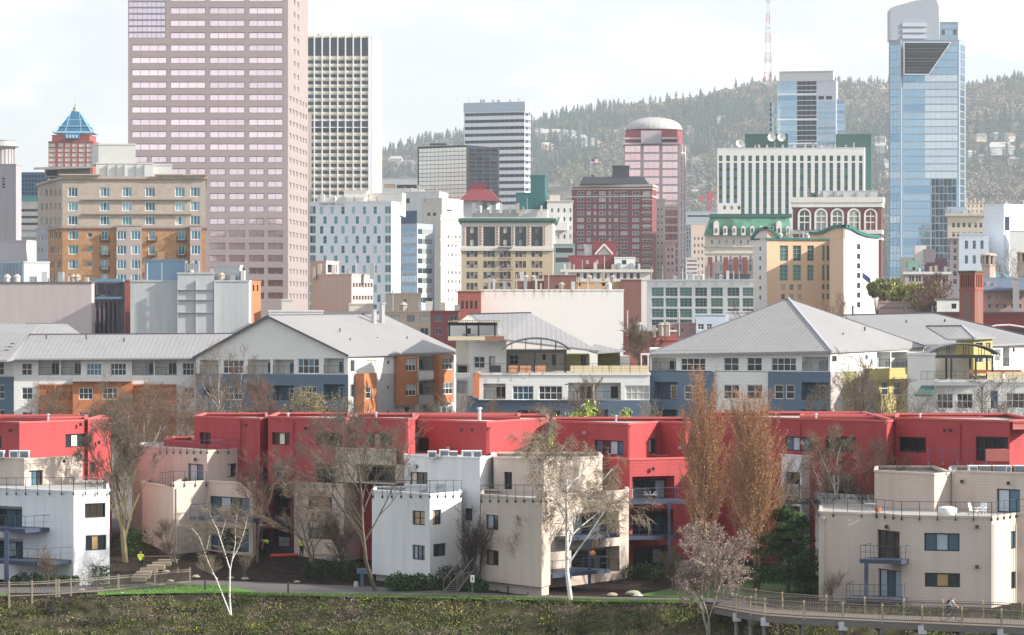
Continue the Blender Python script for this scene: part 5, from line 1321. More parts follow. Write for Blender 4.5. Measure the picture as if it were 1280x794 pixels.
mb.box(X(565,414),X(626,414),414.2,414.4,Z(401.1,414),Z(400.2,414)); b.part('pergola_slats',mb,C('weathered_wood',(.30,.25,.15),var=.3,scale=2))
pnl=C('stone_panel',(.62,.52,.36),var=.12,scale=1.5); pno=C('orange_panel',(.60,.30,.17),var=.1)
mb=MB(); mb.box(X(560,413.6),X(606,413.6),413.5,413.7,Z(425.3,413.6),Z(420.6,413.6)); b.part('parapet_panel',mb,pnl)
mb=MB(); mb.box(X(606.3,413.6),X(630,413.6),413.5,413.7,Z(425.3,413.6),Z(420.4,413.6)); b.part('parapet_panel',mb,C('brown_panel',(.28,.13,.09)))
for x0,x1,m_ in ((635.5,648,pno),(650,664,pno),(669,682,pno),(713,737,pnl),(738,761,pnl),(762,787,pnl),(788,811,pnl)):
    mb=MB(); mb.box(X(x0,403),X(x1,403),403.4,403.5,Z(466.2,403),Z(457.2,403)); b.part('deck_screen',mb,m_)
mb=MB(); b.rail(mb,[P(600,466.3,403.3),P(811.5,466.3,402.6)],h=1.1,sp=1.1,bal=0); b.part('railing',mb,framemat('K'))
mb=MB(); b.rail(mb,[P(569,467,412),P(586,467,409)],h=1.1,bal=.15); b.part('railing',mb,framemat('K'))
b.box('balcony_slab',569,586,467,473,410,5,aw)
arch_shelter(b,627,713,423,437.5,441.3,406,(634,668.5,707),466.3,5)
mb=MB(); b.box('barbecue',612,626,457,466,404,1,framemat('K')); b.finish()
# G5
b=Bld('apartment_block','white and slate blue apartment building with a big pointed hipped roof',950,405,'apartment building',far=False)
FL=(812,411.2); FR=(1038,400); BR=(1155,427.3)
pF=Face((X(*FL),411.2),(X(*FR),400))
hs=[('r',0,815,447.5,845,465,'L;W:dd;.5;.97'),('r',0,851,447.5,882,464.6,'W:mmdm/dddd'),('r',0,904.5,446.7,923.5,464.2,'W:mm/dd'),('r',0,933.5,446.7,952.5,464.2,'W:mm/dd'),('r',0,964,447,995.3,464,'W:mddm/dddd'),('r',0,1002.5,446,1035.3,464,'L;W:mm;.45;.95')]
hs+=[('r',1,1040,445,1046,452,'K:d'),('r',1,1057,445,1066,451,'W:ww'),('r',1,1081.7,443.5,1085,450.5,'W:d'),('r',1,1096,440,1113,459,'L;W:dc;.3;.95'),('r',1,1114,440,1134,459,'L;W:dd;.0;.4')]
b.block([FL,FR,BR],437.5,mat=aw,ybot=465,holes=hs,back=440,name='upper_wall',ref=400)
q=along(FL,E1,893); q2=along(FL,E1,960)
b.block([(812,410.9),(893,q[1]-.3)],465,mat=sb,holes=[('r',0,817.5,477.5,847,499.5,'L;W:tm;.5;1'),('r',0,855,481.5,866,499.5,'W:d/d'),('r',0,869,481.5,880,499.5,'W:m/d'),('r',0,817,512,847,530,'L')],dep=8,name='blue_wall')
b.block([(893.1,q[1]),(960,q2[1])],465,mat=aw,holes=[('r',0,904.5,481,924,499,'W:mm/dd'),('r',0,933.5,481,953,499,'W:mm/dd'),('r',0,904.5,512,924,530,'W:mm/dd')],dep=8,name='white_wall')
b.block([(960,q2[1]-.3),(1038.2,399.7)],465,mat=sb,holes=[('r',0,968,481,979,499,'W:d/d'),('r',0,982,481,993,499,'W:d/d'),('r',0,1002,478,1035,500,'L;W:dm;.5;.97'),('r',0,1002,512,1035,530,'L')],dep=8,name='blue_wall')
f1=Face((X(*FR),400),(X(*BR),427.3)); fD=lambda px: f1.D(f1.u(px))
b.block([(1038.3,400.1),(1053,fD(1053))],465,mat=C('taupe_siding',(.36,.33,.31),siding=.35),dep=5,name='taupe_wall',ref=400); b.block([(1053,fD(1053)),(1071,fD(1071))],465,mat=yg,dep=5,name='yellow_wall',ref=400)
b.block([(1071,fD(1071)),(1094,fD(1094))],465,mat=C('taupe_siding',(0,0,0)),dep=5,name='taupe_wall',ref=400)
b.block([(1094,fD(1094)+1.2),(1136,fD(1136)+1.2)],465,mat=yl,holes=[('r',0,1102,477,1111,494,'W:m/d'),('r',0,1116.5,477,1126.5,494,'W:m/d'),('r',0,1129,477,1134.5,494,'W:m')],dep=5,name='yellow_wall',ref=402)
wedge_bay(1094,1136,461,475,1.4,yl,[],'balcony_wall',f=f1)
mb=MB(); b.rail(mb,[f1.pt(f1.u(1094.5),Z(462,420),1.3),f1.pt(f1.u(1135),Z(462,420),1.3)],h=.95,bal=.16); b.part('railing',mb,framemat('K'))
pk=P(985.5,373.4,419); eA=P(808,442.5,410.4); eB=P(1039.5,438.8,399.2); eC=P(1158,433.5,427.8); eD=eA+(eC-eB)
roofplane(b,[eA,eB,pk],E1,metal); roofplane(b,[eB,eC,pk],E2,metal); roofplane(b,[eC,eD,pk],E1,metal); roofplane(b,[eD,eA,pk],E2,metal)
hc=C('hip_cap',(.40,.42,.48)); strip(b,eB+Vector((0,0,.05)),pk+Vector((0,0,.05)),.17,'hip_cap',hc); strip(b,eA,pk,.12,'hip_cap',cap); strip(b,pk,eC,.12,'hip_cap',cap)
mb=MB()
for px,py,D_ in ((1054,421.5,412),(1081,413.5,420)): p=P(px,py,D_); mb.tube(p,p+Vector((0,0,.5)),.12,.12,5)
b.part('roof_vent',mb,cap)
mb=MB(); mb.box(X(801,407),X(812,407),407,407.15,Z(443.8,407),Z(441.8,407)); mb.box(X(801,407),X(802.3,407),407,407.15,Z(466,407),Z(443.8,407)); mb.box(X(809.5,407),X(811,407),407,407.15,Z(466,407),Z(443.8,407)); b.part('entry_frame',mb,C('apt_white',(0,0,0)))
b.finish()
# G6
b=Bld('apartment_block','white apartment building at the right with a small yellow tower and a vaulted roof shelter',1210,410,'apartment building',far=False)
b.block([(1134.5,402),(1169,398)],441.5,mat=aw,dep=10,roof=C('deck_tan',(0,0,0)),name='tall_wall',par=.2,ref=398,ybot=530)
hs=[('r',0,1171,492,1191.2,511,'W:mmm/ddd'),('r',0,1196,492,1216,511,'W:ddd/ddd'),('r',0,1237.5,488,1248,511,'W:b'),('r',0,1257.5,491.5,1281,510.5,'W:mdd/ddd')]
b.block([(1169,397),(1300,395)],475.5,mat=aw,holes=hs,dep=8,roof=C('deck_tan',(0,0,0)),par=.05,name='front_wall',ref=395)
b.block([(1166,407),(1211,405)],447,mat=C('apt_cream',(0,0,0)),ybot=480,dep=6,name='deck_wall',ref=405)
hs=[('r',1,1243.5,436,1251,452,'W:m/m'),('r',1,1253.5,434,1262,458,'L;K:d;.2;.8'),('r',1,1266,435,1268.5,440,'K:d')]
b.block([(1143,430),(1239,424),(1300,436)],431,mat=aw,holes=hs,dep=8,name='rear_wall',ref=424)
b.block([(1195,420),(1217,417.5),(1240.5,423)],421.5,mat=yl,ybot=470,holes=[('r',0,1217,1,1,1,'N:k')][:0]+[('r',1,1219.5,428.5,1228.5,432.5,'K:dd'),('r',1,1232,428.5,1238,436,'K:tt'),('r',1,1219.5,447,1229,453.5,'W:dd'),('r',1,1232,447,1238,453.5,'W:mm')],dep=6,name='tower_wall',ref=417.5)
roofplane(b,[P(1184,423.8,416),P(1218.5,422.6,415.6),P(1203,407.8,426),P(1158,408.2,432)],(1,0),metal,.2,'tower_roof'); roofplane(b,[P(1218.5,422.6,415.6),P(1245,421.6,423),P(1203,407.8,426)],(1,1),metal,.2,'tower_roof')
strip(b,P(1158,408,432),P(1203,407.6,426),.15,'ridge_cap',cap); strip(b,P(1203,407.6,426),P(1218.5,422.4,415.5),.15,'hip_cap',hc)
roofplane(b,[P(1100,436,431),P(1155,434.6,428),P(1239,430.6,423),P(1300,428,434),P(1300,424,441),P(1168,391.8,466),P(1056,394.5,466)],(1,.1),metal)
strip(b,P(1052,394.2,466),P(1168,391.6,466),.18,'ridge_cap',cap); strip(b,P(1168,391.6,466),P(1300,423.6,441),.14,'verge',cap)
mb=MB()
for px,py in ((1133,406),(1181,404.5)): p=P(px,py,456); mb.tube(p,p+Vector((0,0,.6)),.13,.13,5)
for px in (1066,1131,1165): p=P(px,393,466); mb.tube(p,p+Vector((0,0,1.2)),.14,.14,5)
b.part('roof_vent',mb,framemat('B'))
mb=MB(); mb.box(X(1211,404),X(1277,404),404,404.3,Z(467,404),Z(462.3,404)); b.part('brick_parapet',mb,C('brick_parapet',(.42,.16,.09)))
for x0,x1 in ((1234,1254),(1256,1290)):
    mb=MB(); mb.box(X(x0,398),X(x1,398),398,398.1,Z(474.5,398),Z(465,398)); b.part('deck_screen',mb,pnl)
arch_shelter(b,1158,1250,430.2,443.6,447.8,399.5,(1167.5,1189.3,1219.7,1240.7),474.5,5)
mb=MB(); b.rail(mb,[P(1170,475.3,396.5),P(1290,475.3,395.4)],h=1.05,sp=1.1); b.part('railing',mb,framemat('K'))
mb=MB(); b.rail(mb,[P(1151,475,397.2),P(1168,475,396)],h=1.0,bal=.3,sp=.8); b.rail(mb,[P(1223,511.5,394),P(1256,511.5,393.6)],h=.9,bal=.2); b.part('railing',mb,framemat('K'))
mb=MB(); mb.slab([P(1143,494,395),P(1165,494,394),P(1168,482,397.5),P(1152,482,398.5)],.15); b.part('awning',mb,C('green_awning',(.05,.14,.12)))
b.box('band',1168,1218,480.5,482.3,395.9,1,framemat('G'))
b.finish()
b=Bld('canopy_building','white curved canopy roof at the right edge below the long dark red brick wall',1262,560)
mb=MB(); pts=[(1234,409),(1245,405.8),(1262,405),(1275,407),(1300,411)]
for (a,c),(d,e) in zip(pts,pts[1:]): mb.add([P(a,c,560),P(d,e,560),P(d,e,566),P(a,c,566),P(a,c+1.8,560),P(d,e+1.8,560),P(d,e+1.8,566),P(a,c+1.8,566)],((0,1,2,3),(7,6,5,4),(0,4,5,1),(2,6,7,3),(0,3,7,4),(1,5,6,2)))
b.part('curved_roof',mb,C('apt_white',(0,0,0))); b.block([(1240,562),(1300,562)],411,mat=C('dark_roof',(0,0,0)),dep=4); b.finish()

# ================================================================== RED AND PALE FOREGROUND BUILDINGS
red=M('red_siding',(.39,.056,.062),var=.13,scale=.35,rough=.75,siding=.22,streak=.2,fine=.05)
redc=C('red_coping',(.50,.11,.11))
wht=M('white_siding',(.74,.76,.79),var=.05,scale=.5,rough=.65,siding=.22,streak=.14,fine=.02)
tn=M('beige_siding',(.56,.475,.42),var=.07,scale=.5,rough=.7,siding=.22,streak=.16,fine=.03)
flat=C('flat_roof_membrane',(.36,.35,.34),var=.2,scale=.5); flatw=C('white_roof_membrane',(.62,.60,.57),var=.1,scale=.5)
bl=framemat('B')
def terrace_rail(b,pts,h=1.05,sp=1.25,knob=.35,z=None,name='railing'):
    mb=MB(); b.rail(mb,pts,h=h,sp=sp,knob=knob,r=.028,cap=.03); return b.part(name,mb,framemat('B'))
def blk(b,chain,yt,holes=(),m=red,roof=flat,cop=None,**k):
    k.setdefault('par',.35); k.setdefault('coph',.12); k.setdefault('copw',.05)
    return b.block(chain,yt,mat=m,holes=holes,roof=roof,cop=cop or m,rec=k.pop('rec',.19),**k)
def spot(b,px,py,D,face=0):
    mb=MB(); p=P(px,py,D); mb.box(p.x-.11,p.x+.11,p.y-.22,p.y,p.z-.1,p.z+.16); b.part('wall_lamp',mb,framemat('K'))
def deck(b,x0,x1,y,D0,D1,dep,th=.3,rail=True,sides=True,railh=1.0,mat=None,D1b=None):
    """projecting balcony: slab with railing on three sides"""
    A=Vector((X(x0,D0),D0)); B=Vector((X(x1,D1),D1)); d=(B-A).normalized(); n=Vector((-d.y,d.x))*dep; z=Z(y,min(D0,D1))
    mb=MB(); mb.prism([A,B,B+n,A+n],z-th,z); sl=b.part('balcony',mb,mat or bl)
    if rail:
        mb=MB(); v=lambda p: Vector((p[0],p[1],z)); i_=n.normalized()*.06; e_=d*.06
        pts=[v(A+n+e_),v(A+i_+e_),v(B+i_-e_),v(B+n-e_)]
        b.rail(mb,pts,h=railh,sp=1.1,r=.022,cap=.028,mid=True); b.part('railing',mb,bl,parent=sl)
    return sl
b=Bld('red_building','red building at the left edge with a sunlit coral wall and one wide window',60,290,far=False)
blk(b,[(-50,292),(24.3,285.5),(109.8,293)],528,[('r',1,82,542.5,107,559,'K:dwd'),('r',0,-12,545,2,560,'K:d')],ref=285.5,dep=8,cop=redc)
blk(b,[(109.8,292.5),(140,296)],523,[('r',0,112,578,119,592,'K:d')],dep=6,cop=redc,name='side_wall',ref=292.5)
blk(b,[(-50,302),(60,299.5),(110,301)],521.5,dep=5,cop=redc,name='rear_wall',ref=299.5)
spot(b,101,531,291.7); spot(b,124,553.5,293.6); spot(b,13,538.5,286); b.finish()
b=Bld('red_building','longest red building, sawtooth front with three upper windows and stacked balconies, left of centre',380,288,far=False)
hs=[('r',0,249.5,540.5,263.3,555.5,'K:dd')]
blk(b,[(243,297),(325,290),(335,291.5)],523,hs,ref=290,dep=10,cop=redc)
hs=[('r',0,340,540.5,362,556.5,'K:dwd'),('r',0,340.6,580,363,608,'K:bdd'),('r',0,341,619,363.5,646,'K:ddd'),('r',0,341,657,363,684,'K:ddd'),('r',0,395.6,541,427.3,557.5,'K:ddd'),('r',0,395.6,581,420,604,'K:ddd')]
blk(b,[(335,289.5),(432,282.5),(438,283.6)],523.5,hs,ref=282.5,dep=12,cop=redc,name='middle_wall')
hs=[('r',0,458.3,541,490,558,'K:dtdd'),('r',0,446,581.5,495,603,'K:ddddd')]
blk(b,[(438,283.5),(510,278.8),(519,281)],523.5,hs,ref=278.8,dep=12,cop=redc,name='right_wall')
blk(b,[(205,302),(243,297.5)],552,(),ref=297.5,dep=8,cop=redc,name='low_wall')
for y in (610,650,687): deck(b,322,366,y,289.0,285.6,1.8)
mb=MB(); mb.box(X(327,287.6),X(329,287.6),287.4,287.6,Z(690,287.6),Z(585,287.6)); b.part('post',mb,bl)
spot(b,308,532,290.9); spot(b,382,536,285.8); spot(b,354,575,287.8); b.finish()
b=Bld('red_building','red building with a brightly sunlit coral right wall and air conditioners before it, centre',600,285,far=False)
hs=[('r',0,521,547,536,564,'K:dd')]
blk(b,[(515,287),(608.3,280.5),(686,291)],527,hs,ref=280.5,dep=12,cop=redc,roof=flatw)
blk(b,[(500,300),(650,295)],520.5,(),dep=5,cop=redc,name='rear_wall',roof=flat)
mb=MB(); p=P(599.5,526,292); mb.tube(p-Vector((0,0,.4)),p+Vector((0,0,1.0)),.15,.15,8); mb.tube(p+Vector((0,0,1.0)),p+Vector((0,0,1.15)),.25,.2,8); b.part('vent_pipe',mb,C('galvanised',(0,0,0)))
mb=MB(); mb.tube(P(611.5,534,280.6),P(611.5,572,280.6),.07,.07,6); mb.box(X(610.6,280.5),X(613.8,280.5),280.3,280.7,Z(536,280.5),Z(533.5,280.5)); b.part('downpipe',mb,red); spot(b,577,538,282); spot(b,590,538,281.2); b.finish()
b=Bld('red_building','red building with three dark recessed balconies, right of the big white birch',790,282,far=False)
hs=[('r',0,743,550.5,779.8,568.8,'K:bdcb'),('r',1,811.3,548.5,821,566.5,'K:cd')]
blk(b,[(691.5,288.5),(785.3,280.5),(823,286.5),(824.5,286.5),(857,283.2),(868,286)],529.5,hs,ref=280.5,dep=10,cop=redc)
hs=[('r',1,790.3,595.3,843,625.5,'L;K:cddc;.0;1'),('r',1,790.5,637,842,669.8,'L;K:bddb;.0;1'),('r',1,791.5,682,838,709,'L;K:cddc;.0;1')]
blk(b,[(753,281.6),(787,278),(868,281)],573.5,hs,ref=278,dep=4,cop=redc,name='front_wall')
deck(b,780,857,626,275.2,276.6,2.6); deck(b,782,848,670.5,275.0,276.2,2.6)
mb=MB(); x_=X(836.5,275.8); mb.box(x_-.12,x_+.12,275.7,275.95,Z(720,275.8),Z(628,275.8)); b.part('post',mb,bl)
spot(b,816.5,586.5,278.9)
mb=MB(); 
for q_ in range(8): a=q_*math.pi/4; mb.tube(P(813,616,276)+Vector((0,0,-.4)),P(813,616,276)+Vector((.55*math.cos(a),.5*math.sin(a),.1)),.03,.03,4)
mb.lathe(P(813,619,276),[(.55,0),(.58,.05),(.1,.08)],12); b.part('patio_table',mb,framemat('G')); b.finish()
b=Bld('red_building','widest dark red building at the right with an open dark doorway and roof terrace railing',1150,275,far=False)
hs=[('r',0,981,546,1017,564,'K:bcbd'),('r',0,1032,546,1070,565,'K:dddd'),('r',0,1030,592,1071,622,'K:dddd')]
blk(b,[(872,286),(1109,271.5),(1119,273.5)],526,hs,ref=271.5,dep=12,cop=redc)
hs=[('r',0,1123.3,546.5,1157.3,565.5,'K:kk'),('r',0,1219.5,546,1260,577,'K:kkkk')]
blk(b,[(1119,273.2),(1262,264.5),(1300,268)],526,hs,ref=264.5,dep=12,cop=redc,name='right_wall')
blk(b,[(1000,287),(1228,284)],521,(),dep=5,cop=redc,name='rear_wall')
blk(b,[(1266,263),(1300,263)],527,(),ybot=537,dep=5,cop=redc,m=C('salmon_siding',(.62,.2,.17),siding=.22),name='parapet_box')
blk(b,[(1232,263.5),(1262,262.5)],562,(),ybot=577,dep=.5,m=C('salmon_siding',(0,0,0)),name='parapet',roof=None)
terrace_rail(b,[P(1160,576,263.8),P(1232,576,262.8)],h=.9)
spot(b,1180,538.5,269); spot(b,1188,538.5,268.6); b.finish()
RED=[o for o in SC.objects if o.name.startswith('red_building')]
def on_red(px,D,y0,y1,kind='pipe'):
    x=X(px,D); root=min(RED,key=lambda o:abs(o.location.x-x)); mb=MB()
    if kind=='pipe': mb.tube((x,D,Z(y1,D)),(x,D,Z(y0,D)),.055,.055,6); mb.box(x-.12,x+.12,D-.08,D+.1,Z(y0,D)-.05,Z(y0,D)+.2); part('downpipe',mb,red,root,org=root.location)
    elif kind=='vent': mb.box(x-.16,x+.16,D-.1,D+.05,Z(y0,D)-.1,Z(y0,D)+.12); part('vent',mb,framemat('G'),root,org=root.location)
    else: mb.tube((x,D,Z(y0,D)-1.2),(x,D,Z(y0,D)+.55),.09,.09,7); mb.tube((x,D,Z(y0,D)+.5),(x,D,Z(y0,D)+.62),.15,.13,7); part('roof_vent',mb,C('galvanised',(0,0,0)),root,org=root.location)
for px,D,y0,y1 in ((366,287.0,530,690),(508,278.7,530,560),(786.6,280.1,534,572),(1108,271.2,530,570),(1000,277.9,530,570),(300,291.9,529,620),(1200,268.1,532,575)): on_red(px,D,y0,y1)
for px,D,y0 in ((400,284.6,575),(470,281.4,530),(730,284.7,541),(850,283.5,560),(1050,274.8,575),(560,283.4,560)): on_red(px,D,y0,0,'vent')
for px,D,y0 in ((60,296,526),(360,294,525),(470,288,524),(770,288,528),(1020,281,526),(1150,276,526)): on_red(px,D,y0,0,'roof')
# ---------------- pale buildings
b=Bld('white_building','white building at the left edge with a cream upper floor behind its terrace',60,270,far=False)
hs=[('r',0,-22,632.5,27.7,661.5,'L;K:dbbd;.0;1'),('r',0,-22,672.5,28.7,703,'L;K:dcbc;.0;1'),('r',2,106,629,132,647.4,'K:ddd'),('r',2,107,669,133,688,'K:dtd')]
blk(b,[(-50,276),(32,270.5),(92,267.6),(137,269.5)],614,hs,m=wht,ref=267.6,dep=9,par=.1)
hs=[('r',1,36,588,53.5,611,'K:wbd')]
blk(b,[(-50,286),(30.5,278),(103,284)],573.5,hs,m=tn,ref=278,dep=7,cop=tn)
deck(b,-30,31.5,661.5,270.5,267,3.0); deck(b,-30,47,703,269,264.8,5.0)
mb=MB(); x_=X(7.5,265.5); mb.box(x_-.16,x_+.16,265.6,265.9,Z(745,265.5),Z(664,265.5)); b.part('post',mb,bl)
terrace_rail(b,[P(-50,614,275.8),P(32,614,270.2),P(92,613.8,267.4),P(136.5,613.8,269.3)])
mb=MB(); mb.tube(P(93,618,267.5),P(93,704,267.5),.05,.05,5); b.part('downpipe',mb,wht); spot(b,80.5,577,281.5); b.finish()
b=Bld('beige_building','beige building behind the stone steps with a wide three-pane window',240,288,far=False)
hs=[('r',1,235.2,580,254.3,604,'K:cb'),('r',2,285.3,579.5,296,596.5,'K:wd')]
blk(b,[(165,300),(199.5,297),(259,289),(299.5,292.5)],563.3,hs,m=tn,ref=289,dep=8,par=.1)
hs=[('r',1,262.5,621.3,312,648.2,'K:bcdb'),('r',1,263,660,311,689,'K:bddb')]
blk(b,[(217,284.5),(259.5,287.6),(316,283.4),(320,284.4)],604,hs,m=tn,ref=283.4,dep=6)
blk(b,[(178,294),(217,284.6)],609,(),m=tn,ref=285,dep=6,name='side_wall')
deck(b,237,313,648.5,283.6,280.4,2.6,th=.35)
terrace_rail(b,[P(200,562.8,296.6),P(259,562.8,288.7),P(299,562.6,292.2)],h=.85); terrace_rail(b,[P(200,606,290),P(217,604,284.4),P(258,603.5,287.4)],h=1.0)
mb=MB(); mb.tube(P(220.5,611,284.6),P(220.5,690,284.6),.07,.07,6); b.part('downpipe',mb,tn); spot(b,244,575,290.6); b.finish()
b=Bld('beige_building','small beige building half hidden behind a bare tree, in front of the longest red building',415,282,far=False)
hs=[('r',0,385,620.5,415,637.3,'K:dtd'),('r',0,385.3,660,415.3,674,'K:ddd')]
blk(b,[(367.5,284.5),(430,280.5),(462,284)],605.5,hs,m=tn,ref=280.5,dep=6)
blk(b,[(419.5,281.8),(495.5,276.8)],562.8,[('r',0,446,581,494,603,'L;K:ddd;0;1')],m=tn,ybot=606,ref=276.8,dep=2,name='upper_wall')
terrace_rail(b,[P(368,605.3,284.2),P(430,605.3,280.2),P(461,605.3,283.6)],h=.8,knob=.3); b.finish()
b=Bld('white_building','white building in the centre with four small windows and air conditioners on top',530,270,far=False)
hs=[('r',0,515.2,638.6,531,656.5,'K:tt/tt'),('r',0,515.2,681.4,531,700,'K:cbb'),('r',1,541,637.2,551.8,656,'K:td'),('r',1,541.7,679.6,557.8,695.5,'K:db')]
blk(b,[(465,271.4),(537.3,265),(577,269)],617.8,hs,m=wht,ref=265,dep=6,zbot=Z(725,265))
b.block([(470,272),(537,266),(575,270)],725,mat=C('foundation_concrete',(.45,.44,.43)),dep=5,name='foundation',ref=266)
hs=[('r',0,512.3,590,534.3,616,'K:wdd'),('r',0,580.8,635.5,590.4,651,'K:d'),('r',0,581,678.4,590.4,693.6,'K:t')]
blk(b,[(505,277.5),(600,271),(617,274.5)],572.3,hs,m=wht,ref=271,dep=10,par=.2,roof=flatw)
terrace_rail(b,[P(466,617.6,271.2),P(537.3,617.6,264.9),P(576.7,617,268.8)]); spot(b,522,584,276.5)
mb=MB(); mb.box(X(507,268.6),X(533,268.6),268.6,269.6,Z(616,268.6),Z(606,268.6)); mb.box(X(544,268),X(556,268),268,268.8,Z(616,268),Z(604.5,268)); b.part('terrace_planter',mb,C('grey_furniture',(.25,.28,.32))); b.finish()
b=Bld('beige_building','beige building directly behind the big white birch with deep balconies at its right',690,265,far=False)
hs=[('r',0,607.2,643.6,623,662.5,'K:cd'),('r',0,607.2,687.8,623.2,706.6,'K:td')]
blk(b,[(601,264),(677,257),(688,259.6)],624,hs,m=tn,ref=257,dep=8,zbot=Z(734.5,257))
b.block([(604,264.4),(677,258),(686,260)],734.5,mat=tn,dep=6,name='foundation',ref=258,holes=[('r',0,619,738,624,746,'K:k')])
hs=[('r',0,684,590,708.5,622,'K:dwd'),('r',0,630,590,640,612,'K:dd')]
blk(b,[(617,272.5),(680,268),(753,274.5)],574.3,hs,m=tn,ref=268,dep=8)
hs=[('r',0,716,640.5,773.5,671.2,'L;K:bcdb;0;1'),('r',0,714,684.5,774.5,716.5,'L;K:dddd;0;1')]
blk(b,[(682,265.5),(781,273),(786,275)],619,hs,m=tn,ref=265.5,dep=6,name='right_wall')
deck(b,714,775,671.5,265.3,270,2.5); deck(b,691,762,718,260.5,266,5)
mb=MB(); x_=X(737,264.6); mb.box(x_-.12,x_+.12,264.6,264.8,Z(735,264.7),Z(674,264.7)); b.part('post',mb,bl)
terrace_rail(b,[P(601.5,623.6,263.8),P(677,623.6,256.9),P(687.6,623.6,259.4)],knob=.3)
mb=MB(); p=P(741,692,262); mb.lathe(p-Vector((0,0,.2)),[(.04,0),(.2,.1),(.24,.22),(.2,.34),(.04,.44)],10); mb.tube(p+Vector((0,0,.2)),P(741,675,262),.012,.012,3); b.part('hanging_lantern',mb,C('orange_lantern',(.6,.25,.08))); b.finish()
b=Bld('white_building','small white building with deck chairs on its balcony, behind the dark conifer',1000,277,far=False)
hs=[('r',0,982,590,1000,625,'K:bdd'),('r',0,976,632,1000,660,'K:ddd')]
blk(b,[(972,280),(1002,276.2),(1029,279)],569.8,hs,m=wht,ref=276.2,dep=8)
blk(b,[(1019,275),(1093,270.5)],620,(),m=wht,ref=270.5,dep=3,name='terrace_wall'); terrace_rail(b,[P(1020,620,274.8),P(1093,620,270.3)],knob=.25)
deck(b,978,1008,626,274,272.8,2.6)
mb=MB()
for k in (0,1): 
    x_=X(986+9*k,273.6); z_=Z(626,273.4)
    for q_ in range(6): a=Vector((x_+.1*q_*.0,274.0+.07*q_,z_+.4+.16*q_)); mb.box(x_-.25,x_+.25,274.1+.05*q_,274.14+.05*q_,z_+.42+.15*q_,z_+.52+.15*q_)
    mb.box(x_-.25,x_+.25,273.5,274.1,z_+.36,z_+.4); mb.tube((x_-.22,273.55,z_),(x_-.22,273.55,z_+.38),.025,.025,4); mb.tube((x_+.22,273.55,z_),(x_+.22,273.55,z_+.38),.025,.025,4)
b.part('deck_chair',mb,C('chair_white',(.7,.7,.7))); b.finish()
b=Bld('beige_building','large beige building at the right with a long railed roof terrace',1140,252,far=False)
hs=[('r',0,1245.8,611.5,1275,641,'K:cb')]
blk(b,[(1093,262),(1168,256.2),(1190,258.6)],592.3,(),m=tn,ref=256.2,dep=8,name='upper_wall')
blk(b,[(1189.5,258.4),(1300,253)],592.3,hs,m=tn,ref=253,dep=8,name='upper_wall')
hs=[('r',3,1155.3,666.5,1199.5,689,'K:bcb'),('r',3,1156,716.3,1200,734,'K:dtd'),('r',2,1096.5,663.2,1124.5,700,'K:ddd'),('r',2,1098,712.3,1126,749,'K:cbc'),('r',4,1263.5,664,1269.3,686,'K:b'),('r',4,1264,714.5,1270,736,'K:d')]
chn=[(1023.5,254.5),(1060,253.4),(1095.3,253.0),(1127,249.8),(1239.6,248.0),(1270.5,252.5),(1300,252)]
hs=[(h_[0],h_[1],*h_[2:]) for h_ in hs]
blk(b,chn,646,hs,m=tn,ref=248.0,dep=9,par=.1)
terrace_rail(b,[P(1023.8,640.2,254.3),P(1095.3,642,252.8),P(1127,645,249.6),P(1239.6,646,247.8),P(1270.5,641.8,252.3),P(1300,642,251.8)])
deck(b,1074.5,1126.5,700.5,249.3,248.0,2.4); deck(b,1057,1127.5,749,248.8,247.6,2.6)
mb=MB(); x_=X(1083,249); mb.box(x_-.14,x_+.14,248.9,249.2,Z(758,249),Z(704,249)); b.part('post',mb,bl)
mb=MB(); mb.tube(P(1029,652,254.1),P(1029,752,254.1),.06,.06,6); mb.lathe(P(1029,650,254.1),[(.07,-.15),(.18,.1),(.18,.2)],6); mb.tube(P(1241.5,655,247.9),P(1241.5,758,247.9),.05,.05,6); mb.tube(P(1270,655,251.9),P(1270,758,251.9),.05,.05,6); b.part('downpipe',mb,tn)
spot(b,1107.5,659,251.5); spot(b,1221,659,248.2); spot(b,1221,709,248.2); spot(b,1202,602.5,257.6); spot(b,1260,604.5,254.6)
b.finish()
# stand-alone things on roofs
def ac(px0,px1,py0,py1,D,la,brown=False):
    o=empty('air_conditioner',(X((px0+px1)/2,D),D,Z(py1,D)),la,'air conditioner','air conditioners on the flat roofs')
    w=X(px1,D)-X(px0,D); hh=Z(py0,D)-Z(py1,D)
    mb=MB(); mb.box(-w/2,w/2,0,.8,.06,hh-.05); part('cabinet',mb,C('ac_grey',(.55,.57,.6)) if not brown else C('ac_brown',(.2,.15,.12)),o)
    mb=MB(); 
    for i in range(9): mb.box(-w/2+.18*w+.05,w/2-.06,-.03,-.005,.15+i*(hh-.3)/9,.15+i*(hh-.3)/9+(hh-.3)/14)
    mb.box(-w/2+.16*w,w/2-.05,-.006,-.001,.12,hh-.12); part('grille',mb,C('ac_grille',(.13,.16,.2)),o)
    mb=MB(); mb.box(-w/2-.02,w/2+.02,-.04,.84,hh-.05,hh); part('top_panel',mb,C('ac_white',(.72,.73,.74)),o)
    for x_ in (-w/2+.05,w/2-.15):
        mb=MB(); mb.box(x_,x_+.1,.05,.75,0,.06); part('foot',mb,framemat('K'),o)
for i,(a,c,t,l_) in enumerate(((534.5,545.5,564,'leftmost of five air conditioners on the central white building'),(549,561,562.3,'second air conditioner from the left on the central white building, the tallest'),(562,571.5,564,'brown air conditioner, middle one of five on the central white building'),(577,590,563.3,'fourth air conditioner from the left on the central white building'),(590.5,602,563.3,'rightmost air conditioner on the central white building'))): ac(a,c,t,573.3,274.2,l_,i==2)
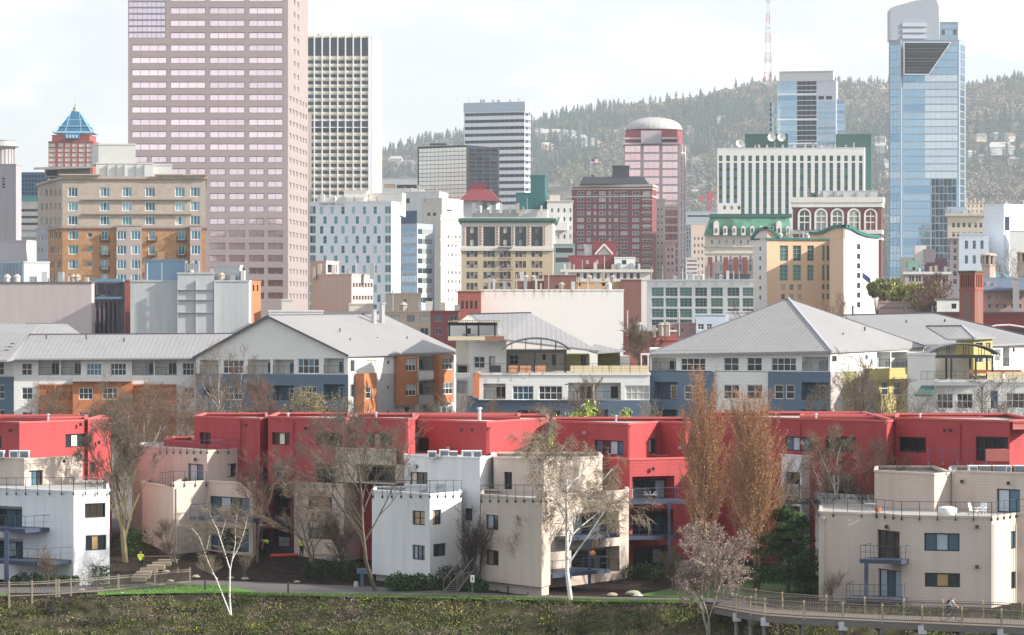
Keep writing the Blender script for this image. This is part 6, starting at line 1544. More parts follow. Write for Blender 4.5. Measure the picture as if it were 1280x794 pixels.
for a,c,l_ in ((-4,4.5,'air conditioner cut by the left edge of the photo'),(11.3,22.6,'middle white air conditioner above the cream wall at the left edge'),(23.4,35.8,'right white air conditioner above the cream wall at the left edge')): ac(a,c,563.4,573.6,280.2,l_)
for a,c,br_,l_ in ((1211,1222.5,False,'leftmost grey air conditioner beside the dish on the right beige building'),(1224,1239,True,'brown air conditioner left of the pair on the right beige building'),(1241,1257,True,'wider brown air conditioner in the row on the right beige building'),(1257.5,1264.5,False,'narrow grey air conditioner in the row on the right beige building'),(1268,1282,True,'brown air conditioner cut by the right edge of the photo')): ac(a,c,582,592.8,257.5,l_,br_)
o=empty('satellite_dish',(X(1191,257.6),257.6,Z(592.8,257.6)),'small grey satellite dish on the roof edge of the right beige building','satellite dish')
mb=MB(); mb.tube((0,0,0),(0,0,.35),.03,.03,5); part('mount',mb,framemat('G'),o)
mb=MB(); n=16; vs=[(0,.1,.42)]+[(.33*math.cos(2*math.pi*t/n),-.02,.42+.24*math.sin(2*math.pi*t/n)) for t in range(n)]; mb.add(vs,[(0,1+t,1+(t+1)%n) for t in range(n)]); mb.add([(x,y+.03,z) for x,y,z in vs],[(0,1+(t+1)%n,1+t) for t in range(n)]); part('reflector',mb,C('dish_grey',(.4,.42,.44)),o)
# terrace furniture
D_=250.5; zt_=Z(646,248)-.1
def at(px,D,z=None): return Vector((X(px,D),D,zt_ if z is None else z))
o=empty('covered_table',at(1184,D_),'round white covered patio table on the right roof terrace','table')
mb=MB(); mb.lathe((0,0,0),[(.62,.0),(.7,.3),(.75,.55),(.6,.66),(.2,.74)],16); part('cover',mb,C('cover_white',(.72,.72,.72)),o,smooth=True)
mb=MB(); mb.lathe((0,0,0),[(.5,0),(.5,.05)],12); part('base',mb,framemat('G'),o)
def chair(px,D,rz,la,grp='white chairs on the right roof terrace'):
    o=empty('patio_chair',at(px,D),la,'chair',grp); o.rotation_euler=(0,0,rz); cw=C('chair_white',(.7,.7,.7))
    mb=MB(); mb.box(-.27,.27,-.25,.28,.38,.42); part('seat',mb,cw,o)
    mb=MB(); mb.add([(-.27,.26,.42),(.27,.26,.42),(.22,.42,.98),(-.22,.42,.98),(-.27,.3,.42),(.27,.3,.42),(.22,.46,.98),(-.22,.46,.98)],((0,1,2,3),(7,6,5,4),(0,3,7,4),(1,5,6,2),(2,6,7,3),(0,4,5,1))); part('backrest',mb,cw,o)
    for x_ in (-.24,.24):
        for y_ in (-.22,.25): mb=MB(); mb.tube((x_,y_,0),(x_,y_,.38),.025,.025,5); part('leg',mb,cw,o)
        mb=MB(); mb.box(x_-.03,x_+.03,-.24,.32,.6,.63); mb.tube((x_,-.22,.4),(x_,-.22,.6),.02,.02,4); part('armrest',mb,cw,o)
chair(1218,250.3,R(60),'white patio chair turned sideways, left of the pair on the right roof terrace'); chair(1227,250.6,R(-30),'white patio chair facing out, right of the pair on the right roof terrace')
o=empty('side_table',at(1206,250.4),'low white side table between the covered table and the chairs','table')
mb=MB(); mb.box(-.35,.35,-.25,.25,.2,.25); part('top',mb,C('chair_white',(0,0,0)),o)
for x_ in (-.3,.3): mb=MB(); mb.box(x_-.03,x_+.03,-.2,.2,0,.2); part('leg',mb,C('chair_white',(0,0,0)),o)
o=empty('bistro_table',(X(1087,254.2),254.2,zt_),'thin dark bistro table on the left part of the right roof terrace','table')
mb=MB(); mb.lathe((0,0,.7),[(.45,0),(.45,.03)],14); part('top',mb,framemat('G'),o); mb=MB(); mb.tube((0,0,0),(0,0,.7),.03,.03,5); mb.box(-.3,.3,-.03,.03,0,.03); part('leg',mb,framemat('G'),o)
o=empty('flower_pot',(X(1097.5,253.6),253.6,zt_),'terracotta pot at the bend of the right roof terrace railing','flower pot')
mb=MB(); mb.lathe((0,0,0),[(.16,0),(.24,.38),(.27,.38),(.27,.45),(.2,.45)],12); part('pot',mb,C('terracotta',(.42,.17,.09)),o)
mb=MB(); mb.lathe((0,0,0),[(.2,.42),(.1,.46)],12); part('soil',mb,C('soil',(.05,.035,.025)),o)
# ================================================================== GROUND
def axis(segs):
    o=[]
    for a,b_,st in segs:
        n=max(1,round((b_-a)/st)); o+=[a+(b_-a)*i/n for i in range(n)]
    o.append(segs[-1][1]); return o
xs=axis([(-6000,-1500,300),(-1500,-300,24),(-300,-60,12),(-60,60,1.0),(60,300,12),(300,1500,24),(1500,6000,300)])
ys=axis([(-6000,-300,400),(-300,200,50),(200,235,5),(235,275,.6),(275,310,1.5),(310,460,8),(460,3500,80),(3500,7300,38),(7300,10000,300)])
verts=[]; 
for y in ys:
    for x in xs:
        z=h(x,y)
        if 225<y<300: z+=(.30 if y<bank_edge(x)-.3 else .03)*mnoise.noise(Vector((x*.7,y*.7,0)))
        verts.append((x,y,z))
nx=len(xs); fs=[(j*nx+i,j*nx+i+1,(j+1)*nx+i+1,(j+1)*nx+i) for j in range(len(ys)-1) for i in range(nx-1)]
gm,nt,bs=newmat('ground_soil'); L=nt.links
geo=N(nt,'ShaderNodeNewGeometry'); sx=N(nt,'ShaderNodeSeparateXYZ'); L.new(geo.outputs['Position'],sx.inputs[0])
n1=N(nt,'ShaderNodeTexNoise'); n1.inputs['Scale'].default_value=.9; n1.inputs['Detail'].default_value=8; L.new(geo.outputs['Position'],n1.inputs['Vector'])
n2=N(nt,'ShaderNodeTexNoise'); n2.inputs['Scale'].default_value=.007; n2.inputs['Detail'].default_value=8; L.new(geo.outputs['Position'],n2.inputs['Vector'])
def ramp(nt,src,els):
    r=N(nt,'ShaderNodeValToRGB'); e=r.color_ramp.elements
    while len(e)<len(els): e.new(.5)
    for i,(p,c) in enumerate(els): e[i].position=p; e[i].color=(*c,1)
    nt.links.new(src,r.inputs['Fac']); return r.outputs['Color']
near=ramp(nt,n1.outputs['Fac'],[(.3,(.014,.010,.008)),(.5,(.028,.020,.016)),(.7,(.048,.034,.026))])
moss=ramp(nt,n1.outputs['Fac'],[(.3,(.022,.018,.012)),(.5,(.05,.052,.022)),(.68,(.095,.08,.055))])
city=ramp(nt,n1.outputs['Fac'],[(.3,(.10,.10,.10)),(.7,(.2,.19,.18))])
hill=ramp(nt,n2.outputs['Fac'],[(.35,(.05,.065,.035)),(.5,(.12,.10,.07)),(.62,(.20,.16,.12)),(.75,(.09,.10,.05))])
def step(nt,src,a,b_):
    m=N(nt,'ShaderNodeMapRange'); nt.links.new(src,m.inputs[0]); m.inputs[1].default_value=a; m.inputs[2].default_value=b_; return m.outputs[0]
def mixc(nt,f,a,b_):
    m=N(nt,'ShaderNodeMix',data_type='RGBA'); nt.links.new(f,m.inputs['Factor']); nt.links.new(a,m.inputs[6]); nt.links.new(b_,m.inputs[7]); return m.outputs[2]
near=mixc(nt,step(nt,sx.outputs['Z'],-.02,-.25),near,moss)
c=mixc(nt,step(nt,sx.outputs['Y'],296,305),near,city); c=mixc(nt,step(nt,sx.outputs['Y'],3500,3700),c,hill)
L.new(c,bs.inputs['Base Color']); bs.inputs['Roughness'].default_value=.95; bs.inputs['Specular IOR Level'].default_value=.1
me=bpy.data.meshes.new('ground'); me.from_pydata(verts,[],fs); me.materials.append(gm); me.polygons.foreach_set('use_smooth',[True]*len(me.polygons)); o=bpy.data.objects.new('ground',me); o['kind']='structure'; link(o)
# river
mb=MB(); mb.quad((-3000,-3000,-7.5),(3000,-3000,-7.5),(3000,244,-7.5),(-3000,244,-7.5))
wm_=M('river_water',(.03,.05,.05),rough=.12,var=.1,bump=.05,scale=.5); struct('river',mb,wm_)
def ribbon(name,pts,mat,dz,kind='structure',n=80,thick=0):
    """pts: (px, D_far, D_near) draped on the ground"""
    fa=[(p[0],p[1]) for p in pts]; ne=[(p[0],p[2]) for p in pts]; mb=MB(); k=6
    g=[]
    for i in range(n+1):
        px=lerp(pts[0][0],pts[-1][0],i/n); a,b_=pl(fa,px),pl(ne,px); row=[]
        for j in range(k+1):
            D=lerp(b_,a,j/k); x=X(px,D); row.append((x,D,max(h(x,D),h(x,D+.3))+dz))
        g.append(row)
    base=[v for r in g for v in r]
    mb.add(base,[(i*(k+1)+j,(i+1)*(k+1)+j,(i+1)*(k+1)+j+1,i*(k+1)+j+1) for i in range(n) for j in range(k)])
    return struct(name,mb,mat,kind)
path=C('asphalt_path',(.115,.105,.105),var=.1,scale=2,fine=.12,rough=.9)
grass=M('lawn_grass',(.065,.135,.03),var=.5,scale=.9,fine=.35,rough=.9,bump=.08)
ribbon('path',[(-80,264.5,259.5),(120,266.5,260.5),(250,271,261.5),(330,269.5,259.6),(450,266.5,257.5),(560,262,256.5),(650,258.6,254.6),(760,256.5,253),(900,255.5,251.5),(960,255,250)],path,.10)
grassb=M('bright_lawn',(.085,.20,.028),var=.4,scale=.9,fine=.35,rough=.9,bump=.08)
ribbon('lawn',[(122,260.4,257.8),(180,262.5,259),(240,267,259.8),(285,266,259.8),(330,259.5,257.6),(450,257.4,256.2),(600,255.7,254.4),(760,253,251.6),(880,251.6,250.8)],grassb,.14)
ribbon('lawn',[(790,257.6,257.0),(815,260.5,256.8),(850,266,256),(960,270,255.2),(1023,266,256)],grass,.12)
ribbon('lawn',[(-60,261,257.5),(10,260,257)],grass,.13)
# ------------------------------------------------------------------ leafy stuff
def leafmat(name,a,b_,c_,scale=1.5,rough=.75):
    m,nt,bs=newmat(name); geo=N(nt,'ShaderNodeNewGeometry'); n=N(nt,'ShaderNodeTexNoise'); n.inputs['Scale'].default_value=scale; n.inputs['Detail'].default_value=5
    nt.links.new(geo.outputs['Position'],n.inputs['Vector'])
    ri=geo.outputs['Random Per Island']
    v=mathn(nt,'ADD',mathn(nt,'MULTIPLY',n.outputs['Fac'],.75),mathn(nt,'MULTIPLY',ri,.3))
    col=ramp(nt,v,[(.33,a),(.52,b_),(.68,c_)])
    nt.links.new(col,bs.inputs['Base Color']); bs.inputs['Roughness'].default_value=rough; bs.inputs['Specular IOR Level'].default_value=.25
    return m
def leaves(mb,pts,size,rng,flat=.0,narrow=.5):
    """one small bent leaf-like quad per point"""
    for p in pts:
        a=Vector((rng.gauss(0,1),rng.gauss(0,1),rng.gauss(0,1)*(1-flat)))
        if a.length<1e-3: continue
        a.normalize(); b_=a.orthogonal().normalized(); q=Matrix.Rotation(rng.uniform(0,6.28),3,a)@b_
        s=size*rng.uniform(.6,1.4); p=Vector(p); w=a.cross(q)*s*narrow
        mb.add((p-q*s-w*.3,p+w,p+q*s+w*.2,p-w),((0,1,2,3),))
def clump_pts(rng,c,r,n,shell=.55):
    out=[]
    for _ in range(n):
        d=Vector((rng.gauss(0,1),rng.gauss(0,1),rng.gauss(0,1))).normalized()*(rng.uniform(shell,1)**.7)
        out.append((c[0]+d.x*r[0],c[1]+d.y*r[1],c[2]+d.z*r[2]))
    return out
def scatter_cover(name,n,region,size,mat,dens=None,seed=1,hmax=.35,narrow=.5,flat=.3):
    rng=random.Random(seed); mb=MB(); pts=[]
    while len(pts)<n:
        px=rng.uniform(region[0],region[1]); D=rng.uniform(region[2],region[3]); x=X(px,D)
        if D>bank_edge(x)+region[4]: continue
        v=mnoise.noise(Vector((x*.35+seed*7,D*.6,seed)))
        if dens is not None and v<dens: continue
        hh_=max(0,mnoise.noise(Vector((x*.9,D*.9,seed*3.1)))+.35)*hmax
        pts.append((x,D,h(x,D)+.03+rng.uniform(0,1)*hh_+.02))
    leaves(mb,pts,size,rng,flat=flat,narrow=narrow); return struct(name,mb,mat,'stuff')
scatter_cover('ground_cover',42000,(-30,1310,243,259,.0),.085,leafmat('cover_green',(.045,.055,.02),(.095,.115,.035),(.165,.19,.05),scale=.5),dens=-.08,seed=3,hmax=.6)
scatter_cover('bramble_cover',30000,(-30,1310,243,259,.0),.10,leafmat('cover_mauve',(.09,.065,.05),(.21,.155,.14),(.34,.27,.26)),dens=-.02,seed=5,hmax=.4,narrow=.22)
scatter_cover('dry_grass_cover',14000,(-30,1310,243,259,.0),.10,leafmat('cover_straw',(.10,.07,.04),(.2,.15,.08),(.34,.26,.14)),dens=.0,seed=8,hmax=.35,narrow=.15)
scatter_cover('yellow_flower_cover',700,(60,1000,249,258,.0),.07,leafmat('cover_yellow',(.30,.30,.02),(.42,.40,.03),(.5,.46,.05)),dens=.22,seed=11,hmax=.5)
def mulch_litter():
    rng=random.Random(4); mb=MB(); pts=[]
    for _ in range(9000):
        px=rng.uniform(90,960); D=rng.uniform(258,296); x=X(px,D); pts.append((x,D,h(x,D)+.05))
    leaves(mb,pts,.06,rng,flat=.0,narrow=.3); struct('leaf_litter',mb,leafmat('litter',(.02,.014,.01),(.05,.03,.02),(.10,.065,.04)),'stuff')
mulch_litter()
def bramble_mounds():
    rng=random.Random(31); sets=[(MB(),leafmat('bramble_brown',(.06,.045,.03),(.13,.095,.06),(.22,.17,.12))),(MB(),leafmat('bramble_moss',(.05,.065,.02),(.10,.14,.03),(.17,.22,.05))),(MB(),leafmat('bramble_rose',(.11,.075,.07),(.24,.18,.17),(.36,.29,.28)))]
    for i in range(150):
        px=rng.uniform(-20,1290); D=rng.uniform(244,257.3); x=X(px,D)
        if D>bank_edge(x)-.25: continue
        r_=rng.uniform(.25,.7); k=int((mnoise.noise(Vector((x*.12,D*.2,4)))+.6)*2.5)%3; leaves(sets[k][0],clump_pts(rng,(x,D,h(x,D)+r_*.25),(r_*1.3,r_,r_*.7),int(150*r_*2),.5),.075,rng,narrow=.35)
    for mb,m_ in sets: struct('bramble_mounds',mb,m_,'stuff')
bramble_mounds()
def lawn_blades():
    rng=random.Random(14); mb=MB()
    for _ in range(9000):
        px=rng.uniform(125,880); x=X(px,258); e=bank_edge(x); D=e+rng.uniform(-.15,2.4) if px>285 else rng.uniform(258.5,267)
        x=X(px,D); z=h(x,D)+.12
        mb.add(((x-.02,D,z),(x+.02,D,z),(x+rng.uniform(-.05,.05),D+rng.uniform(-.04,.04),z+rng.uniform(.07,.2))),((0,1,2),))
    struct('grass_blades',mb,leafmat('blade_green',(.05,.085,.02),(.09,.17,.03),(.15,.24,.055)),'stuff')
lawn_blades()
# ------------------------------------------------------------------ bare trees
class TreeP: pass
def bare_tree(name,base,height,label,bark,twig,seed,lean=(0,0),levels=4,r0=.16,split=(3,5),ang=38,up=.25,droop=0.,first=.28,tw_n=3,tw_len=.55,tw_r=.008,stems=1,spread=1.,group=None,cat='tree',catkin=None,trunkpts=None,bn=None,len_k=.62):
    rng=random.Random(seed); base=Vector(base)
    o=empty(name,base,label,cat,group)
    tb=MB(); cb=MB(); ck=MB() if catkin else None
    def twigs(p,d,L,n):
        for _ in range(n):
            v=(d+Vector((rng.gauss(0,.55),rng.gauss(0,.55),rng.gauss(0,.45)+up*.5-droop*.6))).normalized()
            l=L*rng.uniform(.5,1.2); m_=p+v*l*.5+Vector((0,0,-droop*l*.10)); e=m_+(v+Vector((rng.gauss(0,.25),rng.gauss(0,.25),rng.gauss(0,.2)-droop*.9))).normalized()*l*.5
            cb.path([p,m_,e],[tw_r*1.6,tw_r*1.2,tw_r*.8],3)
            if ck is not None:
                for t in range(catkin[1]):
                    q=m_.lerp(e,rng.random()); leaves(ck,[q+Vector((rng.gauss(0,.04),rng.gauss(0,.04),rng.gauss(0,.04)))],catkin[0],rng,narrow=.5)
    def grow(p,d,L,r,lev):
        k=4 if lev<2 else 3; pts=[p]; rs=[r]; dirs=[d]
        cur=Vector(p); dd=Vector(d)
        for i in range(k):
            dd=(dd+Vector((rng.gauss(0,.13),rng.gauss(0,.13),rng.gauss(0,.08)+up*.12-(droop*.10 if lev>=levels-2 else 0)))).normalized()
            cur=cur+dd*(L/k); pts.append(Vector(cur)); rs.append(r*(1-.62*(i+1)/k)); dirs.append(Vector(dd))
        (tb if lev<2 else cb).path(pts,rs,6 if lev==0 else (4 if lev<3 else 3))
        if lev>=levels:
            for i in range(1,k+1): twigs(pts[i],dirs[i],tw_len*(1.1-.1*i),tw_n)
            return
        n=rng.randint(*split)+(bn or 0 if lev==0 else 0)
        for i in range(n):
            t=lerp(first if lev==0 else .3,1.0,(i+rng.random()*.7)/n); t=min(t,.99); s=t*k; a=int(s); q=pts[a].lerp(pts[a+1],s-a); rr=lerp(rs[a],rs[a+1],s-a)
            az=rng.uniform(0,6.283); an=R(ang*rng.uniform(.65,1.25))
            ax=dirs[a+1].orthogonal().normalized(); ax=Matrix.Rotation(az,3,dirs[a+1])@ax
            nd=(dirs[a+1]*math.cos(an)+ax*math.sin(an)*spread); nd.z+=up*.35; nd.normalize()
            grow(q,nd,L*len_k*rng.uniform(.75,1.15)*(1.15-.45*t),rr*.62,lev+1)
        if lev>0: twigs(pts[-1],dirs[-1],tw_len,2)
    for s_ in range(stems):
        d=Vector((lean[0]+(rng.gauss(0,.16) if stems>1 else 0),lean[1]+(rng.gauss(0,.1) if stems>1 else 0),1)).normalized()
        grow(Vector((rng.uniform(-.15,.15)*(stems>1),0,-.1)),d,height*(.72 if not stems>1 else .7*rng.uniform(.75,1.1)),r0*(1 if stems==1 else .6),0)
    part('trunk',tb,bark,o); part('crown',cb,twig,o)
    if ck is not None and ck.f: part('buds',ck,catkin[2],o)
    return o
bk=C('bark_brown',(.13,.10,.075),var=.3,scale=3); bko=C('bark_olive',(.17,.145,.08),var=.3,scale=3); 
def birchbark(name='birch_bark',base=(.70,.68,.64)):
    m=M(name,base,var=.1,scale=3,rough=.7); nt=m.node_tree; bs=nt.nodes['Principled BSDF']; src=bs.inputs['Base Color'].links[0].from_socket
    geo=N(nt,'ShaderNodeNewGeometry'); mp=N(nt,'ShaderNodeMapping'); mp.inputs['Scale'].default_value=(1.5,1.5,5); nt.links.new(geo.outputs['Position'],mp.inputs['Vector'])
    n=N(nt,'ShaderNodeTexNoise'); n.inputs['Scale'].default_value=1.4; nt.links.new(mp.outputs[0],n.inputs['Vector'])
    f=step(nt,n.outputs['Fac'],.60,.66); mx=N(nt,'ShaderNodeMix',data_type='RGBA'); nt.links.new(f,mx.inputs['Factor']); nt.links.new(src,mx.inputs[6]); mx.inputs[7].default_value=(.06,.05,.045,1); nt.links.new(mx.outputs[2],bs.inputs['Base Color']); return m
bb_=birchbark()
tw=C('twig_brown',(.17,.12,.085),var=.3,scale=2); twc=C('twig_cream',(.26,.21,.155),var=.3,scale=2); two=C('twig_olive',(.155,.125,.095),var=.3,scale=2); twr=C('twig_reddish',(.17,.095,.08),var=.3,scale=2); twg=C('twig_grey',(.24,.20,.17),var=.3,scale=2)
def at_(px,py_base,D): x=X(px,D); return (x,D,h(x,D)-.05)
# foreground trees
bare_tree('bare_tree',at_(157,692,281),12.0,'large bare olive-brown tree with a dense crown between the left white building and the steps',bko,two,21,r0=.27,levels=4,split=(4,5),ang=30,tw_n=2,tw_len=.45,bn=7,first=.12,tw_r=.010,up=.35)
bare_tree('bare_tree',at_(470,740,262),14.5,'bare tree with a leaning trunk against the left side of the central white building',C('bark_tan',(.11,.09,.07),var=.25,scale=3),two,33,r0=.19,lean=(-.14,.03),levels=4,split=(4,5),ang=36,tw_n=2,tw_len=.5,bn=7,first=.3,up=.28,tw_r=.008)
bare_tree('birch_tree',at_(714,756,253.2),13.0,'large white-barked birch with drooping pale twigs in front of the beige building',bb_,twc,47,r0=.19,levels=4,split=(3,5),ang=44,tw_n=3,tw_len=.8,bn=6,first=.3,droop=.7,up=.25,tw_r=.008)
bare_tree('birch_tree',at_(1044,600,271.5),12.0,'pale birch in front of the wide dark red building, behind the right beige building',bb_,twc,58,r0=.15,levels=4,split=(3,4),ang=32,tw_n=2,tw_len=.6,bn=6,first=.2,up=.45,tw_r=.009)
# young white birch with hand-placed forks
o=empty('birch_tree',(X(288,252.5),252.5,h(X(288,252.5),252.5)-.1),'young white birch with three thin forked stems growing from the river bank','tree')
tb=MB(); cb=MB(); rng=random.Random(5)
def L_(pts): return [Vector((X(a,252.5),252.5+(a-288)*.012*k,Z(c,252.5)))-o.location for k,(a,c) in enumerate(pts)]
st=[[(288.5,769),(287,745),(287.5,712),(281,690),(273,662),(266,646),(262,634)],[(288,769),(280,748),(272,726),(263,705),(257,686),(252,668),(243,655)],[(287.5,716),(290,700),(298,685),(305,664),(309,644)],[(290,702),(294,680),(294,660),(296,640)],[(276,672),(281,655),(283,640)],[(272,724),(265,716),(257,712)],[(258,688),(262,672),(262,660)]]
for i,s_ in enumerate(st):
    pts=L_(s_); r0=.08 if i==0 else (.065 if i==1 else .04); tb.path(pts,[lerp(r0,.018,k/(len(pts)-1)) for k in range(len(pts))],6)
    for _ in range(90):
        k=rng.uniform(len(pts)*.35,len(pts)-1.01); a=int(k); p=pts[a].lerp(pts[a+1],k-a); v=Vector((rng.gauss(0,.6),rng.gauss(0,.5),rng.uniform(.2,1))).normalized(); l=rng.uniform(.4,1.2)
        cb.path([p,p+v*l*.5,p+v*l+Vector((0,0,-.1*l))],[.012,.008,.005],3)
        for _ in range(3): q=p+v*l*rng.uniform(.3,.9); w=(v+Vector((rng.gauss(0,.6),rng.gauss(0,.5),rng.gauss(0,.3)))).normalized()*rng.uniform(.2,.6); cb.path([q,q+w],[.007,.004],3)
part('trunk',tb,bb_,o); part('crown',cb,twc,o)
# columnar red-brown trees
def columnar(base,height,wid,label,seed,trunk,n=120,group='columnar trees'):
    rng=random.Random(seed); o=empty('columnar_tree',base,label,'tree',group); tb=MB(); cb=MB(); ck=MB()
    for s_ in range(2):
        pts=[Vector((rng.gauss(0,.12)+.3*s_,0,-.1))]
        for i in range(7): pts.append(pts[-1]+Vector((rng.gauss(0,.13),rng.gauss(0,.1),height*.8/7)))
        tb.path(pts,[.17*(1-.8*i/7) for i in range(8)],6)
    for i in range(n):
        z0=height*rng.uniform(.14,.72); az=rng.uniform(0,6.28); p=Vector((0,0,z0)); rad=wid*rng.uniform(.35,1)*math.sin(min(1,(1.05-z0/height)*1.5)*1.57)
        d=Vector((math.cos(az),math.sin(az),0)); L=min(height-z0,rng.uniform(2.8,5.5)); pts=[p]
        for k in range(1,6): t=k/5; pts.append(Vector((0,0,z0+L*t))+d*rad*(t**.55)+Vector((rng.gauss(0,.06),rng.gauss(0,.06),0)))
        cb.path(pts,[.045*(1-.75*k/5) for k in range(6)],4)
        for _ in range(34):
            k=rng.uniform(.8,4.99); a=int(k); q=pts[a].lerp(pts[a+1],k-a); v=Vector((rng.gauss(0,.35)+d.x*.3,rng.gauss(0,.35)+d.y*.3,rng.uniform(.6,1.3))).normalized(); l=rng.uniform(.4,1.1); e=q+v*l
            if e.z>height*1.0: continue
            cb.path([q,q+v*l*.5,e],[.013,.010,.007],3)
            for _ in range(3): u=q.lerp(e,rng.uniform(.2,1)); leaves(ck,[u+Vector((rng.gauss(0,.06),rng.gauss(0,.06),rng.gauss(0,.08)))],.055,rng,narrow=.4)
    part('trunk',tb,trunk,o); part('crown',cb,C('twig_rust',(.34,.20,.125),var=.3,scale=2),o); part('buds',ck,leafmat('rust_buds_%d'%seed,(.32,.15,.07),(.50,.26,.12),(.62,.36,.18)),o)
columnar(at_(880,735,268),17.6,2.3,'taller left columnar tree with rust-coloured buds and a pale trunk',61,C('pale_trunk',(.42,.36,.30),var=.3,scale=3))
columnar(at_(942,745,260),16.2,2.9,'right columnar tree with rust-brown buds and an olive trunk, beside the dark conifer',73,bko,n=150)
# magnolia
mg=leafmat('magnolia_petals',(.32,.20,.19),(.43,.31,.27),(.58,.49,.39),scale=2)
bare_tree('magnolia_tree',at_(885,783,247.2),7.2,'small magnolia with several grey stems covered in pink and cream blossoms above the boardwalk end',C('bark_grey_pale',(.36,.32,.27),var=.25,scale=3),twg,80,r0=.13,levels=3,split=(4,6),ang=34,tw_n=4,tw_len=.5,first=.38,stems=4,up=.4,lean=(-.13,0),catkin=(.05,2,mg),bn=2,spread=1.25)
# conifer
def leafy_conifer(name,base,height,rad,label,seed,mat,n=42,per=190,size=.10):
    rng=random.Random(seed); o=empty(name,base,label,'tree'); tb=MB(); tb.path([(0,0,-.1),(.05,0,height*.5),(0,0,height*.95)],[.17,.11,.03],6); cb=MB()
    for i in range(n):
        t=i/n; z=height*(.13+.85*t); rr=rad*(1-t)**.6*rng.uniform(.7,1.1)+.12; az=rng.uniform(0,6.28); d=Vector((math.cos(az),math.sin(az),-.05+rng.uniform(-.1,.25)))
        tb.tube((0,0,z),tuple(Vector((0,0,z))+d*rr*.85),.035,.015,4)
        for q in range(3):
            cc=Vector((0,0,z))+d*rr*(.4+.28*q)+Vector((rng.gauss(0,.2),rng.gauss(0,.2),rng.gauss(0,.12))); leaves(cb,clump_pts(rng,cc,(rr*.30+.15,rr*.30+.15,.26),per//3,.2),size,rng,narrow=.22)
    part('trunk',tb,bk,o); part('crown',cb,mat,o); return o
dkg=leafmat('pine_dark',(.014,.03,.010),(.04,.085,.03),(.10,.17,.055))
leafy_conifer('conifer_tree',at_(985,745,260),6.9,3.0,'dark green bushy conifer left of the big beige building',91,dkg,n=80,per=340,size=.12)
# shrubs
def shrub(px0,px1,pyt,pyb,D,label,mat,seed,dens=340,size=.08,group=None,name='shrub',dy=1.0,narrow=.5):
    rng=random.Random(seed); w=X(px1,D)-X(px0,D); cx_=X((px0+px1)/2,D); zb=h(cx_,D); o=empty(name,(cx_,D,zb),label,'shrub',group); hh_=max(.5,Z(pyt,D)-zb)
    cb=MB(); tb=MB(); n=max(3,int(w/.8))
    for i in range(n*2):
        x=-w/2+w*(i+.5)/(2*n)+rng.gauss(0,.1); t=1-abs(x)/(w/2+.3); r_=hh_*(.45+.25*rng.random())*(.6+.4*min(1,2*t)); y=rng.uniform(-dy,dy)*.6
        zc=r_*.8+ (hh_-r_*1.75)*rng.uniform(.2,1)*min(1,1.6*t)
        leaves(cb,clump_pts(rng,(x,y,max(r_*.6,zc)),(r_*.85,r_*.8,r_),dens,.5),size,rng,narrow=narrow)
        tb.tube((x,y,-.1),(x+rng.gauss(0,.1),y,zc),.03,.015,4)
    part('stems',tb,bk,o); part('foliage',cb,mat,o)
lau=leafmat('laurel_green',(.012,.03,.010),(.035,.085,.022),(.09,.16,.05)); jun=leafmat('juniper_green',(.012,.026,.012),(.03,.055,.022),(.06,.09,.035)); hed=leafmat('hedge_green',(.015,.035,.014),(.035,.075,.028),(.065,.12,.04)); ivy=leafmat('fresh_green',(.26,.34,.03),(.42,.52,.06),(.55,.64,.12))
shrub(486,539,717,745,262.2,'glossy dark laurel bush at the foot of the central white building',lau,1,size=.10)
shrub(380,447,698,727,272,'dark sprawling juniper on the mulch slope left of the leaning tree',jun,2)
shrub(15,60,717,735,266.5,'left half of the low green hedge below the left white building',hed,3); shrub(62,96,719,733,267,'right end of the low green hedge below the left white building',hed,4)
shrub(96,136,703,731,269,'taller dark green bush at the right corner of the left white building',hed,5)
shrub(780,828,704,717,272,'low dark hedge below the three recessed balconies of the red building',jun,6)
shrub(553,578,706,722,264,'round dark bush behind the wooden stair rails',jun,7)
shrub(590,602,722,738,261,'small dark bush behind the signpost',lau,8)
shrub(1000,1022,722,745,258,'low dark bush under the conifer beside the beige building wall',jun,9,dens=200)
shrub(160,178,660,690,284,'dark upright bush in the gap behind the big bare tree',hed,10,dens=240)
def willow(px,D,top,label,seed):
    rng=random.Random(seed); x=X(px,D); o=empty('shrub',(x,D,h(x,D)),label,'shrub','fresh green shrubs behind the red roofs'); hh_=Z(top,D)-h(x,D); cb=MB(); lb=MB()
    for i in range(26):
        a=rng.uniform(-.5,.5); e=Vector((a*hh_*.8,rng.gauss(0,.4),hh_*rng.uniform(.75,1)*(1-abs(a)*.6))); cb.path([Vector((0,0,0)),e*.5+Vector((0,0,.2)),e],[.035,.022,.008],4)
        for _ in range(90): q=e*rng.uniform(.72,1.02)+Vector((rng.gauss(0,.25),rng.gauss(0,.2),rng.gauss(0,.15))); leaves(lb,[q],.17,rng,narrow=.35)
    part('stems',cb,two,o); part('foliage',lb,ivy,o)
willow(737,320,500,'fresh yellow-green shrub rising behind the red roof, tallest of the three',1); willow(716,322,510,'low yellow-green shrub behind the red roof, left of the tallest',2); willow(780,325,506,'yellow-green shrub behind the red roof, right of the tallest',3)
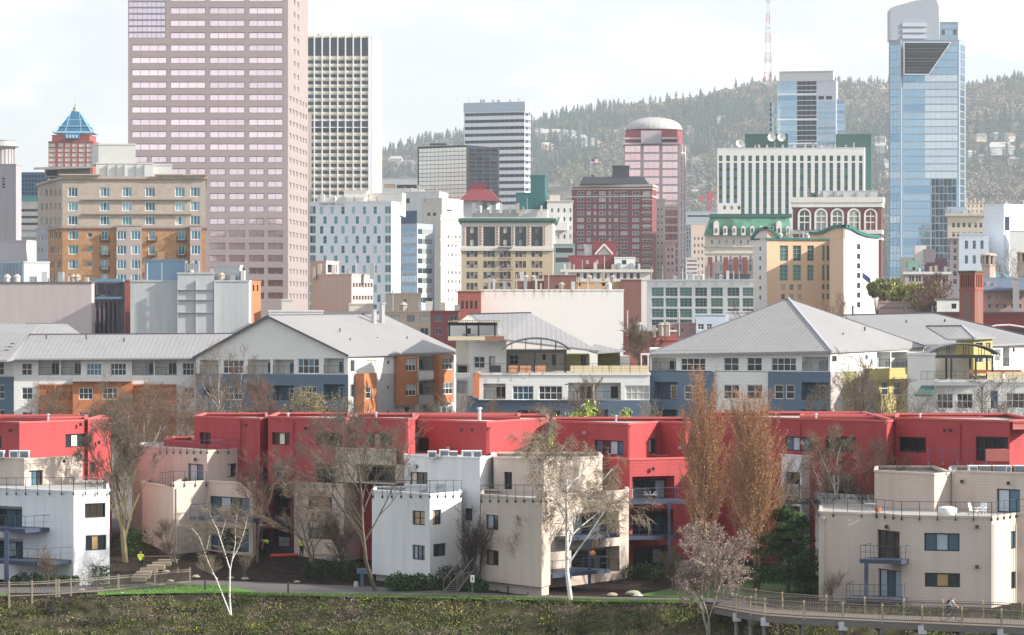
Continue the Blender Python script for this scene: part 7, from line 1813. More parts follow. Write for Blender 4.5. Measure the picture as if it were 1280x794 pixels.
# bare trees behind the red buildings and elsewhere
GB='bare trees behind the red buildings'
def bt(px,D,top,label,seed,bark=bk,twg_=tw,**k):
    x=X(px,D); hh_=Z(top,D)-h(x,D)
    kw=dict(levels=3,split=(4,5),ang=34,tw_n=3,tw_len=.65,bn=4,first=.15,up=.45,r0=.13,group=GB,tw_r=.009); kw.update(k)
    return bare_tree('birch_tree' if bark is bb_ else 'bare_tree',(x,D,h(x,D)-.1),hh_,label,bark,twg_,seed,**kw)
bt(196,312,476,'multi-stemmed white birch leaning left, left of the longest red building',101,bb_,tw,stems=3,lean=(-.05,0))
bt(215,318,492,'dense brown bare tree behind the birch left of the longest red building',102,bk,tw,tw_n=3)
bt(172,325,500,'brown bare tree behind the big olive-brown tree, in front of the orange bay',103,bk,tw,tw_n=3)
bt(240,330,468,'slim white birch standing at the left corner of the longest red building',104,bb_,twg)
bt(286,345,446,'white birch in front of the gable building, left of a second birch',105,bb_,tw,ang=26)
bt(303,350,456,'thin white birch right of the taller birch before the gable building',106,bb_,tw,ang=26)
bt(262,340,484,'low brown bare tree before the slate blue wall, left of the birches',107,bk,twr,tw_n=3)
bt(325,345,484,'reddish bare tree right of the two birches before the gable building',108,bk,twr)
bt(352,348,478,'small dark bare tree before the middle of the gable building',109,bk,tw)
yb=leafmat('yellow_buds',(.26,.22,.08),(.38,.33,.13),(.48,.42,.2))
bt(378,345,485,'yellowish budding tree before the gable building, left of its corner',110,bk,two,catkin=(.06,2,yb))
bt(390,350,492,'low yellow budding tree just left of the gable building corner',111,bk,two,catkin=(.06,2,yb))
bt(90,345,482,'thin bare tree before the orange bay of the long white apartments',112,bk,tw,tw_n=2)
bt(120,342,478,'bare tree with fine branches before the right part of the orange bay',113,bk,tw,tw_n=3)
bt(38,345,488,'small bare tree before the lower left corner window of the long white apartments',114,bk,tw,tw_n=2)
bt(143,340,495,'low bushy bare tree right of the orange bay',115,bk,two)
bt(752,350,472,'small bare tree in front of the middle white balconies',116,bk,tw,tw_n=3)
bt(672,345,505,'short bare bush-like tree left of the green shrubs',117,bk,tw)
bt(610,345,500,'low bare tree below the middle building balcony',118,bk,tw,tw_n=2)
bt(566,345,494,'thin bare twigs rising behind the red roof right of the orange bays',119,bk,twg,tw_n=2)
bt(535,345,500,'short bare twigs before the lower orange bays',120,bk,two,tw_n=2)
bt(840,340,502,'straw-coloured low bare tree left of the columnar trees',121,bk,twc,tw_n=3)
bt(1020,350,488,'olive bare tree left of the tall birch before the hipped roof building',122,bk,two,tw_n=4)
bt(1062,352,462,'dense upright bare tree before the yellow wall, left of two',123,bk,tw,ang=20,tw_n=4)
bt(1082,354,458,'dense upright bare tree before the taupe wall, right of two',124,bk,twg,ang=20,tw_n=4)
bt(1106,350,480,'bare tree with low crown before the yellow balcony',125,bk,tw,tw_n=3)
bt(1245,350,470,'bare leafless tree before the white building at the right, near the lamp',126,bk,twg,tw_n=3)
bt(1150,350,495,'small bare tree below the green awning',127,bk,twg,tw_n=2)
bt(1266,352,492,'thin bare tree before the rightmost window of the white building',128,bk,twg,tw_n=2)
bt(1188,350,500,'low bare tree below the two windows of the right white building',129,bk,twg,tw_n=2)
GF='small bare trees between the pale buildings'
bt(322,281,560,'reddish-brown bare tree in front of the longest red building stacked balconies',131,bk,twr,group=GF,tw_n=5,tw_r=.007,tw_len=.6)
bt(393,276,600,'thin bare tree crossing the small beige building',132,bk,tw,group=GF,tw_n=4,tw_r=.006)
bt(435,274,640,'low tangled bare tree between the small beige building and the leaning tree',133,bk,tw,group=GF,tw_n=4,tw_r=.006)
bt(592,263.5,640,'dark vase-shaped bare tree in the corner of the central white building',134,C('bark_dark',(.05,.04,.035)),C('twig_dark',(.09,.06,.05)),group=GF,stems=5,up=.5,ang=24,tw_n=3,tw_r=.006,levels=2,first=.2)
bt(60,265.5,683,'small bare shrub-like tree against the left white wall',135,bk,tw,group=GF,stems=3,levels=2,tw_n=2,tw_r=.006,tw_len=.4,r0=.07)
bt(122,267.5,692,'spindly bare sapling in front of the left white building corner',136,bk,tw,group=GF,levels=2,tw_n=2,tw_r=.006,tw_len=.3,r0=.04,split=(2,3))
bt(1039,252,713,'small bare tree trained flat against the big beige wall',137,C('bark_tan',(0,0,0)),twc,group=GF,stems=2,levels=2,tw_n=2,tw_r=.007,tw_len=.5,r0=.07)
bt(1104,268.5,552,'reddish bare tree in front of the widest red building',138,bk,twr,group=GF,tw_n=5,tw_r=.007)
bt(222,276,650,'bare young tree on the mulch slope below the left beige building',139,bk,two,group=GF,tw_n=3,tw_r=.006,levels=3)
bt(305,272,690,'thin bare sapling on the mulch slope near the young white birch',140,bk,two,group=GF,tw_n=2,tw_r=.006,levels=2)
bt(660,259.5,640,'thin bare tree crossing the low beige siding front left of the white birch',141,bk,twc,group=GF,tw_n=3,tw_r=.006,levels=3)
bt(842,262,690,'low twiggy tree left of the magnolia',142,bk,two,group=GF,tw_n=3,tw_r=.006)
bt(975,268,560,'grey-brown bare tree directly right of the columnar trees',143,bk,tw,group=GF,tw_n=4,tw_r=.007)
# city trees
def city_tree(px,D,top,rad,label,seed,mat,n=16,per=520,size=.42,grp='round-crowned city trees'):
    rng=random.Random(seed); x=X(px,D); o=empty('city_tree',(x,D,h(x,D)),label,'tree',grp); hh_=Z(top,D)-h(x,D); tb=MB(); tb.path([(0,0,-.2),(.1,0,hh_*.5),(0,0,hh_*.8)],[.35,.25,.1],6); cb=MB()
    for i in range(n):
        c_=(rng.uniform(-.75,.75)*rad,rng.uniform(-.6,.6)*rad,hh_-rad*rng.uniform(.35,1.3)); r_=rad*rng.uniform(.28,.5); tb.tube((0,0,hh_*.5),c_,.12,.04,4); leaves(cb,clump_pts(rng,c_,(r_,r_,r_*.8),per,.35),size,rng)
    part('trunk',tb,bk,o); part('crown',cb,mat,o)
oli=leafmat('olive_crown',(.20,.21,.06),(.36,.35,.12),(.50,.47,.2),scale=.6); olg=leafmat('olive_grey_crown',(.13,.16,.05),(.24,.26,.09),(.36,.35,.15),scale=.6)
city_tree(1112,715,345,3.2,'dark olive round tree at the left of the row beneath the blue glass tower',1,olg); city_tree(1132,705,353,3.4,'olive-yellow round tree, middle of the row beneath the blue glass tower',2,oli); city_tree(1155,700,351,3.6,'widest olive-yellow tree, right of the row beneath the blue glass tower',3,oli,n=20); city_tree(1098,720,350,2.6,'leftmost small olive tree touching the peach building',4,olg)
bt(1180,690,344,'reddish-brown bare tree right of the olive round trees',151,bk,twr,group='bare city trees',tw_n=6,tw_r=.03,tw_len=1.1,r0=.3); bt(1266,780,318,'leafless tree between the two stone turrets at the right',152,bk,twg,group='bare city trees',tw_n=3,tw_r=.022,tw_len=1.0,r0=.3)
bt(800,548,408,'round brown bare tree in front of the low brick buildings',153,bk,tw,group='bare city trees',tw_n=6,tw_r=.02,tw_len=1.0,r0=.25); bt(935,590,384,'small bare tree beside the light blue house',154,bk,twr,group='bare city trees',tw_n=3,tw_r=.018,r0=.2)
bt(1062,640,364,'thin bare twigs rising before the peach building base',155,bk,twr,group='bare city trees',tw_n=2,tw_r=.015,r0=.2)
# ------------------------------------------------------------------ hills: forest and houses
def conifer_mesh(seed,hgt=30.,rad=5.5,n=10):
    rng=random.Random(seed); mb=MB(); mb.tube((0,0,0),(0,0,hgt*.9),.5,.1,5)
    cb=MB()
    for i in range(n):
        t=i/n; z0=hgt*(.12+.86*t); r_=rad*(1-t)**.85*rng.uniform(.7,1.15)+.4; k=7
        for j in range(k):
            a=2*math.pi*(j+rng.random()*.6)/k; rr=r_*rng.uniform(.6,1.15); d=Vector((math.cos(a),math.sin(a),0)); s=Vector((-math.sin(a),math.cos(a),0))*rr*.42
            top=Vector((0,0,z0+hgt*.10)); e=Vector((0,0,z0-hgt*.03*rng.uniform(.5,1.8)))+d*rr
            cb.add((top,e-s,e+d*rr*.15-Vector((0,0,.5)),e+s),((0,1,2,3),))
    return mb,cb
fdk=leafmat('fir_green',(.015,.032,.024),(.028,.058,.042),(.045,.08,.055),scale=.02); fbr=leafmat('bare_wood',(.11,.09,.07),(.20,.165,.13),(.30,.255,.20),scale=.02); flt=leafmat('broadleaf_pale',(.09,.09,.03),(.16,.15,.06),(.23,.22,.10),scale=.02)
protos=[]
for s_ in range(5):
    a,c_=conifer_mesh(s_,30*(.85+.1*s_),5.6-.5*s_,9+s_)
    protos.append((a.mesh('trunk',[bk]),c_.mesh('crown',[fdk])))
rng=random.Random(77)
def ground_pt(px,D): x=X(px,D); return (x,D,h(x,D)-1)
ridge=[]
px=488
while px<1292:
    if not(580<px<662) : ridge.append(px)
    px+=rng.uniform(4.5,12)
first=True
for i,px in enumerate(ridge):
    D=rng.uniform(6800,7060); k=rng.randrange(5); s_=rng.choice((.6,.8,.9,1.0,1.25,1.45))
    o=empty('conifer',ground_pt(px,D),'fir tree silhouette on the skyline ridge of the wooded hill','tree','fir trees on the skyline'); w_=rng.uniform(1.1,1.7); o.scale=(s_*w_,s_*w_,s_); o.rotation_euler=(0,0,rng.uniform(0,6))
    q=bpy.data.objects.new('trunk',protos[k][0]); q.parent=o; link(q); q=bpy.data.objects.new('crown',protos[k][1]); q.parent=o; link(q)
def forest(name,n,kind,mat,seed,sel,size=(.45,1.0)):
    """far wood: many small trees merged as one mass"""
    rng=random.Random(seed); V=[]; Fc=[]; off=0
    src=[]
    for s_ in range(4):
        if kind=='fir': _,c_=conifer_mesh(40+s_,26,5.,7)
        else:
            c_=MB(); r2=random.Random(s_); 
            for q in range(3): leaves(c_,clump_pts(r2,(r2.gauss(0,2.4),r2.gauss(0,2.4),r2.uniform(6,12)),(4.5,4.5,4.5),26,.3),2.0,r2)
        src.append((np.array([tuple(v) for v in c_.v]),np.array(c_.f)))
    cnt=0
    while cnt<n:
        D=rng.uniform(3750,7020); px=rng.uniform(440,1330) if cnt%5 else rng.choice((rng.uniform(-150,440),rng.uniform(1330,1700))); x=X(px,D)
        v=mnoise.fractal(Vector((x/430.,D/430.,1.7)),1,2,3)
        if not sel(px,D,v): continue
        cnt+=1; vv,ff=src[rng.randrange(4)]; s_=rng.uniform(*size); a=rng.uniform(0,6.28); ca,sa=math.cos(a)*s_,math.sin(a)*s_
        W_=np.empty_like(vv); W_[:,0]=vv[:,0]*ca-vv[:,1]*sa+x; W_[:,1]=vv[:,0]*sa+vv[:,1]*ca+D; W_[:,2]=vv[:,2]*s_+h(x,D)-.5
        V.append(W_); Fc.append(ff+off); off+=len(vv)
    V=np.concatenate(V); Fc=np.concatenate(Fc); me=bpy.data.meshes.new(name); me.vertices.add(len(V)); me.vertices.foreach_set('co',V.ravel()); nf=len(Fc); me.loops.add(nf*4); me.loops.foreach_set('vertex_index',Fc.ravel().astype(np.int32)); me.polygons.add(nf); me.polygons.foreach_set('loop_start',np.arange(nf,dtype=np.int32)*4); me.materials.append(mat); me.update(); me.validate()
    o=bpy.data.objects.new(name,me); o['kind']='stuff'; link(o)
forest('fir_forest',5000,'fir',fdk,1,lambda px,D,v: v>.13 or D>6750,(.6,1.6))
forest('bare_forest',6200,'b',fbr,2,lambda px,D,v: v<.22 and not(655<px<755 and 5400<D<6500),(.7,1.7))
forest('pale_forest',2100,'b',flt,3,lambda px,D,v: abs(v)<.12,(.7,1.6))
walls=[C('house_white',(.68,.67,.64)),C('house_cream',(.58,.52,.42)),C('house_brown',(.30,.20,.15)),C('house_grey',(.40,.42,.44)),C('house_peach',(.60,.42,.33))]
roofs=[C('house_roof_grey',(.2,.2,.21)),C('house_roof_brown',(.22,.13,.10)),C('house_roof_pale',(.45,.43,.42))]
wn=['white','cream','brown','grey','peach']; rn=['grey','brown','pale']
def slope_depth(px,py):
    # distance at which the hillside ground reaches that height in the view
    best=(1e9,5000.)
    for k in range(160):
        D=3900+k*19.; e=abs(CY-(h(X(px,D),D)-H)/D*F-py)
        if e<best[0]-.05: best=(e,D)
    return best[1]
def house(px,py,D,w,hgt,wi,ri,where,rz=0):
    D=slope_depth(px,py+3); w*=1.25*D/5500; hgt*=1.2*D/5500; x=X(px,D); z=h(x,D); o=empty('hillside_house',(x,D,z-1),'%s house with a %s roof %s'%(wn[wi],rn[ri],where),'house','houses on the wooded hillside'); o.rotation_euler=(0,0,rz)
    H_=hgt+2; d=w*.7; mb=MB(); mb.box(-w/2,w/2,-d/2,d/2,0,H_); part('wall',mb,walls[wi],o)
    mb=MB(); e=.6; mb.add([(-w/2-e,-d/2-e,H_+.02),(w/2+e,-d/2-e,H_+.02),(w/2+e,d/2+e,H_+.02),(-w/2-e,d/2+e,H_+.02),(-w/2+w*.15,0,H_+w*.22),(w/2-w*.15,0,H_+w*.22)],((0,1,5,4),(2,3,4,5),(1,2,5),(3,0,4),(3,2,1,0))); part('roof',mb,roofs[ri],o)
    n=max(2,int(w/3.5))
    for i in range(n):
        for zz in ([H_-2.4,H_-5.4] if H_>7 else [H_-2.4]):
            mb=MB(); xx=-w/2+w*(i+.5)/n; mb.box(xx-1,xx+1,-d/2-.06,-d/2-.005,zz-.2,zz+1.6); part('window',mb,GL['m'](),o)
HS=[(872,205,3300,16,8,3,0,'left of the white fin building, upper row'),(886,212,3250,14,8,0,2,'left of the white fin building, lower'),(865,222,3150,14,7,0,0,'just right of the domed pink tower'),(880,240,2900,18,9,0,0,'above the red crane, near the domed pink tower'),(868,246,2850,15,8,3,2,'left of the red crane, lower row'),(893,225,3050,14,8,1,0,'touching the left edge of the white fin building'),
(1100,178,3500,18,7,0,0,'left of the tall blue glass tower, upper'),(1098,190,3300,22,9,0,2,'left of the tall glass tower below a tree'),(1102,206,3100,16,8,3,0,'left of the tall blue glass tower, mid slope'),(1104,222,3000,14,8,1,1,'left of the tall blue glass tower, lower slope'),(1090,166,3700,13,7,1,0,'on the slope above the dark green roof box'),
(1222,152,3900,12,6,0,0,'highest right of the tall blue glass tower'),(1238,146,3850,18,8,4,1,'below the ridge firs near the right edge'),(1257,148,3800,24,8,4,1,'widest reddish one near the right edge'),(1268,160,3700,16,7,2,0,'near the right edge, upper slope'),(1245,170,3600,13,6,0,2,'mid slope right of the blue glass tower'),(1226,176,3500,14,7,1,0,'mid slope close to the blue glass tower'),(1262,176,3500,18,7,0,1,'mid slope near the right edge'),
(1250,190,3400,34,9,0,2,'broad one low at the right'),(1274,186,3350,16,9,4,1,'low and cut by the right edge'),(1214,194,3300,12,7,3,2,'low beside the blue glass tower'),(1228,200,3200,14,7,4,0,'lowest row right of the blue glass tower'),(1268,203,3150,16,7,1,2,'lowest row near the right edge'),
(1036,112,4200,30,8,4,0,'on the ridge, long, right of the pale tower'),(1095,115,4150,22,8,0,0,'on the ridge, small, left of the tall tower'),
(672,171,3650,22,8,0,2,'left end of the row on the brown slope'),(690,173,3640,28,8,1,2,'second in the row on the brown slope'),(710,174,3640,24,10,0,0,'tallest in the row on the brown slope'),(725,178,3600,20,9,0,2,'fourth in the row on the brown slope'),(738,182,3560,22,8,1,0,'right end of the row on the brown slope'),(683,185,3400,16,7,4,2,'beneath the brown slope row'),
(858,165,3900,20,7,1,0,'high on the slope right of the dome'),(905,152,4000,18,7,0,2,'high on the slope above the white dish'),(495,205,3500,18,9,0,2,'low on the slope right of the grid tower'),(510,210,3300,16,9,3,0,'beside the low grey-roofed building right of the grid tower'),(842,192,3500,14,7,0,0,'hidden by the pink tower shoulder')]
for i,a in enumerate(HS): house(*a,rz=rng.uniform(-.5,.5))
# a few big dark conifers lower on the slope
for i,(px,py,D,s_,la) in enumerate(((1103,132,3350,1.35,'dark broad conifer left of the tall blue glass tower'),(1216,122,3600,1.0,'lone conifer just right of the tall blue glass tower'),(1272,118,3400,1.25,'tall dark conifer near the right edge of the photo'),(704,187,3100,.95,'dark conifer group left member between the white banded tower and the brick hotel'),(716,185,3100,1.1,'dark conifer, second of the group left of the brick hotel'),(733,186,3050,1.2,'tall dark conifer above the brick hotel roof'),(745,183,3080,1.2,'tall dark conifer rightmost above the brick hotel roof'),(505,203,2700,.9,'dark conifer right of the grid tower'),(513,206,2700,1.0,'dark conifer beside the black glass block'),(913,172,3300,.8,'dark conifer behind the white dish'),(1075,170,3300,.9,'conifer above the dark green roof box'))):
    D=slope_depth(px,py+26); s_*=1.45; x=X(px,D); zt=Z(py,D); z=h(x,D); k=i%5; H_=30*(.85+.1*k); want=min(48,max(26,zt-z)); o=empty('conifer',(x,D,z-1),la,'tree','large conifers on the slope'); s3=want/H_; o.scale=(min(s3,s_*1.2),min(s3,s_*1.2),s3)
    q=bpy.data.objects.new('trunk',protos[k][0]); q.parent=o; link(q); q=bpy.data.objects.new('crown',protos[k][1]); q.parent=o; link(q)
# ================================================================== BOARDWALK, FENCES, SMALL THINGS
wood=C('weathered_wood_grey',(.17,.15,.135),var=.25,scale=2,fine=.2); woodl=C('new_wood_post',(.40,.31,.21),var=.2,scale=2); woodd=C('dark_timber',(.10,.085,.075),var=.25,scale=2)
near=[(893,247.2),(921,243.8),(939,241.7),(956,240.2),(1005,238.0),(1053.5,236.6),(1103,235.2),(1152.7,233.9),(1202.6,232.6),(1252,231.3),(1302,230.0)]
far_=[(905,252.5),(945,248.5),(978,245.6),(1033,243.0),(1081,241.4),(1130,240.1),(1179,239.0),(1229,238.0),(1278,236.8),(1325,235.8)]
b=Bld('boardwalk','curving timber boardwalk on piles with picket railings along the lower right',1080,236,cat='boardwalk',far=False)
zd=0.14
N_=[(X(*p),p[1]) for p in near]; Fr=[(X(*p),p[1]) for p in far_]
mb=MB(); poly=N_+Fr[::-1]; mb.prism(poly,zd-.12,zd); b.part('deck',mb,C('deck_boards',(.17,.14,.125),var=.2,scale=3,fine=.2))
mb=MB()
for (a,c) in zip(N_,N_[1:]):
    f=Face(a,c); mb.prism([f.pt(0,0,.10)[:2],f.pt(f.L,0,.10)[:2],f.pt(f.L,0,-.05)[:2],f.pt(0,0,-.05)[:2]],zd-.48,zd-.13)
b.part('edge_beam',mb,wood)
def fence_run(b,P_,z0,hgt,postm,railm,sp=.15,bal=.019,extra=.1,down=.5):
    for (x,y) in P_:
        mb=MB(); mb.box(x-.062,x+.062,y-.062,y+.062,z0-down,z0+hgt+extra); b.part('post',mb,postm)
    for a,c in zip(P_,P_[1:]):
        f=Face(a,c); mb=MB()
        def q(u,o,z): p=f.pt(u,z,o); return p
        mb.prism([f.pt(0,0,.03)[:2],f.pt(f.L,0,.03)[:2],f.pt(f.L,0,-.12)[:2],f.pt(0,0,-.12)[:2]],z0+hgt-.04,z0+hgt)
        mb.prism([f.pt(0,0,.01)[:2],f.pt(f.L,0,.01)[:2],f.pt(f.L,0,-.04)[:2],f.pt(0,0,-.04)[:2]],z0+hgt-.2,z0+hgt-.12)
        mb.prism([f.pt(0,0,.01)[:2],f.pt(f.L,0,.01)[:2],f.pt(f.L,0,-.04)[:2],f.pt(0,0,-.04)[:2]],z0+.1,z0+.18)
        m=int(f.L/sp)
        for i in range(m): u=(i+.5)*f.L/m; mb.tube(q(u,-.015,z0+.12),q(u,-.015,z0+hgt-.14),bal,bal,4,cap=False)
        b.part('picket_panel',mb,railm)
fence_run(b,N_,zd,1.12,woodl,wood); fence_run(b,Fr,zd,1.12,woodl,wood)
for i,(x,y) in enumerate(N_[1:]):
    for (xx,yy) in ((x,y+.4),(x+.2,y+3.2)):
        mb=MB(); mb.tube((xx,yy,-9),(xx,yy,zd-.5),.17,.15,8); b.part('pile',mb,C('concrete_pile',(.22,.22,.20),var=.2))
    mb=MB(); mb.box(x-.15,x+.15,y-.05,y+5.2,zd-.85,zd-.5); b.part('cross_beam',mb,wood)
    if i%2==0: mb=MB(); mb.box(x-.3,x+.3,y-.16,y-.06,zd-.75,zd-.15); b.part('bracket',mb,C('galvanised',(0,0,0)))
b.finish()
b=Bld('picket_fence','weathered picket fence with pale posts curving along the path at the lower left',120,258,cat='fence',far=False)
fp=[(-30,255.5),(11.5,255.5),(40,256.2),(70,257.4),(73.5,257.5),(88.7,258.5),(148,262.0),(193.5,266.0),(237.5,269.5)]
P_=[(X(*p),p[1]) for p in fp]
fence_run(b,P_,.12,1.15,C('pale_post',(.30,.25,.20),var=.2),wood,down=.8,extra=.12); b.finish()
# rocks
def rock(px,D,s,la,col='rock_cream',c=(.50,.44,.33),seed=0):
    rng=random.Random(seed); x=X(px,D); mb=MB(); n=8
    prof=[(.55,-.1),(.95,.15),(.9,.42),(.55,.65),(.2,.72)]; mb.lathe((0,0,0),prof,n)
    mb.v=[(v[0]*s*rng.uniform(.85,1.2)*1.15,v[1]*s*rng.uniform(.85,1.15),v[2]*s*rng.uniform(.9,1.1)) for v in mb.v]
    solo('rock',mb,M(col,c,var=.3,scale=3,bump=.03),la,'rock','garden rocks',org=(x,D,h(x,D)+.03))
for i,(px,D,s,la,cn,c) in enumerate(((792,258.8,.52,'large cream boulder beside the path below the beige building','rock_cream',(.36,.32,.24)),(797.5,257.3,.33,'pale bluish-white rock right beside the large cream boulder','rock_white',(.48,.48,.5)),(765.5,258.2,.36,'flat cream rock left of the large boulder','rock_cream',(.5,.44,.33)),(371.5,269.8,.24,'single cream rock on the mulch by the path left of the leaning tree','rock_cream',(1,1,1)),(245,273.6,.3,'cream rock right of the picket fence end','rock_cream',(1,1,1)),(306.5,272,.3,'cream rock right of the young white birch by the path','rock_cream',(1,1,1)),(289,272.6,.26,'cream rock behind the young white birch stems','rock_cream',(1,1,1)),(208,276,.3,'cream rock at the foot of the stone steps','rock_cream',(1,1,1)),(102,262.5,.28,'rock seen through the pickets left of the middle post','rock_cream',(1,1,1)),(126,263.5,.28,'pale rock seen through the pickets right of the first one','rock_cream',(1,1,1)),(186.5,268,.34,'broad rock behind the picket fence below the steps','rock_cream',(1,1,1)),(213,270.5,.26,'small rock behind the right end of the picket fence','rock_cream',(1,1,1)),(153,259.7,.2,'tiny white rock on the bright lawn before the picket fence','rock_white',(1,1,1)))): rock(px,D,s,la,cn,c,i)
# stone steps
b=Bld('stone_steps','stone steps climbing the dark mulch slope beside the man in the neon vest',195,278,cat='steps',far=False)
stp=C('step_stone',(.27,.23,.17),var=.2,scale=3)
for i,(x0,x1,y,D) in enumerate(((164,182,722,270.5),(166,186,718.5,271.8),(170,188,715,273),(175,196,710.5,275),(183,205,707,277),(190,213,703.5,279),(197,222,700,281),(180,226,696,283.5))):
    mb=MB(); xa,xb=X(x0,D),X(x1,D); z=max(Z(y,D),h(xa,D)+.05); mb.box(xa,xb,D,D+1.2,z-.35,z); b.part('step',mb,stp)
b.finish()
# wooden stairs
b=Bld('wooden_stairs','steep wooden staircase with sloping handrails between the white and beige buildings',575,262,cat='stairs',far=False)
for y_off,px0,px1 in ((260.6,554,578),(260.6,571,592)):
    p=P(px0,744,y_off); q=P(px1,713,262.6); mb=MB(); up=Vector((0,0,1))
    p.z=h(p.x,p.y)+.1
    mb.tube(p,q,.07,.07,4); b.part('stringer',mb,wood); mb=MB(); mb.tube(p+up*.95,q+up*.95,.05,.05,4)
    for t in (0.02,.35,.68,1): c_=p.lerp(q,t); mb.tube(c_,c_+up*.95,.045,.045,4)
    b.part('handrail',mb,wood)
pA=P(554,744,260.6); pB=P(571,744,260.6)
for i in range(9):
    t=(i+.5)/9; x=lerp(X(556,260.6),X(580,262.6),t); z=lerp(h(0,260.6)+.15,Z(714,262.6)-.05,t); y=lerp(260.6,262.6,t); mb=MB(); mb.box(x,x+.95,y,y+.28,z-.05,z); b.part('tread',mb,wood)
b.finish()
# bollard lights, sign, utility cabinet, lamps
def bollard(px,D,hh_,la):
    x=X(px,D); o=empty('bollard_light',(x,D,h(x,D)+.08),la,'bollard light','black bollard lights along the path'); mb=MB(); mb.lathe((0,0,0),[(.07,0),(.07,hh_*.72),(.055,hh_*.74),(.055,hh_*.9)],8); part('shaft',mb,framemat('K'),o); mb=MB(); mb.lathe((0,0,0),[(.12,hh_*.88),(.12,hh_*.96),(.05,hh_)],8); part('cap',mb,framemat('K'),o)
bollard(256.4,262.3,.92,'bollard light on the lawn at the right end of the picket fence'); bollard(360.3,260.2,.85,'bollard light on the grass edge left of the leaning tree'); bollard(635,257.8,.7,'bollard light in front of the beige building foundation'); bollard(865,253,.7,'bollard light left of the magnolia near the boardwalk')
o=empty('signpost',(X(590.5,256.6),256.6,h(X(590.5,256.6),256.6)),'small white sign on a dark post beside the path near the wooden stairs','sign')
mb=MB(); mb.box(-.07,.07,-.04,.04,0,1.25); part('post',mb,C('green_post',(.06,.10,.09)),o); mb=MB(); mb.box(-.15,.15,-.07,-.042,1.2,1.75); part('panel',mb,C('sign_white',(.75,.75,.75)),o)
mb=MB(); mb.box(-.03,.04,-.085,-.072,1.35,1.52); mb.tube((0,-.08,1.57),(0,-.08,1.62),.035,.035,6); part('pictogram',mb,framemat('K'),o)
o=empty('utility_cabinet',(X(452.5,266),266,h(X(452.5,266),266)),'grey-blue post-mounted box by the path left of the leaning tree foot','cabinet')
bc=C('cabinet_blue',(.10,.15,.22)); mb=MB(); mb.box(-.12,.12,-.1,.1,0,1.1); part('post',mb,bc,o); mb=MB(); mb.box(-.4,.4,-.25,.25,1.1,1.5); part('box',mb,bc,o); mb=MB(); mb.lathe((-.45,-.3,0),[(.16,0),(.2,.2),(.15,.5),(.04,.55)],8); part('valve',mb,C('valve_grey',(.45,.46,.47)),o)
def lamp(px,D,ytop,la,double=True):
    x=X(px,D); z=h(x,D); o=empty('street_lamp',(x,D,z),la,'street lamp','dark street lamps'); H_=Z(ytop,D)-z; dm=framemat('K'); mb=MB(); mb.tube((0,0,0),(0,0,H_-.4),.09,.06,8); part('pole',mb,dm,o)
    for s_ in (-1,1) if double else (1,):
        mb=MB(); mb.path([(0,0,H_-1.1),(s_*.3,0,H_-.35),(s_*.7,0,H_-.05),(s_*1.0,0,H_)],[.05,.045,.04,.04],5); part('arm',mb,dm,o); mb=MB(); mb.lathe((s_*1.15,0,H_-.12),[(.28,0),(.24,.08),(.08,.14)],10); part('lamp_head',mb,dm,o)
lamp(1227.5,380,476,'tall dark two-armed street lamp in front of the right white building'); lamp(721.5,380,480,'dark two-armed street lamp in front of the middle white balconies')
# pavement furniture: pallets, pipe
o=empty('stone_pallet',(X(362,288),288,h(X(362,288),288)+.3),'pale grey stacked blocks behind the standing worker','building blocks'); 
for i in range(4):
    for k in range(2): mb=MB(); mb.box(-.9+.46*i,-.46+.46*i,-.2,.3,.02+.4*k,.38+.4*k); part('block',mb,C('block_grey',(.42,.44,.46),var=.15),o)
mb=MB(); p=P(338,700.5,283.5); q=P(374,693.5,284.3); p.z=max(p.z,h(p.x,p.y)+.1); mb.tube(p-p,q-p,.14,.14,10); solo('drain_pipe',mb,C('orange_red_pipe',(.60,.10,.05)),'long orange-red pipe lying beside the standing worker','pipe',org=p)
mb=MB(); x=X(400,282); mb.box(-1.6,1.9,-.4,.4,.0,.12); mb.box(-1.4,-1.0,-.3,.3,-.5,0); mb.box(1.2,1.6,-.3,.3,-.5,0); solo('wooden_platform',mb,woodl,'low wooden platform of planks right of the standing worker','platform',org=(X(408,281),281,h(X(408,281),281)+.55))
# ------------------------------------------------------------------ people
def skin_obj(name,joints,edges,mat,parent,sub=1):
    """joints: list of (x,y,z,rx) ; one continuous skinned surface"""
    me=bpy.data.meshes.new(name); me.from_pydata([j[:3] for j in joints],edges,[])
    o=bpy.data.objects.new(name,me); link(o); o.modifiers.new('s','SKIN'); s=o.modifiers.new('d','SUBSURF'); s.levels=sub; s.render_levels=sub
    for i,j in enumerate(joints):
        me.skin_vertices[0].data[i].radius=(j[3],j[4] if len(j)>4 else j[3])
    me.skin_vertices[0].data[0].use_root=True
    bpy.context.view_layer.update(); dg_=bpy.context.evaluated_depsgraph_get(); m2=bpy.data.meshes.new_from_object(o.evaluated_get(dg_)); bpy.data.objects.remove(o)
    m2.materials.clear(); m2.materials.append(mat); m2.polygons.foreach_set('use_smooth',[True]*len(m2.polygons)); m2.name=name
    q=bpy.data.objects.new(name,m2); q.parent=parent; return link(q)
skinm=C('skin',(.55,.32,.23),var=.05); neon=C('neon_vest',(.75,1.0,.03),rough=.6,var=.05); dkc=C('dark_trousers',(.03,.035,.05)); hair=C('hair_brown',(.06,.035,.02))
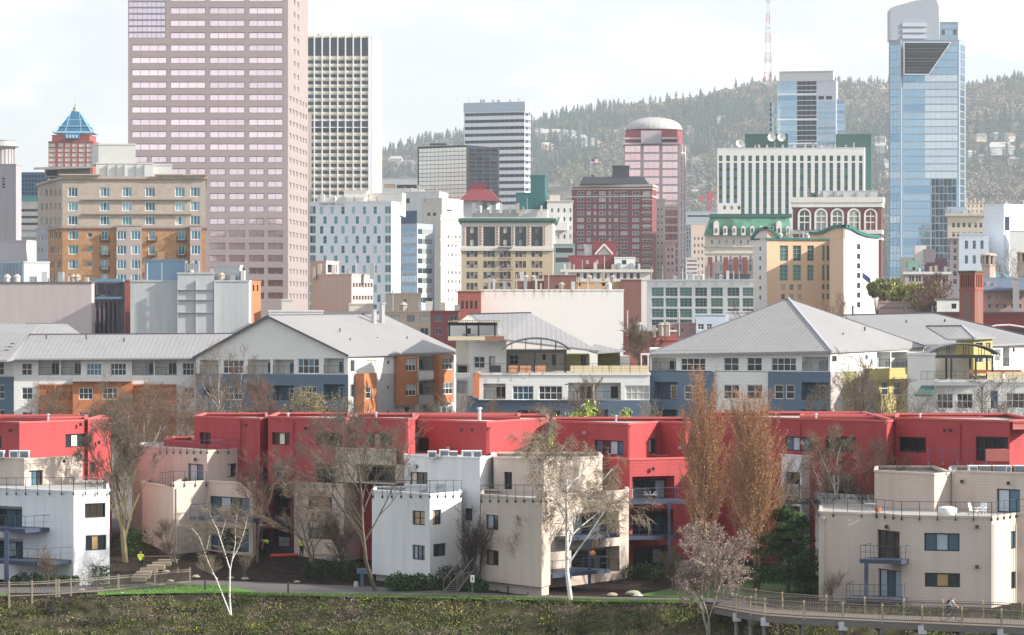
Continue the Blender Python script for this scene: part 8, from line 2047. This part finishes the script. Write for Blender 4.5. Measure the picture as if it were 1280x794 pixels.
def figure(o,J,shirt,trous,shoe,hairm,sleeve=.6,cap=None):
    """J: dict of joints; builds body, shirt, trousers, shoes and hair"""
    V=[J['pelvis'],J['waist'],J['chest'],J['neck'],J['head'],J['headtop'],J['shL'],J['elL'],J['haL'],J['shR'],J['elR'],J['haR'],J['hipL'],J['knL'],J['anL'],J['toL'],J['hipR'],J['knR'],J['anR'],J['toR']]
    rr=[.12,.115,.125,.05,.085,.06,.055,.042,.028,.055,.042,.028,.075,.055,.038,.03,.075,.055,.038,.03]
    E=[(0,1),(1,2),(2,3),(3,4),(4,5),(2,6),(6,7),(7,8),(2,9),(9,10),(10,11),(0,12),(12,13),(13,14),(14,15),(0,16),(16,17),(17,18),(18,19)]
    jj=[(*v,r) for v,r in zip(V,rr)]
    # hands with five fingers
    for hi,el in ((8,7),(11,10)):
        d=(Vector(V[hi])-Vector(V[el])).normalized(); s=d.orthogonal().normalized(); t_=d.cross(s)
        palm=Vector(V[hi])+d*.06; pi=len(jj); jj.append((*palm,.03)); E.append((hi,pi))
        for k in range(4): a=palm+d*.05+s*(.024*(k-1.5)); bq=a+d*(.045+.008*(k in(1,2)))+t_*.02; i=len(jj); jj+= [(*a,.010),(*bq,.008)]; E+= [(pi,i),(i,i+1)]
        a=palm+s*.045; i=len(jj); jj+= [(*a,.012),(*(a+d*.04+t_*.02),.009)]; E+= [(pi,i),(i,i+1)]
    skin_obj('body',jj,E,skinm,o,1)
    hc_=Vector(J['head']); hn=(Vector(J['headtop'])-Vector(J['neck'])).normalized()
    skin_obj('hair',[(*(hc_+hn*.05),.098),(*(hc_+hn*.10),.075)],[(0,1)],hairm,o)
    face=Vector(J.get('face',(0,-1,0))).normalized(); sd=face.cross(hn).normalized(); mb=MB()
    for s_ in (-1,1): c_=hc_+face*.085+sd*.032*s_+hn*.012; mb.tube(c_,c_+face*.008,.012,.012,6)
    mb.tube(hc_+face*.085-hn*.05-sd*.025,hc_+face*.085-hn*.05+sd*.025,.006,.006,4); part('eyes_and_mouth',mb,hair,o)
    mb=MB(); mb.tube(hc_+face*.08+hn*.0,hc_+face*.11-hn*.025,.012,.016,5); 
    for s_ in (-1,1): c_=hc_+sd*.088*s_; mb.tube(c_-hn*.02,c_+hn*.02,.016,.016,5)
    part('nose_and_ears',mb,skinm,o)
    def sc(k,r): return (*J[k],r)
    S=[sc('waist',.145),(*(Vector(J['pelvis'])*.75+Vector(J['waist'])*.25),.14),sc('chest',.155),(*(Vector(J['neck'])*.7+Vector(J['chest'])*.3),.075),sc('shL',.078),(*Vector(J['shL']).lerp(Vector(J['elL']),sleeve),.065),sc('shR',.078),(*Vector(J['shR']).lerp(Vector(J['elR']),sleeve),.065)]
    skin_obj('shirt',S,[(0,1),(0,2),(2,3),(2,4),(4,5),(2,6),(6,7)],shirt,o)
    T_=[sc('pelvis',.145)]+[(*J['hipL'],.1),(*J['knL'],.072),(*J['anL'],.055),(*J['hipR'],.1),(*J['knR'],.072),(*J['anR'],.055)]
    skin_obj('trousers',T_,[(0,1),(1,2),(2,3),(0,4),(4,5),(5,6)],trous,o)
    for s_ in 'LR':
        a,c_=Vector(J['an'+s_]),Vector(J['to'+s_]); skin_obj('shoe',[(*(a-Vector((0,0,.03))),.055),(*c_,.05)],[(0,1)],shoe,o)
def stand(**k):
    J=dict(pelvis=(0,0,.95),waist=(0,0,1.1),chest=(0,0,1.34),neck=(0,0,1.5),head=(0,-.02,1.62),headtop=(0,-.01,1.70),shL=(-.19,0,1.42),elL=(-.25,.02,1.15),haL=(-.26,-.08,.92),shR=(.19,0,1.42),elR=(.25,.02,1.15),haR=(.26,-.08,.92),hipL=(-.1,0,.9),knL=(-.11,-.02,.5),anL=(-.12,.02,.09),toL=(-.13,-.12,.04),hipR=(.1,0,.9),knR=(.12,-.02,.5),anR=(.13,.02,.09),toR=(.15,-.12,.04))
    J.update(k); return J
x=X(176,276); o=empty('person',(x,276,h(x,276)+.06),'person in a neon yellow vest and dark trousers seen from behind on the stone steps','person'); o.rotation_euler=(0,0,R(170))
figure(o,stand(haL=(-.12,-.2,1.05),haR=(.12,-.2,1.05),elL=(-.27,-.02,1.16),elR=(.27,-.02,1.16)),neon,dkc,framemat('K'),hair)
x=X(377,282.5); o=empty('person',(x,282.5,h(x,282.5)+.1),'person in a neon yellow vest standing upright by the orange-red pipe','person'); o.rotation_euler=(0,0,R(50))
figure(o,stand(elL=(-.28,-.1,1.18),haL=(-.2,-.32,1.12),elR=(.27,-.08,1.16),haR=(.12,-.3,1.08),hipL=(-.1,0,.9),anL=(-.2,.05,.09),toL=(-.22,-.1,.04)),neon,dkc,framemat('K'),hair)
x=X(334,285.5); zg=h(x,285.5); o=empty('person',(x,285.5,zg+.1),'person in a neon yellow vest bending forward over the ground left of the orange-red pipe','person'); o.rotation_euler=(0,0,R(-75))
figure(o,dict(pelvis=(0,.15,.82),waist=(0,.0,.94),chest=(0,-.24,1.02),neck=(0,-.40,1.04),head=(0,-.52,1.0),headtop=(0,-.59,.97),face=(0,-.5,-.9),shL=(-.19,-.3,1.0),elL=(-.22,-.34,.72),haL=(-.16,-.42,.48),shR=(.19,-.3,1.0),elR=(.22,-.34,.72),haR=(.16,-.42,.48),hipL=(-.1,.15,.8),knL=(-.12,-.02,.45),anL=(-.12,.12,.09),toL=(-.13,-.03,.04),hipR=(.1,.15,.8),knR=(.12,-.02,.45),anR=(.12,.12,.09),toR=(.13,-.03,.04)),neon,dkc,framemat('K'),hair)
# cyclist riding right on the boardwalk
Dc=235.6; x=X(1189.5,Dc); zc=zd
o=empty('bicycle',(x,Dc,zc),'dark bicycle ridden along the boardwalk at the lower right','bicycle')
ty=framemat('K'); WB=.52; wr=.34
def torus(mb,c,r,t,n=24,m=6):
    base=len(mb.v)
    for i in range(n):
        a=2*math.pi*i/n
        for j in range(m): q=2*math.pi*j/m; rr=r+t*math.cos(q); mb.v.append((c[0]+rr*math.cos(a),c[1]+t*math.sin(q),c[2]+rr*math.sin(a)))
    for i in range(n):
        for j in range(m): mb.f.append((base+i*m+j,base+((i+1)%n)*m+j,base+((i+1)%n)*m+(j+1)%m,base+i*m+(j+1)%m)); mb.m.append(0)
for s_ in (-1,1):
    mb=MB(); torus(mb,(s_*WB,0,wr),wr-.02,.02); wq=part('wheel',mb,ty,o)
    mb=MB()
    for i in range(12): a=2*math.pi*i/12; mb.tube((s_*WB,0,wr),(s_*WB+(wr-.04)*math.cos(a),0,wr+(wr-.04)*math.sin(a)),.003,.003,3)
    mb.tube((s_*WB,-.04,wr),(s_*WB,.04,wr),.025,.025,6); part('spokes',mb,framemat('G'),wq)
mb=MB(); fm=C('bike_frame',(.04,.05,.07),rough=.3)
bbk=(-.08,0,.29); seat=(-.22,0,.86); head=(.34,0,.84); hb=(.37,0,.68); rear=(-WB,0,wr)
for a,c_ in ((bbk,seat),(bbk,hb),(seat,head),(bbk,rear),((-.2,0,.78),rear),(head,(WB,0,wr))): mb.tube(a,c_,.018,.018,6)
part('frame',mb,fm,o)
mb=MB(); mb.tube((.33,0,.84),(.32,0,.97),.015,.015,5); mb.tube((.34,-.24,.98),(.34,.24,.98),.014,.014,5); mb.tube((.34,-.24,.98),(.42,-.24,.97),.014,.014,5); mb.tube((.34,.24,.98),(.42,.24,.97),.014,.014,5); part('handlebar',mb,ty,o)
mb=MB(); mb.tube((-.24,0,.86),(-.25,0,.93),.015,.015,5); mb.add([(-.38,-.08,.93),(-.38,.08,.93),(-.1,.02,.94),(-.1,-.02,.94),(-.38,-.08,.97),(-.38,.08,.97),(-.1,.02,.96),(-.1,-.02,.96)],((3,2,1,0),(4,5,6,7),(0,1,5,4),(1,2,6,5),(2,3,7,6),(3,0,4,7))); part('saddle',mb,ty,o)
mb=MB(); mb.tube((-.08,-.1,.29),(-.08,.1,.29),.02,.02,6); mb.tube((-.08,-.1,.29),(.06,-.1,.19),.012,.012,4); mb.tube((-.08,.1,.29),(-.22,.1,.39),.012,.012,4); mb.box(.02,.11,-.2,-.1,.17,.20); mb.box(-.27,-.17,.1,.2,.37,.40); torus(mb,(-.08,-.07,.29),.09,.008,16,4); part('crank',mb,framemat('G'),o)
o=empty('person',(x,Dc,zc),'cyclist with dark hair, grey shirt, black shorts and a dark backpack riding along the boardwalk','person')
Jc=dict(pelvis=(-.24,0,1.02),waist=(-.18,0,1.16),chest=(-.02,0,1.36),neck=(.12,0,1.49),head=(.2,0,1.60),headtop=(.2,0,1.69),face=(1,0,-.15),shL=(.04,-.19,1.40),elL=(.18,-.25,1.18),haL=(.36,-.23,1.02),shR=(.04,.19,1.40),elR=(.18,.25,1.18),haR=(.36,.23,1.02),hipL=(-.22,-.09,.97),knL=(.16,-.12,.68),anL=(.03,-.14,.29),toL=(.13,-.15,.24),hipR=(-.22,.09,.97),knR=(.12,.12,.86),anR=(-.22,.14,.50),toR=(-.12,.15,.44))
figure(o,Jc,C('grey_tee',(.42,.46,.50)),dkc,C('white_shoe',(.6,.6,.6)),hair,sleeve=.55)
o2=empty('backpack',(x,Dc,zc),'dark navy backpack on the cyclist','backpack'); skin_obj('bag',[(-.22,0,1.27,.11,.13),(-.10,0,1.46,.11,.13),(-.28,0,1.18,.09,.12)],[(0,1),(0,2)],C('navy_pack',(.02,.03,.06)),o2)
mb=MB(); 
for s_ in (-1,1): mb.path([(-.12,s_*.12,1.5),(.0,s_*.15,1.55),(.09,s_*.15,1.42),(.0,s_*.15,1.24),(-.16,s_*.12,1.16)],[.018]*5,4)
part('strap',mb,C('navy_pack',(0,0,0)),o2)

# ================================================================== AIR, SKY, SUN, CAMERA
mb=MB(); mb.box(-6300,6300,-6200,10300,-700,900); m=bpy.data.materials.new('haze_air'); m.use_nodes=True; nt=m.node_tree; nt.nodes.remove(nt.nodes['Principled BSDF']); out=nt.nodes['Material Output']
pv=N(nt,'ShaderNodeVolumePrincipled'); pv.inputs['Color'].default_value=(.80,.90,1,1); pv.inputs['Density'].default_value=HAZE; pv.inputs['Anisotropy'].default_value=.2; nt.links.new(pv.outputs[0],out.inputs['Volume'])
hz=struct('haze',mb,m,'stuff'); m.cycles.homogeneous_volume=True
SUN_EL=R(27); SX,SY=SUNV; az=math.atan2(SX,SY)   # bearing from +Y toward +X
w=bpy.data.worlds.new('World'); SC.world=w; w.use_nodes=True; nt=w.node_tree; bg=nt.nodes['Background']
sky=N(nt,'ShaderNodeTexSky'); sky.sky_type='NISHITA'; sky.sun_disc=False; sky.sun_elevation=SUN_EL; sky.sun_rotation=az; sky.air_density=1.0; sky.dust_density=1.6; sky.ozone_density=1.0
tc=N(nt,'ShaderNodeTexCoord'); mp=N(nt,'ShaderNodeMapping'); mp.inputs['Scale'].default_value=(1,1,2.3); mp.inputs['Location'].default_value=CLOUD_OFF; nt.links.new(tc.outputs['Generated'],mp.inputs['Vector'])
n=N(nt,'ShaderNodeTexNoise'); n.inputs['Scale'].default_value=11; n.inputs['Detail'].default_value=9; n.inputs['Roughness'].default_value=.5; n.inputs['Distortion'].default_value=.25; nt.links.new(mp.outputs[0],n.inputs['Vector'])
f=step(nt,n.outputs['Fac'],.46,.58)
n2=N(nt,'ShaderNodeTexNoise'); n2.inputs['Scale'].default_value=26; n2.inputs['Detail'].default_value=7; nt.links.new(mp.outputs[0],n2.inputs['Vector'])
cc=ramp(nt,n2.outputs['Fac'],[(.35,(6.3,6.4,6.4)),(.6,(8.3,8.2,8.0))])
pale=N(nt,'ShaderNodeMix',data_type='RGBA'); zz=N(nt,'ShaderNodeSeparateXYZ'); nt.links.new(tc.outputs['Generated'],zz.inputs[0]); mrz=N(nt,'ShaderNodeMapRange'); nt.links.new(zz.outputs['Z'],mrz.inputs[0]); mrz.inputs[1].default_value=.05; mrz.inputs[2].default_value=.45; mrz.inputs[3].default_value=.93; mrz.inputs[4].default_value=.35; nt.links.new(mrz.outputs[0],pale.inputs['Factor']); nt.links.new(sky.outputs[0],pale.inputs[6]); pale.inputs[7].default_value=(6.05,6.12,6.05,1)
mx=mixc(nt,f,pale.outputs[2],cc); nt.links.new(mx,bg.inputs['Color']); bg.inputs['Strength'].default_value=SKY
l=bpy.data.lights.new('sun','SUN'); l.energy=SUNP; l.angle=R(1.2); l.color=(1,.93,.82); lo=bpy.data.objects.new('sun',l); link(lo)
lo.rotation_euler=Vector((SX*math.cos(SUN_EL),SY*math.cos(SUN_EL),math.sin(SUN_EL))).to_track_quat('Z','Y').to_euler(); lo.location=(200,100,300)
cam=bpy.data.cameras.new('camera'); cam.lens=36*F/1280; cam.sensor_width=36; cam.clip_start=1; cam.clip_end=30000; cam.shift_y=(CY-397)/1280
co=bpy.data.objects.new('camera',cam); co.location=(0,0,H); co.rotation_euler=(R(90),0,0); link(co); SC.camera=co
SC.view_settings.view_transform='Standard'; SC.view_settings.look='None'; SC.view_settings.exposure=EXPO; SC.view_settings.gamma=1
SC.render.engine='CYCLES'; SC.cycles.use_denoising=True; SC.cycles.max_bounces=6; SC.cycles.diffuse_bounces=3; SC.cycles.glossy_bounces=3; SC.cycles.volume_bounces=0; SC.cycles.caustics_reflective=False
